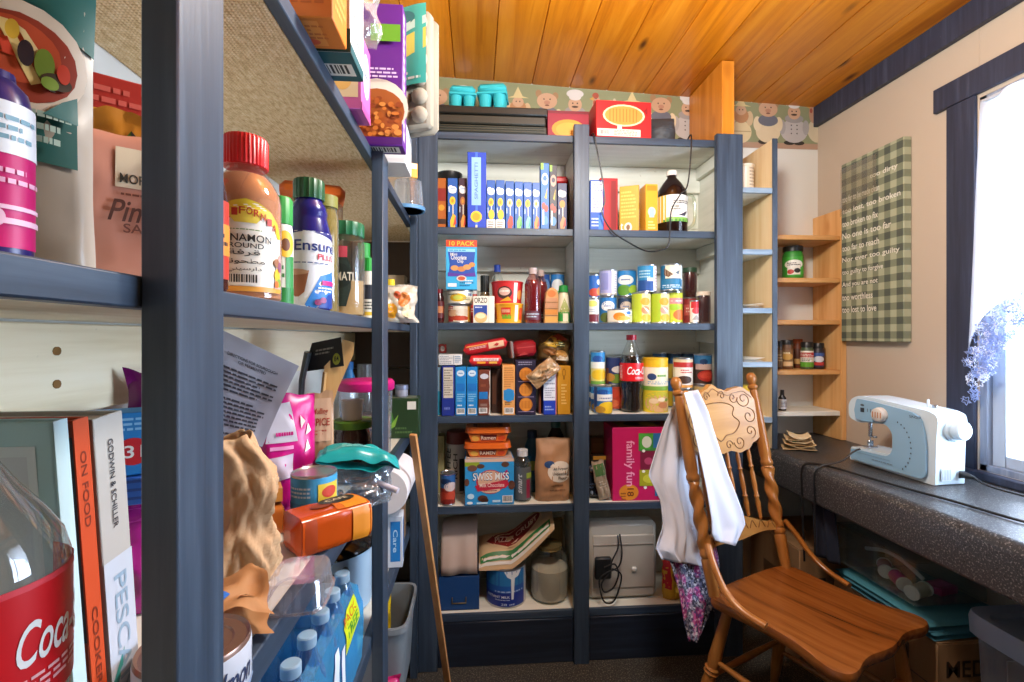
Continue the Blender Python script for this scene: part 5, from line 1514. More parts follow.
def sheet(name, label, w, d, th, m, loc, rz, n, cat='papers', seed=1):
    mb = MB()
    for i in range(n):
        q = random.Random(seed * 10 + i)
        T = Matrix.Translation((q.uniform(-.006, .006), q.uniform(-.008, .008), i * th)) @ Matrix.Rotation(q.uniform(-.05, .05), 4, 'Z')
        mb.grid(lambda a, b: ((a - .5) * w, (b - .5) * d, .0006 + (i + 1) * .004 * (a - .3) ** 2 + .001 * vn(a * 3, b * 3, seed + i)), 8, 8, m[i % len(m)], T)
    o = mb.build(name, None, loc, (0, 0, rz), solid=.0008)
    return tag(o, label, cat)
sheet('paper_stack', 'loose white papers on the third shelf of the narrow bay', .09, .17, .0045, [K('#dcdcd6', .7), K('#c2c6ca', .7), K('#e9e6dd', .7)], (1.092, 1.915, 1.3445), .0, 4, seed=2)
sheet('paper_stack', 'low pile of white envelopes on the fourth shelf of the narrow bay', .088, .17, .004, [K('#e2e2de', .7), K('#ded9cc', .7)], (1.092, 1.915, 1.1335), .0, 3, seed=5)
carton('index_card_box', 'small white card box sitting on the envelopes in the narrow bay', 'box', .032, .08, .03, '#e6e3d6', {'F': [('l', .1, .2, .9, .8, 2, '#b9b5a9')]}, (1.056, 1.93, 1.1335 + .022), 0)
x, w, h = yslot(742, 757, 386, 1.85, .9165)
bl_ = thing('snack_can', 'yellow and blue can on the lowest shelf of the narrow bay behind the chair', 'can', (x + .006, 1.85 + w / 2, .9165))
mb = MB(); r = w / 2 - .004
mb.lathe([(.0001, 0), (r, 0), (r, h * .9), (r - .002, h * .93), (.0001, h * .93)], '#dcae1f', 24); mb.deco(cyl(r, 0, h * .9, PI), [('r', .5, .2, .9, .8, '#2f66a8'), ('e', .3, .5, .15, .2, '#efe6c4')], curved=1); mb.build('can_body', bl_)
mb = MB(); mb.lathe([(r + .001, h * .88), (r + .0005, h), (.0001, h)], K('#e9c23a', .4), 24); mb.build('lid', bl_)
carton('soap_box', 'white box with blue barcode end standing on the counter beside the chair back', 'box', .052, .04, .075, '#d6dbe2', {'F': [('r', 0, 0, 1, .2, '#3d62b4'), ('b', .3, .25, .92, .8), ('r', 0, .84, 1, 1, '#4a78c4')]}, (1.185, 1.87, .7915) if False else (1.09, 1.86, .795), 0) if False else None

GS = 'spice jars on the fourth corner shelf'
def spice(label, u0, u1, vt, Y, z0, body, cap, lab, prints, group=None, ch=.2):
    x, w, h = yslot(u0, u1, vt, Y, z0)
    r = w / 2
    t = thing('spice_jar', label, 'spice jar', (x, Y + r, z0), facing(x, Y) * .8, group)
    mb = MB(); mb.lathe([(.0001, 0), (r * .95, 0), (r, .003), (r, h * .72), (r * .85, h * (1 - ch))], body, 20); mb.build('container', t)
    mb = MB(); mb.lathe([(r * .96, h * (1 - ch)), (r * .96, h - .002), (r * .9, h), (.0001, h)], cap, 28, rf=lambda a, z: 1 + .02 * cos(14 * a)); mb.build('cap', t)
    mb = MB(); mb.lathe([(r + .0003, h * .08), (r + .0006, h * .09), (r + .0006, h * .66), (r + .0003, h * .67)], lab, 20); mb.deco(cyl(r + .0006, h * .08, h * .67, PI), prints, curved=1); mb.build('label', t)
blk = K('#1b1a1a', .4)
spice('green seasoning shaker with black cap alone on the second corner shelf', 790, 808, 245, 1.985, 1.4812, '#2f8a2c', blk, '#3da233', [('e', .5, .62, .3, .22, '#e8e6dc'), ('r', .3, .1, .7, .5, '#e4e0d2'), ('l', .3, .55, .7, .72, 2, '#1f1f1f'), ('e', .4, .25, .1, .12, '#b53a2a'), ('e', .6, .3, .1, .12, '#2c2c2c')], None, .16)
spice('narrow dark spice jar at the left end of the spice row', 779.3, 783.6, 341, 1.98, 1.0912, '#4a3322', blk, '#6d5638', [('l', .2, .3, .8, .8, 3, '#c9b48c')], GS)
spice('wide brown spice jar with gold label, second from the left of the spice row', 785, 796, 340, 1.975, 1.0912, '#6a4526', blk, '#7d5a34', [('e', .5, .6, .3, .2, '#c99a4a'), ('r', .2, .05, .8, .3, '#d9b98a'), ('l', .2, .7, .8, .9, 1, '#e6d2a8')], GS, .16)
spice('orange-capped jar of paprika in the middle of the spice row', 796.5, 805, 339, 2.045, 1.0912, '#7a3a1c', K('#b5562a', .5), '#5c3220', [('r', .2, .1, .9, .4, '#c9a05c')], GS, .15)
spice('spice jar with red, white and green label, second from the right of the spice row', 805.5, 816.5, 342, 1.972, 1.0912, '#4a5a3c', blk, '#e6e2d6', [('r', 0, .6, 1, .9, '#b52a24'), ('r', 0, 0, 1, .3, '#5fa02c'), ('l', .1, .64, .9, .84, 2, '#f0e6dc'), ('l', .2, .36, .8, .54, 2, '#5c5c5c')], GS, .2)
spice('dark spice jar with navy and red label at the right end of the spice row', 817, 827, 343, 1.975, 1.0912, '#2c2426', blk, '#2a2d4a', [('e', .5, .5, .3, .2, '#c9d2dc'), ('r', .2, .1, .8, .3, '#b5322c'), ('r', .1, .7, .9, .9, '#3a5a9c')], GS, .2)
x, w, h = yslot(779, 786, 390, 1.96, .9162)
r = w / 2
profile_bottle('small black dropper bottle on the white lowest corner shelf', 'dropper_bottle', 'bottle', [(.0001, 0), (r * .95, 0), (r, .003), (r, h * .62), (r * .5, h * .74), (r * .45, h * .8)], K('#17171a', .25), None, 0, blk, [(r * .5, h * .78), (r * .45, h), (.0001, h)], (h * .08, h * .55), '#c9ccd2', [('l', .2, .2, .8, .8, 4, '#5a6270')], (x + .002, 1.965, .9162))

# ================================================================ gingham word sign on the right wall
sx0, sx1, sz0, sz1 = 1.620, 1.918, 1.212, 1.955
sw, shh = sx1 - sx0, sz1 - sz0
def gingham():
    t = NT('green_gingham_canvas')
    c = t.n('TexCoord'); s = t.n('SeparateXYZ'); t.l(c.outputs['Object'], s.inputs[0])
    outs = []
    for i, (k, ax) in enumerate(((sw / 5.6 / 2, 1), (sw / 5.6 / 2, 2))):
        d = t.n('Math', operation='DIVIDE'); t.l(s.outputs[ax], d.inputs[0]); d.inputs[1].default_value = k
        m = t.n('Math', operation='PINGPONG'); t.l(d.outputs[0], m.inputs[0]); m.inputs[1].default_value = 1.0
        g = t.n('Math', operation='GREATER_THAN'); t.l(m.outputs[0], g.inputs[0]); g.inputs[1].default_value = .5
        outs.append(g.outputs[0])
    a = t.n('Math', operation='ADD'); t.l(outs[0], a.inputs[0]); t.l(outs[1], a.inputs[1])
    h = t.n('Math', operation='MULTIPLY'); t.l(a.outputs[0], h.inputs[0]); h.inputs[1].default_value = .5
    t.base(t.ramp(h.outputs[0], [(.0, '#a9ad90'), (.4, '#7d846c'), (.9, '#50574d')], 'CONSTANT'))
    t.set(Roughness=.8)
    t.bump(t.noise(t.coord(), 400, 2), .2, .001)
    return t.m
mb = MB()
mb.box(-.016, .016, -sw / 2, sw / 2, -shh / 2, shh / 2, gingham(), .003)
SS = lambda a, b, l: (-.016 - l, sw / 2 - a * sw, -shh / 2 + b * shh)
lines = ['No one is ever too dirty', 'too far to be made clean', 'too lost, too broken', 'too broken to fix', 'No one is too far', 'too far to reach', 'Nor ever too guilty', 'too guilty to forgive', 'And you are not', 'too worthless', 'too lost to love']
wd = [.86, .62, .93, .6, .8, .62, .92, .68, .6, .52, .58]
it = []
for i, (s_, k) in enumerate(zip(lines, wd)):
    y = .85 - i * .069
    if i == 0:
        s_, it0 = 'too dirty', .42
        it.append(('t', s_, .5, y, .5 + .42, y + .034, '#e2e0d2'))
        continue
    it.append(('t', s_, .03, y, .03 + k, y + .034, '#e2e0d2'))
mb.deco(SS, it, lift=.0006)
o = mb.build('wall_sign', None, (XR - .0165, (sx0 + sx1) / 2, (sz0 + sz1) / 2))
tag(o, 'green gingham canvas sign with white lettering hanging on the right wall', 'sign')
pl = MB()
def film(a, b):
    return (-.0185 - .004 * (vn(a * 6, b * 5, 3) + .5), sw / 2 - a * sw * .62 - .0, shh / 2 - .02 - b * .2 * (1 - .3 * a))
pl.grid(film, 16, 12, clear('#e9e4d8', .12, .15, .3, .5), flip=True)
pl.build('plastic_film', o)

# ================================================================ curtain in the window
cu = thing('curtain', 'white sheer curtain with blue lace hem hanging in the window', 'curtain', (1.60, 1.1, 1.9))
def sheer():
    t = NT('sheer_curtain_cloth')
    tl = t.n('BsdfTranslucent'); tl.inputs[0].default_value = lin('#f4f6fa')
    df = t.n('BsdfDiffuse'); df.inputs[0].default_value = lin('#f2f4f8')
    tr = t.n('BsdfTransparent')
    m1 = t.n('MixShader'); m1.inputs[0].default_value = .6
    t.l(df.outputs[0], m1.inputs[1]); t.l(tl.outputs[0], m1.inputs[2])
    m2 = t.n('MixShader'); m2.inputs[0].default_value = .25
    t.l(m1.outputs[0], m2.inputs[1]); t.l(tr.outputs[0], m2.inputs[2])
    t.l(m2.outputs[0], t.o.inputs[0])
    return t.m
SHEER = sheer()
CO_ = Vector((1.60, 1.1, 1.9))
def cpos(a, b):                       # a along the window (0 far end), b downwards
    yy = 1.358 + .042 * b * (1 - a) - .80 * a
    zb = 1.19 + .5 * a ** .6
    z = 1.955 + (zb - 1.955) * b
    return Vector((1.538 + .009 * sin(a * 40 + b * 1.5) + .005 * vn(a * 8, b * 3, 4), yy, z)) - CO_
mb = MB(); mb.grid(lambda a, b: cpos(a, b), 90, 20, SHEER); mb.build('sheer_panel', cu, solid=.0008)
mb = MB()
rr = random.Random(5)
lace_b, lace_w = K('#8fa3d2', .8), K('#dfe6f4', .8)
for i in range(420):
    a = rr.uniform(0, .5)
    dpt = rr.uniform(0, 1)
    p = cpos(a, 1.0) + Vector((rr.uniform(-.006, .006), rr.uniform(-.008, .008), -.005 - dpt * (.17 + .05 * sin(a * 30) - .05 * a)))
    rad = rr.uniform(.007, .013)
    R = Matrix.Translation(p) @ Matrix.Rotation(PI / 2 + rr.uniform(-.5, .5), 4, 'Y') @ Matrix.Rotation(rr.uniform(0, 6), 4, 'Z')
    m = lace_w if rr.random() < .45 else lace_b
    n = 5
    pts = [(rad * (1 + .35 * cos(n * q)) * cos(q), rad * (1 + .35 * cos(n * q)) * sin(q), 0) for q in [2 * PI * k / 20 for k in range(20)]]
    mb.tube(pts, .0011, m, 4, R, closed=True)
    if rr.random() < .5:
        mb.tube([(-rad * 1.6, 0, 0), (rad * 1.6, 0, 0)], .001, m, 4, R)
lc = mb.build('lace_hem', cu)
mb = MB(); mb.tube([(1.545 - 1.60, 1.352 - 1.1, .05), (1.545 - 1.60, .56 - 1.1, .05)], .006, K('#b9c0ca', .4), 8); mb.build('curtain_rod', cu)
st = MB()
st.tube(spline([atx for atx in (Vector((1.60, 1.12, .836)), Vector((1.60, 1.16, .93)), Vector((1.595, 1.22, 1.02)), Vector((1.592, 1.29, 1.06)))], 5), .0016, K('#b9b48c', .6), 5)
st.tube(spline([Vector((1.60, 1.14, .836)), Vector((1.605, 1.12, .98)), Vector((1.605, 1.20, 1.13)), Vector((1.60, 1.26, 1.16))], 5), .0016, K('#7f9a4c', .6), 5)
tag(st.build('plant_stem'), 'two thin dry plant stems standing on the window sill', 'plant stem')

# ================================================================ sewing machine
SM = thing('sewing_machine', 'pale blue and white sewing machine standing on the counter by the window', 'sewing machine', (1.392, 1.458, .7915), math.radians(-84.5))
SM.scale = (.93, .93, .93)
wh, pb_ = K('#c6d8e2', .25, 0, .02), K('#86aeca', .28, 0, .02)
def rect_round(pts, rads, n=5):
    out = []
    L = len(pts)
    for i in range(L):
        p0, p1, p2 = Vector(pts[i - 1]), Vector(pts[i]), Vector(pts[(i + 1) % L])
        r = rads[i]
        a, b = (p0 - p1).normalized(), (p2 - p1).normalized()
        s_, e_ = p1 + a * r, p1 + b * r
        for k in range(n + 1):
            t = k / n
            out.append(tuple((1 - t) ** 2 * s_ + 2 * t * (1 - t) * p1 + t * t * e_))
    return out
TF = Matrix.Rotation(PI / 2, 4, 'X')     # (x,y,z)->(x,-z,y): outline in x-z, depth along y
cpts = [(-.165, .006), (.148, 0), (.152, .16), (.158, .215), (.14, .232), (-.07, .252), (-.135, .255), (-.172, .225), (-.168, .165), (-.125, .152), (-.10, .158), (-.015, .165), (.01, .14), (.008, .075), (-.012, .062), (-.16, .058)]
ol = rect_round(cpts, [.008, .006, .03, .018, .02, .04, .03, .025, .016, .014, .02, .02, .02, .016, .012, .012])
mb = MB(); mb.prism(ol, -.05, .062, wh, TF, True); mb.build('machine_body', SM, bevel=.014, autos=30)
# pale blue front shell
fpts = [(-.15, .014), (.128, .012), (.128, .13), (.118, .19), (.10, .222), (-.06, .240), (-.125, .243), (-.135, .2), (-.13, .17), (-.10, .163), (-.012, .171), (.016, .143), (.014, .071), (-.008, .056), (-.15, .052)]
ol2 = rect_round(fpts, [.006, .03, .03, .03, .03, .03, .01, .006, .006, .01, .02, .02, .02, .012, .006])
mb = MB(); mb.prism(ol2, .066, .0735, pb_, TF, True); mb.build('front_shell', SM, bevel=.003, autos=30)
mb = MB()
FS = lambda a, b, l: (a, -.0735 - l, b)
mb.deco(FS, [('t', 'SINGER', .075, .205, .115, .213, '#3f4c58'), ('r', -.108, .196, -.092, .212, '#2b3540'), ('e', -.1, .222, .008, .004, '#4a5864')] + [('r', -.08 + i * .012, .2, -.077 + i * .012, .212, '#54626e') for i in range(4)] +
        [('e', .02 + .062 * sin(q), .10 + .085 * cos(q) * 1.0, .0022, .003, '#39444e') for q in [.25 + k * .21 for k in range(12)]] +
        [('l', -.06, .03, .02, .036, 1, '#6d8292'), ('r', -.148, .044, .01, .0455, '#6f8fa4')], lift=.0006)
mb.build('front_marking', SM)
TD = lambda x, z: Matrix.Translation((x, -.0735, z)) @ Matrix.Rotation(PI / 2, 4, 'X')
mb = MB(); mb.lathe([(.026, 0), (.026, .008), (.024, .010), (.023, .018), (.019, .021), (.0001, .021)], K('#c9c6c0', .35), 30, TD(-.026, .198)); mb.deco(lambda a, b, l: (-.026 + a, -.0735 - .021 - l, .198 + b), [('r', -.015 + i * .01, -.01, -.011 + i * .01, .01, '#b0764c') for i in range(4)], lift=.0006); mb.build('stitch_dial', SM)
mb = MB(); mb.lathe([(.0001, -.004), (.036, -.004), (.038, .006), (.036, .012), (.030, .013), (.030, .032), (.026, .036), (.0001, .037)], wh, 32, Matrix.Translation((.153, 0, .178)) @ Matrix.Rotation(PI / 2, 4, 'Y')); mb.build('handwheel', SM)
ch_ = K('#b9bec4', .2, .95)
mb = MB(); mb.tube([(-.118, -.02, .156), (-.118, -.02, .10)], .0065, ch_, 10); mb.tube([(-.118, -.02, .105), (-.118, -.02, .068)], .0016, ch_, 6)
mb.box(-.133, -.104, -.04, .0, .062, .066, ch_, .001); mb.box(-.123, -.113, -.03, -.01, .066, .088, ch_, .002); mb.box(-.104, -.09, -.03, -.018, .10, .108, ch_, .002); mb.build('needle_and_presser_foot', SM)
mb = MB(); mb.lathe([(.0001, 0), (.004, 0), (.004, .022), (.002, .026), (.0001, .026)], wh, 12, Matrix.Translation((.075, -.0, .238))); mb.lathe([(.0001, 0), (.008, 0), (.008, .008), (.0001, .01)], ch_, 14, Matrix.Translation((.09, .01, .237))); mb.build('bobbin_winder', SM)
mb = MB(); mb.box(.1528, .1545, .02, .045, .022, .045, '#26282b', .002); mb.build('power_socket', SM)
mb = MB(); mb.box(.1525, .1535, -.045, -.008, .015, .055, '#c9d2d8', .001)
for i in range(6):
    mb.box(.1536, .1542, -.043 + i * .006, -.040 + i * .006, .018, .052, '#9aa6ae', .0003)
mb.build('vent_grille', SM)
mb = MB(); mb.grid(lambda a, b: (-.145 - .028 * sin(b * PI), (a - .5) * .1, .17 + .075 * b), 8, 8, clear('#cfe6ee', .25, .05, .4, .3)); mb.build('clear_head_cover', SM, solid=.002)
# machine cord: plug, along the counter, over the front edge and down
def smw(x, y, z):
    return Matrix.LocRotScale(SM.location, SM.rotation_euler, SM.scale) @ Vector((x, y, z))
pc_ = thing('machine_cable', 'black sewing machine cord trailing over the counter edge towards the floor', 'cord', (1.5, 1.3, .792))
PO = -Vector((1.5, 1.3, .792))
c1 = [smw(.19, .030, .034), smw(.24, .03, .02), Vector((1.50, 1.13, .7955)), Vector((1.47, 1.00, .7955)), Vector((1.42, .93, .7955)), Vector((1.30, 1.0, .7955)), Vector((1.26, 1.18, .7955)), Vector((1.228, 1.30, .7955)), Vector((1.205, 1.42, .7955)), Vector((1.185, 1.52, .7955)), Vector((1.155, 1.585, .792)), Vector((1.138, 1.60, .77)), Vector((1.137, 1.60, .70)), Vector((1.137, 1.595, .60)), Vector((1.14, 1.59, .45))]
mb = MB(); mb.tube(spline(c1, 6), .0035, K('#131416', .4), 8); mb.build('cable', pc_, PO)
mb = MB(); mb.tube([smw(.1555, .032, .034), smw(.172, .032, .034), smw(.19, .031, .034)], lambda t: .011 - .006 * t, K('#131416', .4), 10); mb.build('plug', pc_, PO)
c2 = [Vector((1.262, 1.49, .862)), Vector((1.245, 1.50, .85)), Vector((1.215, 1.505, .822)), Vector((1.185, 1.515, .808)), Vector((1.155, 1.528, .797)), Vector((1.136, 1.535, .768)), Vector((1.1345, 1.533, .69)), Vector((1.1345, 1.53, .5))]
mb = MB(); mb.tube(spline(c2, 6), .003, K('#131416', .4), 8)
tag(mb.build('pedal_cable'), 'second thin black cable dropping from the machine needle arm over the counter edge', 'cable')

# folded paper bag on the counter
mb = MB()
for k in range(6):
    def ff_(a, b, k=k):
        return ((a - .5) * (.115 - .008 * k) + .004 * vn(k, 1.5, 2), (b - .5) * .10 + .004 * vn(a * 3, k, 1), .004 + k * .0085 + .013 * abs(2 * a - 1) ** 2 * (1 if k % 2 else -.05) + .006 * vn(a * 4, b * 4, k))
    mb.grid(ff_, 12, 8, K(['#b39a72', '#c9b083', '#a98a5c', '#cfbb94', '#bda075', '#d4c4a0'][k], .8))
    if k == 3:
        mb.deco(lambda a, b, l: (lambda p: (p[0], p[1], p[2] + l + .0012))(ff_(a, b)), [('r', .25, .1, .4, .5, '#6c8a4a'), ('r', .5, .2, .62, .6, '#b98a4c')], curved=2)
o = mb.build('folded_paper_bag', None, (1.265, 1.80, .7925), (0, 0, -.5), solid=.0012)
tag(o, 'crumpled tan paper bag folded flat on the counter left of the sewing machine', 'paper bag')

# ================================================================ under the counter
cb_ = wood('cardboard', '#7d5c3a', '#8c6844', '#97724d', 2, .5, knots=False, rough=.8)
def cardbox(label, x0, x1, y0, y1, z0, z1, prints, tape=True):
    t = thing('cardboard_box', label, 'box', ((x0 + x1) / 2, (y0 + y1) / 2, z0))
    w, d, h = x1 - x0, y1 - y0, z1 - z0
    mb = MB(); mb.box(-w / 2, w / 2, -d / 2, d / 2, 0, h - .004, cb_, .003)
    for k, v in prints.items():
        mb.deco(planes(w, d, h)[k], v)
    mb.build('carton', t)
    mb = MB(); mb.box(-w / 2, w / 2, -d / 2, -.001, h - .004, h, cb_, .001); mb.box(-w / 2, w / 2, .001, d / 2, h - .004, h, cb_, .001); mb.build('flap', t)
    return t
cardbox('plain cardboard box under the far end of the counter behind the chair', 1.20, 1.54, 1.70, 2.02, .001, .44, {'L': [('r', .3, .5, .6, .7, '#5c4028'), ('l', .1, .1, .8, .3, 2, '#4a3522')], 'F': [('r', .2, .55, .3, .75, '#2b2420')]})
cardbox('larger cardboard box with faded MEDIUM print under the blue folded cloth', 1.27, 1.55, 1.235, 1.62, .001, .385, {'L': [('t', 'MEDIUM', .3, .74, .78, .86, '#3a2c20'), ('r', .1, .66, .94, .67, '#4a3626')], 'F': [('t', 'MEDIUM', .1, .74, .9, .86, '#3a2c20'), ('r', .6, .45, .8, .5, '#3a2c20')]})
mb = MB()
def tq_(k):
    def f(a, b):
        e = 1 - abs(2 * a - 1) ** 8
        return ((a - .5) * (.275 + .01 * k), (b - .5) * (.36 - .02 * k), .002 + k * .017 + .012 * e * (1 - abs(2 * b - 1) ** 8) + .004 * vn(a * 4, b * 4, k))
    return f
for k in range(2):
    mb.grid(tq_(k), 24, 24, K('#3f7f8c' if k else '#356f7e', .85, 0, .12))
    f = tq_(k)
    mb.grid(lambda a, b: (f(a, b)[0], f(a, b)[1], f(a, b)[2] - .014), 24, 24, K('#356f7e', .85, 0, .12), flip=True)
o = mb.build('folded_cloth', None, (1.395, 1.42, .403), (0, 0, .03))
tag(o, 'folded teal blue cloth on the cardboard box under the counter', 'cloth')
sbx = thing('sewing_box', 'clear plastic box of sewing supplies on the teal cloth under the counter', 'box', (1.375, 1.44, .452), .03)
mb = MB()
for (a, b, c, d) in ((-.115, .115, -.145, -.142), (-.115, .115, .142, .145), (-.115, -.112, -.142, .142), (.112, .115, -.142, .142)):
    mb.box(a, b, c, d, 0, .125, clear('#f2fafa', .04, .05, .35, .2), .001)
mb.box(-.115, .115, -.145, .145, 0, .003, clear('#f2fafa', .04, .05, .35, .2), .001)
mb.build('tub', sbx)
mb = MB(); mb.box(-.12, .12, -.15, .15, .1255, .133, clear('#eef6f6', .06, .08, .35, .3), .002); mb.build('lid', sbx)
def spool(label, x, y, z, col, rz):
    t = thing('thread_spool', label, 'spool', (x, y, z), rz)
    R = Matrix.Translation((0, 0, .021)) @ Matrix.Rotation(PI / 2, 4, 'Y')
    mb = MB(); mb.lathe([(.0001, -.034), (.021, -.034), (.021, -.028), (.009, -.028), (.009, .028), (.021, .028), (.021, .034), (.0001, .034)], K('#d9d4cc', .5), 18, R); mb.build('reel', t)
    mb = MB(); mb.lathe([(.009, -.0275), (.019, -.0275), (.0195, 0), (.019, .0275), (.009, .0275)], K(col, .6), 18, R); mb.build('thread', t)
spool('hot pink thread spool lying in the clear sewing box', 1.31, 1.395, .4565, '#c41e78', 1.2)
spool('cream thread spool beside the pink one in the sewing box', 1.31, 1.33, .4565, '#cbb9a2', .3)
spool('dull rose thread spool behind the pink one in the sewing box', 1.33, 1.47, .4565, '#a8707a', .9)
mb = MB(); mb.tube(spline([(0, .10, .012), (.0, .03, .035), (-.01, -.05, .04), (0, -.11, .012)], 6), .006, K('#b9b4b0', .5), 8)
tag(mb.build('tape_measure', None, (1.325, 1.44, .4985)), 'grey ribbon curving over the spools in the sewing box', 'ribbon')
carton('needle_case', 'flat pink case lying at the back of the sewing box', 'case', .07, .05, .022, '#b8216c', {'T': [('r', .1, .2, .9, .8, '#d94f92')]}, (1.41, 1.36, .4566), .2)
# navy cloth hanging below the counter edge
mb = MB()
def nv(a, b):
    return (.01 * sin(a * 13 + b) + .01 * b, (a - .5) * (.088 + .014 * b), -.19 * b + .01 * vn(a * 3, 1, 2))
mb.grid(nv, 24, 14, K('#141a2b', .9, 0, .1))
o = mb.build('hanging_cloth', None, (1.185, 1.56, .655), (0, 0, .15), solid=.003)
tag(o, 'dark navy cloth hanging from under the counter beside the chair', 'cloth')
# grey tote
tt = thing('storage_tote', 'translucent grey plastic tote full of papers under the near end of the counter', 'tote', (1.433, .965, .001))
tm = clear('#c2cad6', .2, .2, .3, .7)
mb = MB()
def tot(a, b):
    an = 2 * PI * a
    c, s = cos(an), sin(an)
    k = (abs(c) ** 8 + abs(s) ** 8) ** -.125
    return (c * k * (.110 + .012 * b), s * k * (.205 + .02 * b), .46 * b)
mb.grid(tot, 64, 6, tm, wrap=True)
mb.add([tot(i / 64, 0) for i in range(64)], [list(range(64))[::-1]], tm)
mb.build('tub', tt)
mb = MB()
lm = K('#8792a4', .4, 0, .03)
def lidf(a, b):
    an = 2 * PI * a
    c, s = cos(an), sin(an)
    k = (abs(c) ** 8 + abs(s) ** 8) ** -.125
    q = [(1.0, .445), (1.045, .445), (1.055, .48), (1.03, .5), (.88, .498), (.86, .488), (.0, .488)][int(round(b * 6))]
    return (c * k * .125 * q[0], s * k * .23 * q[0], q[1])
mb.grid(lidf, 64, 6, lm, wrap=True)
mb.build('lid', tt)
for i in range(14):
    q = random.Random(40 + i)
    cl_ = ['#d9d2c6', '#e6e2da', '#4f9aa8', '#c9c2b6', '#e0c9a8', '#e9e9e9', '#b9a59a'][i % 7]
    nm, lb = [('paper_folder', 'upright %s folder number' % cl_)][0]
    a = -.18 + i * .026
    names = ['cream', 'white', 'teal', 'buff', 'peach', 'bright white', 'mauve']
    side = 'near half' if i < 7 else 'far half'
    mb = MB(); mb.box(-.088 + q.uniform(-.008, .008), .088, -.0015, .0015, 0, .36 + q.uniform(-.05, .05), cl_, .0006)
    o = mb.build('paper_folder', None, (1.433, .965 + a, .006), (q.uniform(-.012, .012), 0, q.uniform(-.012, .012)))
    tag(o, '%s sheet folder standing upright in the grey tote, %s' % (names[i % 7], side), 'folder', 'papers standing in the grey tote')
# ================================================================ pressed-back chair
CHA = math.radians(25.2)
CC = Vector((.961, 1.32, 0))
CH = thing('dining_chair', 'oak pressed-back chair with rope-twist posts standing in front of the counter', 'chair', CC, CHA)
def cw_(x, y, z):
    return CC + Vector((x * cos(CHA) - y * sin(CHA), x * sin(CHA) + y * cos(CHA), z))
half = [(0, .208), (.10, .207), (.165, .2), (.205, .185), (.214, .15), (.204, .07), (.2, -.02), (.208, -.09), (.228, -.15), (.232, -.185), (.214, -.21), (.175, -.213), (.13, -.203), (.085, -.201), (.04, -.208), (0, -.212)]
olr = [(p[0] * .965, p[1] * .975) for p in spline([(x, y, 0) for x, y in half], 4)]
outl = [(x, y) for x, y in olr] + [(-x, y) for x, y in olr[::-1][1:-1]]
outl = outl[::-1]
area = sum(a[0] * b[1] - b[0] * a[1] for a, b in zip(outl, outl[1:] + outl[:1]))
if area < 0:
    outl = outl[::-1]
mb = MB()
n = len(outl)
rings = [(.93, .418), (.985, .422), (1.0, .431), (1.0, .441), (.988, .449), (.965, .4505), (.85, .4475), (.6, .4435), (.3, .442), (.001, .4415)]
vs = [(p[0] * k, p[1] * k, z) for k, z in rings for p in outl]
fs = [[r * n + i, r * n + (i + 1) % n, (r + 1) * n + (i + 1) % n, (r + 1) * n + i] for r in range(len(rings) - 1) for i in range(n)]
mb.add(vs, fs + [list(range(n))[::-1]], OAK, True)
mb.build('seat', CH, autos=50)
def axis_T(p, q):
    d = (Vector(q) - Vector(p))
    return Matrix.Translation(p) @ d.to_track_quat('Z', 'Y').to_matrix().to_4x4(), d.length
def turned(p, q, prof, m, n=16, rf=None):
    T, L = axis_T(p, q)
    mb = MB(); mb.lathe([(max(r, .0001), z * L) for r, z in prof], m, n, T, rf=(lambda a, z: rf(a, z / L)) if rf else None)
    return mb
posts = []
for sx in (-1, 1):
    p, q = (sx * .184, .178, .445), (sx * .196, .318, 1.100)
    prof = [(.0155, 0), (.017, .04), (.019, .12), (.0195, .155), (.0165, .165), (.020, .175), (.020, .19), (.0165, .2)]
    prof += [(.0185, .2 + .30 * k / 44) for k in range(45)]
    prof += [(.0165, .505), (.0205, .515), (.0205, .53), (.017, .54), (.0195, .56), (.019, .65), (.016, .80), (.0135, .895), (.012, .905), (.0175, .915), (.0175, .925), (.011, .935), (.0155, .95), (.0185, .968), (.016, .985), (.009, .997), (.0001, 1)]
    def rf(a, z):
        if .205 < z < .5:
            return 1 + .20 * cos(2 * a + (z - .2) * 60 * sx)
        return 1
    turned(p, q, prof, OAKZ, 24, rf).build('back_post', CH)
def bp(x, t, off=0.0):       # point on the plane of the back: x across, t up the posts
    y = .178 + .14 * t
    curve = .03 * (1 - (x / .19) ** 2)
    return (x, y + curve - off, .445 + .655 * t)
# crest panel with pressed carving
cz0, cz1 = .595, .93
top = [(-.18, .855), (-.165, .90), (-.135, .925), (-.10, .918), (-.07, .905), (-.035, .92), (0, .945), (.035, .92), (.07, .905), (.10, .918), (.135, .925), (.165, .90), (.18, .855)]
bot = [(-.18, .66), (-.15, .635), (-.12, .60), (-.08, .585), (-.04, .60), (0, .592), (.04, .60), (.08, .585), (.12, .60), (.15, .635), (.18, .66)]
def interp(pts, x):
    for (x0, y0), (x1, y1) in zip(pts, pts[1:]):
        if x0 <= x <= x1:
            t = (x - x0) / (x1 - x0)
            t = t * t * (3 - 2 * t)
            return y0 + (y1 - y0) * t
    return pts[-1][1]
mb = MB()
def crest(a, b, off):
    x = -.18 + .36 * a
    t0, t1 = interp(bot, x), interp(top, x)
    return bp(x, t0 + (t1 - t0) * b, off)
mb.grid(lambda a, b: crest(a, b, .009), 60, 14, OAKL)
mb.grid(lambda a, b: crest(a, b, -.009), 60, 14, OAKL, flip=True)
for e in (0, 1):
    mb.grid(lambda a, b: crest(a, e, .009 - .018 * b), 60, 1, OAKL, flip=not e)
    mb.grid(lambda a, b: crest(e, a, .009 - .018 * b), 14, 1, OAKL, flip=bool(e))
cr_ = mb.build('crest_panel', CH)
mb = MB()
dkl = K('#7f5526', .5)
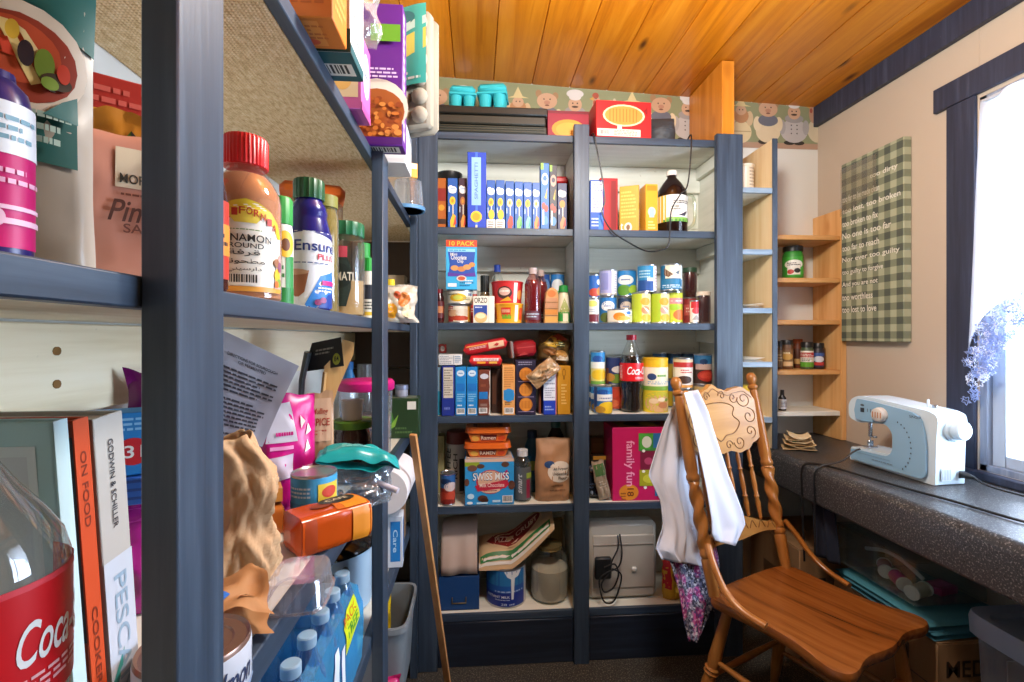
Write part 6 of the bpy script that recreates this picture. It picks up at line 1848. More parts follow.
def scroll(cx, ct, r, turns, start, sg):
    pts = []
    for k in range(26):
        f = k / 25
        an = start + sg * f * turns * 2 * PI
        rr = r * (1 - .85 * f)
        x, t_ = cx + rr * cos(an), ct + rr * sin(an) / .67
        pts.append(bp(x, t_, .0098))
    mb.tube(pts, .0017, dkl, 5)
for sx in (-1, 1):
    for cx, ct, r, tn, s0, g in ((.135, .86, .03, 1.4, PI, 1), (.09, .87, .02, 1.3, 0, -1), (.145, .77, .03, 1.3, PI / 2, -1), (.14, .69, .024, 1.3, -PI / 2, 1), (.085, .64, .026, 1.4, PI, 1), (.04, .885, .018, 1.2, PI, -1), (.035, .63, .018, 1.2, 0, 1)):
        scroll(sx * cx, ct, r, tn, s0 if sx > 0 else PI - s0, g * sx)
car = [bp(x, t_, .0098) for x, t_ in ((0, .85), (.05, .845), (.085, .82), (.075, .78), (.1, .74), (.07, .69), (.03, .68), (0, .655), (-.03, .68), (-.07, .69), (-.1, .74), (-.075, .78), (-.085, .82), (-.05, .845))]
mb.tube(spline(car, 5, True), .002, dkl, 5, closed=True)
rim = [bp(-.17 + .34 * k / 40, interp(top, -.17 + .34 * k / 40) - .022, .0098) for k in range(41)]
mb.tube(rim, .0014, dkl, 5)
mb.build('pressed_carving', cr_)
mb = MB()
def low(a, b, off):
    x = -.18 + .36 * a
    t0 = .165 - .035 * cos(x / .18 * PI) * .6 + .03 * (1 - (x / .18) ** 2)
    t1 = .255 + .03 * cos(x / .18 * PI * 1.0)
    return bp(x, t0 + (t1 - t0) * b, off)
mb.grid(lambda a, b: low(a, b, .009), 40, 8, OAKL)
mb.grid(lambda a, b: low(a, b, -.009), 40, 8, OAKL, flip=True)
for e in (0, 1):
    mb.grid(lambda a, b: low(a, e, .009 - .018 * b), 40, 1, OAKL, flip=not e)
lr = mb.build('lower_rail', CH)
mb = MB()
for k in range(9):
    x = -.15 + .3 * k / 8
    mb.tube(spline([bp(x - .014, .20 + .02 * (1 - (x / .18) ** 2), .0098), bp(x, .235 + .02 * (1 - (x / .18) ** 2), .0098), bp(x + .014, .20 + .02 * (1 - (x / .18) ** 2), .0098)], 5), .0015, dkl, 5)
mb.build('pressed_carving', lr)
sp_prof = [(.005, 0), (.006, .08), (.0085, .2), (.006, .27), (.0095, .3), (.006, .33), (.0085, .45), (.0075, .62), (.0055, .68), (.009, .71), (.0055, .74), (.0075, .86), (.005, 1)]
for k in range(6):
    x = -.125 + .05 * k
    t0 = .262 + .025 * cos(x / .18 * PI)
    turned(bp(x, t0), bp(x, interp(bot, x) + .012), sp_prof, OAKZ, 12).build('spindle', CH)
for sx in (-1, 1):
    mb = MB()
    br_ = spline([(sx * .197, .19, .60), (sx * .212, .16, .56), (sx * .222, .115, .505), (sx * .222, .06, .472), (sx * .212, -.005, .459)], 6)
    mb.tube(br_, .0105, OAKZ, 10, flat=.8)
    mb.build('hip_brace', CH)
lp = [(.011, 0), (.013, .06), (.017, .2), (.0195, .4), (.0165, .47), (.0215, .485), (.0165, .50), (.0215, .515), (.0165, .53), (.019, .6), (.016, .8), (.0135, 1)]
feet = {}
for sx in (-1, 1):
    for sy in (-1, 1):
        p = (sx * (.205 if sy < 0 else .205), sy * .19 + (.045 if sy > 0 else -.0), 0.0)
        q = (sx * .15, sy * .15, .425)
        feet[sx, sy] = (Vector(p), Vector(q))
        turned(p, q, lp, OAKZ, 16).build('leg', CH)
def on(sx, sy, z):
    p, q = feet[sx, sy]
    return p + (q - p) * (z / .425)
st_ = [(.006, 0), (.008, .1), (.011, .5), (.008, .9), (.006, 1)]
for sx in (-1, 1):
    for z in (.14, .235):
        turned(on(sx, -1, z), on(sx, 1, z + .01), st_, OAKZ, 12).build('stretcher', CH)
for sy, zz_ in ((-1, (.20, .28)), (1, (.19,))):
    for z in zz_:
        tw = (lambda a, z_: 1 + .2 * cos(2 * a + z_ * 30)) if sy < 0 and z > .25 else None
        pr = [(.009, 0)] + [(.012, .06 + .88 * k / 40) for k in range(41)] + [(.009, 1)] if tw else st_
        turned(on(-1, sy, z), on(1, sy, z), pr, OAKZ, 14, tw).build('stretcher', CH)

# ================================================================ white cloth draped over the left post
def clothmat(name, base, tr=.25):
    t = NT(name)
    nz = t.noise(t.coord(), 300, 2, .5)
    t.base(t.ramp(nz, [(.3, base), (.7, base)]))
    t.set(Roughness=.9)
    t.bump(nz, .15, .001)
    return t.m
WC = clothmat('white_cotton', '#c9cedb')
def hempat():
    t = NT('sequin_floral_hem')
    v = t.n('TexVoronoi', Scale=170.0)
    t.l(t.coord(), v.inputs['Vector'])
    sp = t.n('SeparateColor'); t.l(v.outputs['Color'], sp.inputs[0])
    col = t.ramp(sp.outputs[0], [(0, '#23283c'), (.22, '#8c8fa2'), (.5, '#5c6484'), (.7, '#c9ccd6'), (.85, '#3a3f58')], 'CONSTANT')
    big = t.ramp(t.noise(t.coord((1, 1, .6)), 22, 2), [(.5, (0, 0, 0, 1)), (.56, (1, 1, 1, 1))])
    col2 = t.ramp(sp.outputs[1], [(0, '#8c2a6a'), (.35, '#b84f92'), (.6, '#5a3a7c'), (.8, '#cfa8c4')], 'CONSTANT')
    t.base(t.mix(big, col, col2))
    t.set(Roughness=.6)
    return t.m
HEM = hempat()
def bpw(x, t, off):
    return cw_(*bp(x, t, off))
nrm = Vector((.978 * sin(CHA), -.978 * cos(CHA), .209)).normalized()
CL = thing('white_cloth', 'white cotton garment with sequinned floral hem draped over the left chair post', 'garment', bpw(-.196, .95, 0))
CLO = Vector(CL.location)
def drape(rows, off, folds, seed, m, name, us=26, vsn=30, dep=.012, offfn=None):
    # rows: (left u,v) and (right u,v) image rows of the hanging cloth, laid on a plane parallel to the chair back
    p0 = Vector(bpw(-.19, .6, off))
    L = [onplane(u, v, p0, nrm) for (u, v), _ in rows]
    R = [onplane(u, v, p0, nrm) for _, (u, v) in rows]
    k = len(rows) - 1
    def f(a, b):
        t = b * k
        i = min(int(t), k - 1)
        t -= i
        l, r = L[i].lerp(L[i + 1], t), R[i].lerp(R[i + 1], t)
        p = l.lerp(r, a)
        d = dep * (.35 + .65 * b) * (sin(a * folds * PI + b * 2.2 + seed) + .6 * sin(a * folds * 2.3 * PI - b * 3 + seed * 2)) + .012 * vn(a * 3, b * 3, seed)
        if offfn:
            d += offfn(a, b)
        return p + nrm * d - CLO
    mb = MB()
    mb.grid(f, us, vsn, m)
    return mb.build(name, CL, solid=.0018)
drape([((683, 393), (696, 390)), ((690, 420), (707, 412)), ((696, 450), (716, 440)), ((703, 485), (727, 475)), ((709, 520), (741, 512)), ((711, 535), (744, 524)), ((716, 541), (735, 546))], .050, 1.8, 1.0, WC, 'front_drape', dep=.010)
drape([((678, 394), (690, 391)), ((664, 425), (694, 425)), ((655, 455), (697, 460)), ((649, 475), (699, 495)), ((661, 500), (700, 525)), ((664, 525), (701, 545)), ((657, 548), (702, 560)), ((664, 560), (703, 566))], -.078, 3.2, 2.3, WC, 'rear_drape', dep=.013)
drape([((664, 536), (714, 530)), ((668, 560), (719, 560)), ((677, 590), (718, 592)), ((683, 620), (709, 616)), ((690, 642), (698, 640))], -.09, 3.0, .7, HEM, 'patterned_hem', dep=.008)
# ================================================================ things on the left shelving
def LP(u, d, z=0.0):
    p = P(u, 337, d)
    return Vector((p.x, p.y, z))
def zat(v, d):
    return CZ + (CV - v) / F * d
L1, L2, L3, L4, L5 = 1.662, 1.2742, .8868, .5468, .1618

# ---- upper shelf, boxes hanging over the edge, seen from below
carton('snack_box', 'orange box with white oval logo overhanging the upper left shelf edge', 'box', .23, .073, .29, '#c9701f',
       {'D': [('r', .1, .12, .9, .9, '#d98a3c'), ('l', .66, .2, .92, .8, 5, '#b9601c'), ('e', .8, .25, .06, .1, '#c9502c')], 'R': [('e', .5, .5, .36, .22, '#e6e0d2'), ('l', .3, .46, .7, .54, 2, '#2f4f9c'), ('l', .15, .06, .85, .2, 3, '#e09a50')], 'F': [('l', .4, .05, .95, .3, 4, '#b05a18')]}, (-.309, .703, L1))
carton('snack_box', 'white box with dark teal base and barcode next to the orange box overhead', 'box', .23, .084, .3, '#dcdcd8',
       {'D': [('r', 0, 0, 1, 1, '#17545c'), ('b', .62, .2, .97, .62)], 'R': [('l', .1, .1, .9, .95, 16, '#8d98a0'), ('r', 0, 0, 1, .05, '#17545c')], 'F': [('r', 0, 0, 1, .12, '#17545c')]}, (-.305, .787, L1))
carton('snack_box', 'lilac pink box with biscuit picture hanging over the upper left shelf edge', 'box', .22, .075, .145, '#b9589c',
       {'F': [('r', .45, .15, .97, .95, '#d8c9a6'), ('e', .72, .55, .12, .2, '#c99a4a'), ('e', .84, .4, .08, .16, '#e0b86a')], 'R': [('e', .5, .55, .34, .3, '#e3dcea'), ('l', .3, .5, .7, .6, 1, '#3a4fa0'), ('r', 0, 0, 1, .1, '#a84a8c')], 'D': [('r', .05, .1, .95, .9, '#a54590')]}, (-.326, .965, L1))
gran = [('r', 0, .60, 1, .64, '#5a1f7c')]
rr = random.Random(9)
gr = []
for i in range(60):
    gr.append(('e', rr.uniform(.5, .98), rr.uniform(.06, .34), rr.uniform(.02, .045), rr.uniform(.012, .022), rr.choice(['#a5561c', '#c0702a', '#8a3f14', '#d08a40'])))
carton('cereal_box', 'purple granola box with cereal bowl picture overhanging above the second post', 'box', .205, .055, .32, '#5b1f82',
       {'F': [('e', .72, .27, .34, .2, '#d9d2c6'), ('e', .72, .24, .3, .16, '#9a5420'), ('r', .42, .05, .99, .2, '#9a4f1e')] + gr + [('l', .5, .46, .95, .54, 3, '#cbb9dd'), ('r', .66, .72, .98, .84, '#5f9a2c'), ('r', .4, .0, 1, .05, '#4a176c')],
        'R': [('r', .1, .05, .5, .95, '#c9b9d4'), ('l', .15, .1, .9, .9, 12, '#8c62a8')], 'D': [('b', .55, .2, .95, .85)]}, (-.2675, 1.128, L1))
FILM = clear('#f6f8f8', .10, .12, .5, .45, .6)
pouch('plastic_bag', 'crumpled clear plastic bag on top of the lilac pink box overhead', 'bag', .11, .06, .17, FILM, [], (-.245, .965, L1 + .147), .4, seed=31, crump=.012, freq=6, flatbase=False)
carton('white_carton', 'plain white carton under the grey egg carton, overhanging the upper left shelf', 'carton', .235, .11, .104, '#d8d8d8', {'F': [('r', .7, .1, .98, .9, '#e2e2e2')], 'R': [('l', .1, .2, .9, .8, 4, '#b9bcc0')]}, (-.292, 1.262, L1))
ec = thing('egg_carton', 'grey pulp egg carton with turquoise and yellow label standing on end', 'egg carton', (-.185, 1.262, L1 + .1055), -.35)
eg = K('#8f897c', .9, 0, .1, .3)
mb = MB()
mb.box(-.072, .072, -.004, .03, 0, .298, eg, .008)
for i in range(6):
    for j in range(3):
        mb.lathe([(.022, 0), (.021, .006), (.0175, .013), (.010, .017), (.0001, .018)], eg, 12, Matrix.Translation((-.046 + .046 * j, -.004, .03 + .047 * i)) @ Matrix.Rotation(PI / 2, 4, 'X'))
mb.build('cup_tray', ec)
mb = MB(); mb.box(-.074, .074, .031, .062, -.001, .3, eg, .012); mb.build('lid', ec)
mb = MB()
def lb_(a, b, l=0):
    return (-.073 + .146 * a, -.0245 - l - .002 * sin(a * PI * 3), .10 + .20 * b)
mb.grid(lambda a, b: lb_(a, b), 10, 6, '#3fb0a6')
mb.deco(lb_, [('p', [(0, .2), (1, .45), (1, .7), (0, .5)], '#d8d25c'), ('p', [(0, .55), (1, .75), (1, .85), (0, .68)], '#bfe2da'), ('e', .5, .85, .3, .1, '#2a7f86'), ('l', .1, .05, .9, .18, 2, '#dfeee9')], curved=1, lift=.0006)
mb.build('label', ec)
ct = thing('plastic_tub', 'clear upturned plastic tub with blue rim at the far end of the upper left shelf', 'tub', (-.232, 1.672, L1))
mb = MB(); mb.lathe([(.052, .012), (.049, .05), (.045, .10), (.034, .106), (.0001, .106)], clear('#e6eef4', .16, .06, .5, .45), 24); mb.build('tub', ct)
mb = MB(); mb.lathe([(.05, 0), (.057, 0), (.058, .012), (.052, .013), (.05, .0)], K('#5a8fbd', .4), 28); mb.build('rim', ct)
carton('matchbox', 'small yellow carton with white flap on top of the upturned clear tub', 'carton', .028, .03, .05, '#d9a021', {'F': [('r', .1, .6, .9, .95, '#e9e4da')]}, (-.215, 1.66, L1 + .1075), .3, ry=.0)
tn = thing('round_tin', 'beige round tin at the very top left above the orange box', 'tin', (-.285, .60, L1))
mb = MB(); mb.lathe([(.0001, 0), (.044, 0), (.046, .004), (.046, .1)], '#c9b08a', 26); mb.build('tin_body', tn)
mb = MB(); mb.lathe([(.0475, .1005), (.0475, .115), (.0001, .117)], K('#b9986c', .4, .3), 26); mb.build('lid', tn)

# ---- middle shelf left of the near post
a_ = lambda u: (u + 131) / 226
b_ = lambda v: ((337 - v) * .00075 - .0435) / .25
p = LP(-22, .345, L2)
pr = [('p', [(0, b_(-30)), (a_(0), b_(2)), (a_(78), b_(33)), (1, b_(38)), (1, .97), (0, .97)], '#0d5a58'), ('r', a_(-60), b_(105) - .18, a_(76), b_(105), '#0f5a58'),
      ('e', a_(20), b_(62), .30, .17, '#cfc6ba'), ('e', a_(18), b_(64), .26, .135, '#8c3020'), ('e', a_(10), b_(58), .22, .1, '#b5482a'),
      ('p', [(a_(-5), b_(30)), (a_(8), b_(30)), (a_(40), b_(85)), (a_(30), b_(90))], '#e3cf8e'), ('p', [(a_(14), b_(32)), (a_(24), b_(36)), (a_(48), b_(66)), (a_(40), b_(70))], '#e8d9a4'), ('p', [(a_(0), b_(50)), (a_(8), b_(48)), (a_(16), b_(66)), (a_(4), b_(66))], '#c23a24'),
      ('e', a_(43), b_(66), .045, .05, '#6d8a30'), ('e', a_(55), b_(80), .07, .025, '#3a2a1c'), ('e', a_(62), b_(70), .03, .03, '#c23a24'), ('e', a_(25), b_(60), .035, .04, '#241c2c'), ('e', a_(12), b_(40), .03, .03, '#d9b53c'), ('e', a_(48), b_(84), .04, .02, '#7a9a3a'),
      ('l', a_(28), b_(150), a_(70), b_(112), 3, '#a9c9c4'), ('p', [(a_(60), b_(100)), (a_(76), b_(90)), (a_(76), b_(120)), (a_(40), b_(118))], '#2a6e72')]
pouch('tortilla_bag', 'big grey pouch with dark teal header and taco picture, nearest on the middle left shelf', 'bag', .126, .03, .25, K('#a39c92', .3, 0, .04), pr, p, facing(p.x, p.y), seed=3, crump=.003, freq=4, curve=6, seal=.03)
p = LP(-6, .292, L2)
profile_bottle('magenta bottle with white label band and navy shoulder at the left edge', 'lotion_bottle', 'bottle', [(.0001, 0), (.016, 0), (.0175, .004), (.0175, .012), (.0175, .094), (.015, .106), (.009, .113)], K('#2a2468', .3), None, 0, '#2a2468', [(.0095, .112), (.009, .117), (.0001, .118)], (.009, .096), '#c8126a',
               [('r', 0, .64, 1, 1, '#e9eef0'), ('l', .3, .72, .9, .92, 3, '#7fa9b8'), ('l', .3, .42, .95, .56, 2, '#f2b9d4'), ('r', .3, .26, .98, .29, '#f2c9de'), ('r', .3, .16, .98, .2, '#f2c9de'), ('e', .52, .2, .06, .06, '#f2c9de')], p, facing(p.x, p.y))
p = LP(120, .438, L2)
sb = lambda u: (u - 74) / 86
sv = lambda v: ((337 - v) / 480 * .405 - .0442) / .146
pouch('salt_bag', 'salmon pink salt bag with cream label beside the near blue post', 'bag', .066, .036, .142, K('#cf907a', .4, 0, .03), [('r', sb(113), sv(176), sb(148), sv(130), '#e3d3b4'), ('t', 'MORTON', sb(117), sv(171), sb(165), sv(160), '#3a3a34'), ('l', sb(118), sv(186), sb(155), sv(181), 1, '#7c4a3c'), ('t', 'Pink', sb(106), sv(214), sb(152), sv(190), '#5c3a32'), ('t', 'SALT', sb(120), sv(226), sb(155), sv(216), '#7a4a3e')], p, facing(p.x, p.y), seed=6, crump=.0012, freq=4, seal=.01, curve=9)
p = LP(112, .52, L2)
carton('seasoning_box', 'red box with yellow stripe and black panel behind the salmon salt bag', 'box', .09, .05, .228, '#a8281c', {'F': [('r', 0, .72, 1, .84, '#c9902c'), ('r', 0, .4, 1, .72, '#1d1a18'), ('l', .1, .55, .8, .7, 2, '#d9d2c2'), ('l', .1, .86, .9, .96, 2, '#c9584a'), ('r', .0, .3, .5, .42, '#24407c')]}, p, facing(p.x, p.y))
p = LP(131, .490, L2)
pouch('candy_bag', 'colourful harlequin patterned packet showing between salt bag and near post', 'packet', .07, .022, .182, K('#a86a1c', .35), [('p', [(.2, .7), (.5, .9), (.5, .7)], '#5f8a2c'), ('p', [(.5, .9), (.8, .75), (.5, .7)], '#1d1c18'), ('p', [(.5, .7), (.8, .75), (.7, .5)], '#8c2a20'), ('p', [(.2, .7), (.5, .7), (.4, .5)], '#c98a2c')], p, facing(p.x, p.y), seed=2, flatbase=True)

# ---- middle shelf right of the near post
p = LP(207, .468, L2)
profile_bottle('dark sauce bottle with orange label half hidden behind the near post', 'sauce_bottle', 'bottle', [(.0001, 0), (.016, 0), (.018, .004), (.018, .09), (.012, .12), (.010, .128)], K('#3a1714', .2), None, 0, '#1c1a1a', [(.012, .126), (.012, .146), (.0001, .147)], (.012, .088), '#b5301f', [('r', .45, .3, 1, .7, '#d98a2c'), ('l', .5, .4, .9, .6, 2, '#2c1a14')], p, facing(p.x, p.y))
p = LP(241, .592, L2)
p.y += .012
h = zat(135, .592) - L2
jp = [(.0001, 0), (.0375, 0), (.041, .004), (.041, .008), (.041, h * .60), (.039, h * .66), (.030, h * .74), (.0215, h * .79), (.0215, h * .83)]
sp_ = thing('cinnamon_jar', 'large jar of ground cinnamon with red ribbed lid beside the near post', 'jar', p, facing(p.x, p.y))
mb = MB(); mb.lathe(jp, clear('#f2e6dc', .05, .04, .5, .1), 32); mb.build('container', sp_)
mb = MB(); mb.lathe([(max(r - .0012, .0001), z + (.001 if i == 0 else 0)) for i, (r, z) in enumerate(jp[:-2])] + [(.024, h * .765), (.0001, h * .77)], K('#c08e6c', .8, 0, .08), 32); mb.build('cinnamon', sp_)
mb = MB(); mb.lathe([(.0245, h * .815), (.0255, h * .82), (.0255, h - .004), (.0235, h), (.0001, h)], K('#c3141e', .35), 72, rf=lambda a, z: 1 + .018 * cos(36 * a)); mb.build('lid', sp_)
mb = MB()
rp = rprof(jp)
def SJ(a, b, l):
    z = .010 + (h * .585 - .010) * b
    r = .0416 + l
    return (r * sin((a - .5) * 2.3), -r * cos((a - .5) * 2.3), z)
arch = [(0, 0), (1, 0), (1, .62), (.93, .78), (.8, .9), (.65, .97), (.5, 1), (.35, .97), (.2, .9), (.07, .78), (0, .62)]
mb._tris(arch, [list(t) for t in tessellate_polygon([[Vector((x, y, 0)) for x, y in arch]])], SJ, '#e9e6da', 3, 0)
mb.deco(SJ, [('p', [(0, .62), (.07, .78), (.2, .9), (.35, .97), (.5, 1), (.65, .97), (.8, .9), (.93, .78), (1, .62), (.93, .62), (.84, .74), (.7, .82), (.5, .86), (.3, .82), (.16, .74), (.07, .62)], '#d9be2c'), ('p', [(.3, .82), (.5, .86), (.7, .82), (.62, .74), (.38, .74)], '#e0c94a'),
    ('r', 0, .0, 1, .055, '#d99a3c'), ('p', [(.86, .05), (1, .05), (1, .46), (.9, .36)], '#c9a4a0'), ('e', .92, .2, .06, .08, '#e0b42c'), ('e', .95, .12, .05, .05, '#7fa03c'), ('e', .90, .1, .04, .04, '#d9702c'), ('e', .9, .34, .05, .05, '#9c6a4a'), ('e', .96, .3, .04, .06, '#8a4f6c'),
    ('l', .32, .655, .68, .675, 1, '#5f8a4a'), ('t', 'CINNAMON', .12, .535, .80, .615, '#23201d'), ('t', 'GROUND', .24, .465, .70, .52, '#2c2926'), ('b', .3, .07, .66, .19)], curved=1)
word = 'CALIFORNIA'
for i, chx in enumerate(word):
    t_ = (i + .5) / len(word)
    x = .1 + .8 * t_
    y = .70 + .17 * sin(t_ * PI)
    mb.deco(SJ, [('t', chx, x - .033, y - .04, x + .033, y + .04, '#b5321c')], curved=1, lift=.0009)
ar = {'w1': '\uFE94\uFED3\uFEAE\uFED7', 'w2': '\uFE94\uFEE7\uFEEE\uFEA4\uFEC4\uFEE3', 'w3': '\uFEF2\uFEE8\uFEF4\uFEB3\uFEAD\uFE8D\uFEA9'}
mb.deco(SJ, [('t', ar['w1'], .3, .375, .66, .45, '#2c2926'), ('t', ar['w2'], .26, .285, .72, .355, '#2c2926'), ('t', ar['w3'], .3, .205, .68, .265, '#2c2926')], curved=1)
mb.build('label', sp_)
p = LP(281, .70, L2)
profile_bottle('slim green and white seasoning bottle between cinnamon jar and shake bottle', 'seasoning_bottle', 'bottle', [(.0001, 0), (.0145, 0), (.016, .003), (.016, .10), (.014, .12)], K('#1f7a34', .3), None, 0, '#2a9440', [(.0155, .119), (.0155, .155), (.013, .159), (.0001, .159)], (.004, .118), '#dfe6d8', [('r', 0, 0, 1, .2, '#1f7a34'), ('r', .62, .2, .9, .6, '#2f8a44'), ('e', .62, .75, .26, .17, '#e3b52c'), ('e', .62, .74, .12, .08, '#6d3f1c'), ('l', .2, .3, .6, .6, 3, '#1f7a34')], p, facing(p.x, p.y))
p = LP(294, 1.0, L2)
jar('glass jar of pale powder standing behind the slim green bottle', [(.0001, 0), (.03, 0), (.032, .004), (.032, .15), (.027, .17), (.027, .18)], clear('#f4f0e4', .06, .05, .5, .15), K('#8f8a78', .35, .6), [(.029, .178), (.029, .205), (.0001, .206)], p, group=None, name='powder_jar', content=K('#c9ae82', .9), cprof=[(.0001, .003), (.0295, .003), (.0295, .14), (.0001, .142)])
p = LP(309, .80, L2)
h = zat(181, .80) - L2
q = [(.0001, 0), (.032, 0), (.035, .004), (.035, h * .56), (.034, h * .6), (.029, h * .69), (.0275, h * .72), (.029, h * .745), (.026, h * .8), (.0215, h * .835), (.0205, h * .86)]
profile_bottle('navy nutrition shake bottle with dark green cap on the middle left shelf', 'shake_bottle', 'bottle', q, K('#1c1d6c', .22), None, 0, K('#15502c', .4), [(.0235, h * .85), (.0240, h * .86), (.0240, h * .985), (.0225, h), (.0001, h)], (.003, h * .585), '#e4e8f0',
    [('r', 0, .86, .1, 1, '#1c1d6c'), ('p', [(0, .93), (.5, 1), (1, .9), (1, 1), (0, 1)], '#1c1d6c'), ('p', [(.42, 0), (1, 0), (1, .52), (.66, .42)], '#2f78c4'), ('p', [(.62, .0), (1, .0), (1, .22), (.8, .18)], '#1d3f94'), ('t', 'Ensure', .3, .74, .95, .88, '#1d2f7c'), ('t', 'PLUS', .62, .63, .92, .71, '#c4203c'), ('l', .22, .57, .8, .6, 1, '#5c6a94'),
     ('p', [(.1, .45), (.5, .48), (.44, .2), (.34, .12), (.24, .2)], '#a5684a'), ('r', .32, .03, .37, .14, '#cfd6e0'), ('e', .34, .02, .12, .03, '#cfd6e0'), ('e', .3, .46, .2, .04, '#c99a7c'), ('r', .68, .3, .95, .36, '#c4207c'), ('l', .62, .2, .95, .28, 2, '#e6ecf6'), ('e', .62, .07, .05, .04, '#7c2a5c'), ('e', .7, .1, .05, .04, '#8c3a6c')], p, facing(p.x, p.y), None, PI, 1.0, 'cap', 20)
p = LP(313, 1.16, L2)
h = zat(189, 1.16) - L2
tb = thing('storage_canister', 'tall clear food container with orange lid behind the shake bottle', 'container', p, facing(p.x, p.y))
mb = MB(); mb.box(-.066, .066, -.055, .055, 0, h - .038, clear('#f0e8de', .14, .08, .4, .4), .01); mb.deco(planes(.132, .11, h)['F'], [('t', 'N', .66, .7, .76, .79, '#2c2a28')], lift=.001); mb.build('tub', tb)
mb = MB(); mb.box(-.06, .06, -.05, .05, .004, h * .6, K('#cfa88c', .8), .01); mb.build('contents', tb)
mb = MB(); mb.box(-.071, .071, -.06, .06, h - .037, h, K('#d9661c', .4), .012); mb.build('lid', tb)
p = LP(325, .96, L2)
jar('small jar with olive lid just behind the navy shake bottle', [(.0001, 0), (.024, 0), (.026, .004), (.026, .19), (.022, .21), (.022, .215)], clear('#ecead6'), K('#7c7c3a', .45), [(.0245, .213), (.0245, .236), (.0001, .237)], p, name='spice_jar', content=K('#8a7a44', .9))
p = LP(346, 1.045, L2)
h = zat(224, 1.045) - L2
jar('plastic jar of grains with dark green lid and black label before the second post', [(.0001, 0), (.036, 0), (.039, .005), (.039, h * .78), (.034, h * .84), (.034, h * .87)], clear('#f0f2ee', .05, .04, .5, .1), K('#17603a', .4), [(.037, h * .855), (.0375, h * .86), (.0375, h * .975), (.036, h), (.0001, h)], p, facing(p.x, p.y) , None, 'grain_jar', 'jar', K('#b9986a', .9, 0, .2), [(.0001, .004), (.0365, .004), (.0365, h * .38), (.0001, h * .40)], (h * .1, h * .74), clear('#ffffff', .02, .1, .1),
    [('p', [(.16, 0), (.5, 0), (.58, .3), (.58, .62), (.52, .8), (.16, .8)], '#24342e'), ('r', .2, .8, .52, .98, '#c4485a'), ('e', .4, .5, .2, .2, '#16241e'), ('t', 'BASMATI', .12, .42, .62, .56, '#d9d2bc')], ribs=1)
p = LP(369, 1.235, L2)
profile_bottle('small seasoning bottle with bright green cap behind the second post', 'seasoning_bottle', 'bottle', [(.0001, 0), (.017, 0), (.018, .003), (.018, .10), (.014, .125)], K('#d9d9cf', .3), None, 0, '#23a03c', [(.015, .124), (.013, .158), (.0001, .16)], (.006, .098), '#e2dfd2', [('r', .2, .5, .9, .9, '#2a2f3a'), ('l', .25, .2, .85, .45, 3, '#3a3f3a'), ('r', .2, .05, .9, .15, '#d9b83c')], p, facing(p.x, p.y))
p = LP(364, 1.36, L2)
profile_bottle('taller seasoning bottle with green cap and dark label before the second post', 'seasoning_bottle', 'bottle', [(.0001, 0), (.019, 0), (.02, .003), (.02, .14), (.015, .175)], K('#31402f', .3), None, 0, '#1f8f34', [(.0165, .174), (.0165, .22), (.0001, .222)], (.01, .13), '#3a3f3c', [('l', .2, .2, .8, .8, 5, '#c9c9b9')], p, facing(p.x, p.y))
p = LP(403, 1.47, L2)
pouch('bread_bag', 'clear bag with orange and yellow prints spilling over the middle shelf past the second post', 'bag', .105, .07, .115, K('#c9c0b0', .2, 0, .12), [('e', .3, .3, .18, .2, '#e0a01f'), ('e', .62, .6, .16, .2, '#c97a3c'), ('e', .75, .3, .14, .18, '#d9c9a4'), ('e', .42, .72, .1, .1, '#b5502c')], p + Vector((-.012, 0, 0)), .2, seed=17, crump=.01, freq=6)
p = LP(391, 1.58, L2)
profile_bottle('small bottle with yellow cap standing behind the second post', 'seasoning_bottle', 'bottle', [(.0001, 0), (.017, 0), (.018, .003), (.018, .09), (.012, .115)], K('#d9d4c4', .3), None, 0, '#e3c71f', [(.013, .114), (.012, .145), (.0001, .146)], None, W_, [], p)
p = LP(397, 1.79, L2)
carton('cardboard_carton', 'cream paper carton at the far end of the middle left shelf', 'carton', .11, .07, .19, '#9a8a72', {'F': [('l', .1, .5, .9, .9, 4, '#6d6050'), ('r', .6, .1, .95, .4, '#8c2a20')]}, p + Vector((-.03, .06, 0)), 0)

# ---- third shelf left of the near post
p = LP(-40, .312, L3)
r, h = .054, .312
cp2 = [(.0001, .004), (r * .6, 0), (r * .9, .006), (r * .98, .03), (r * .9, h * .2), (r * .98, h * .3), (r, h * .34), (r, h * .61), (r * .93, h * .66), (r * .74, h * .72), (r * .5, h * .78), (r * .3, h * .84), (r * .25, h * .89), (r * .25, h * .95)]
profile_bottle('empty large cola bottle with red label at the lower left corner', 'cola_bottle', 'bottle', cp2, clear('#eef2f2', .07, .04, .6, .25), None, 0, K('#c4141e', .35), [(r * .3, h * .94), (r * .3, h), (.0001, h)], (h * .34, h * .60), RED, [('t', 'Coca-Cola', .46, .36, .92, .70, W_), ('l', .46, .12, .9, .28, 3, '#f0b9b9'), ('r', 0, .95, 1, 1, '#e0404a')], p, facing(p.x, p.y) + .55)
mb = MB()
rr = random.Random(12)
cb0 = bpy.data.objects['cola_bottle.002'] if 'cola_bottle.002' in bpy.data.objects else None
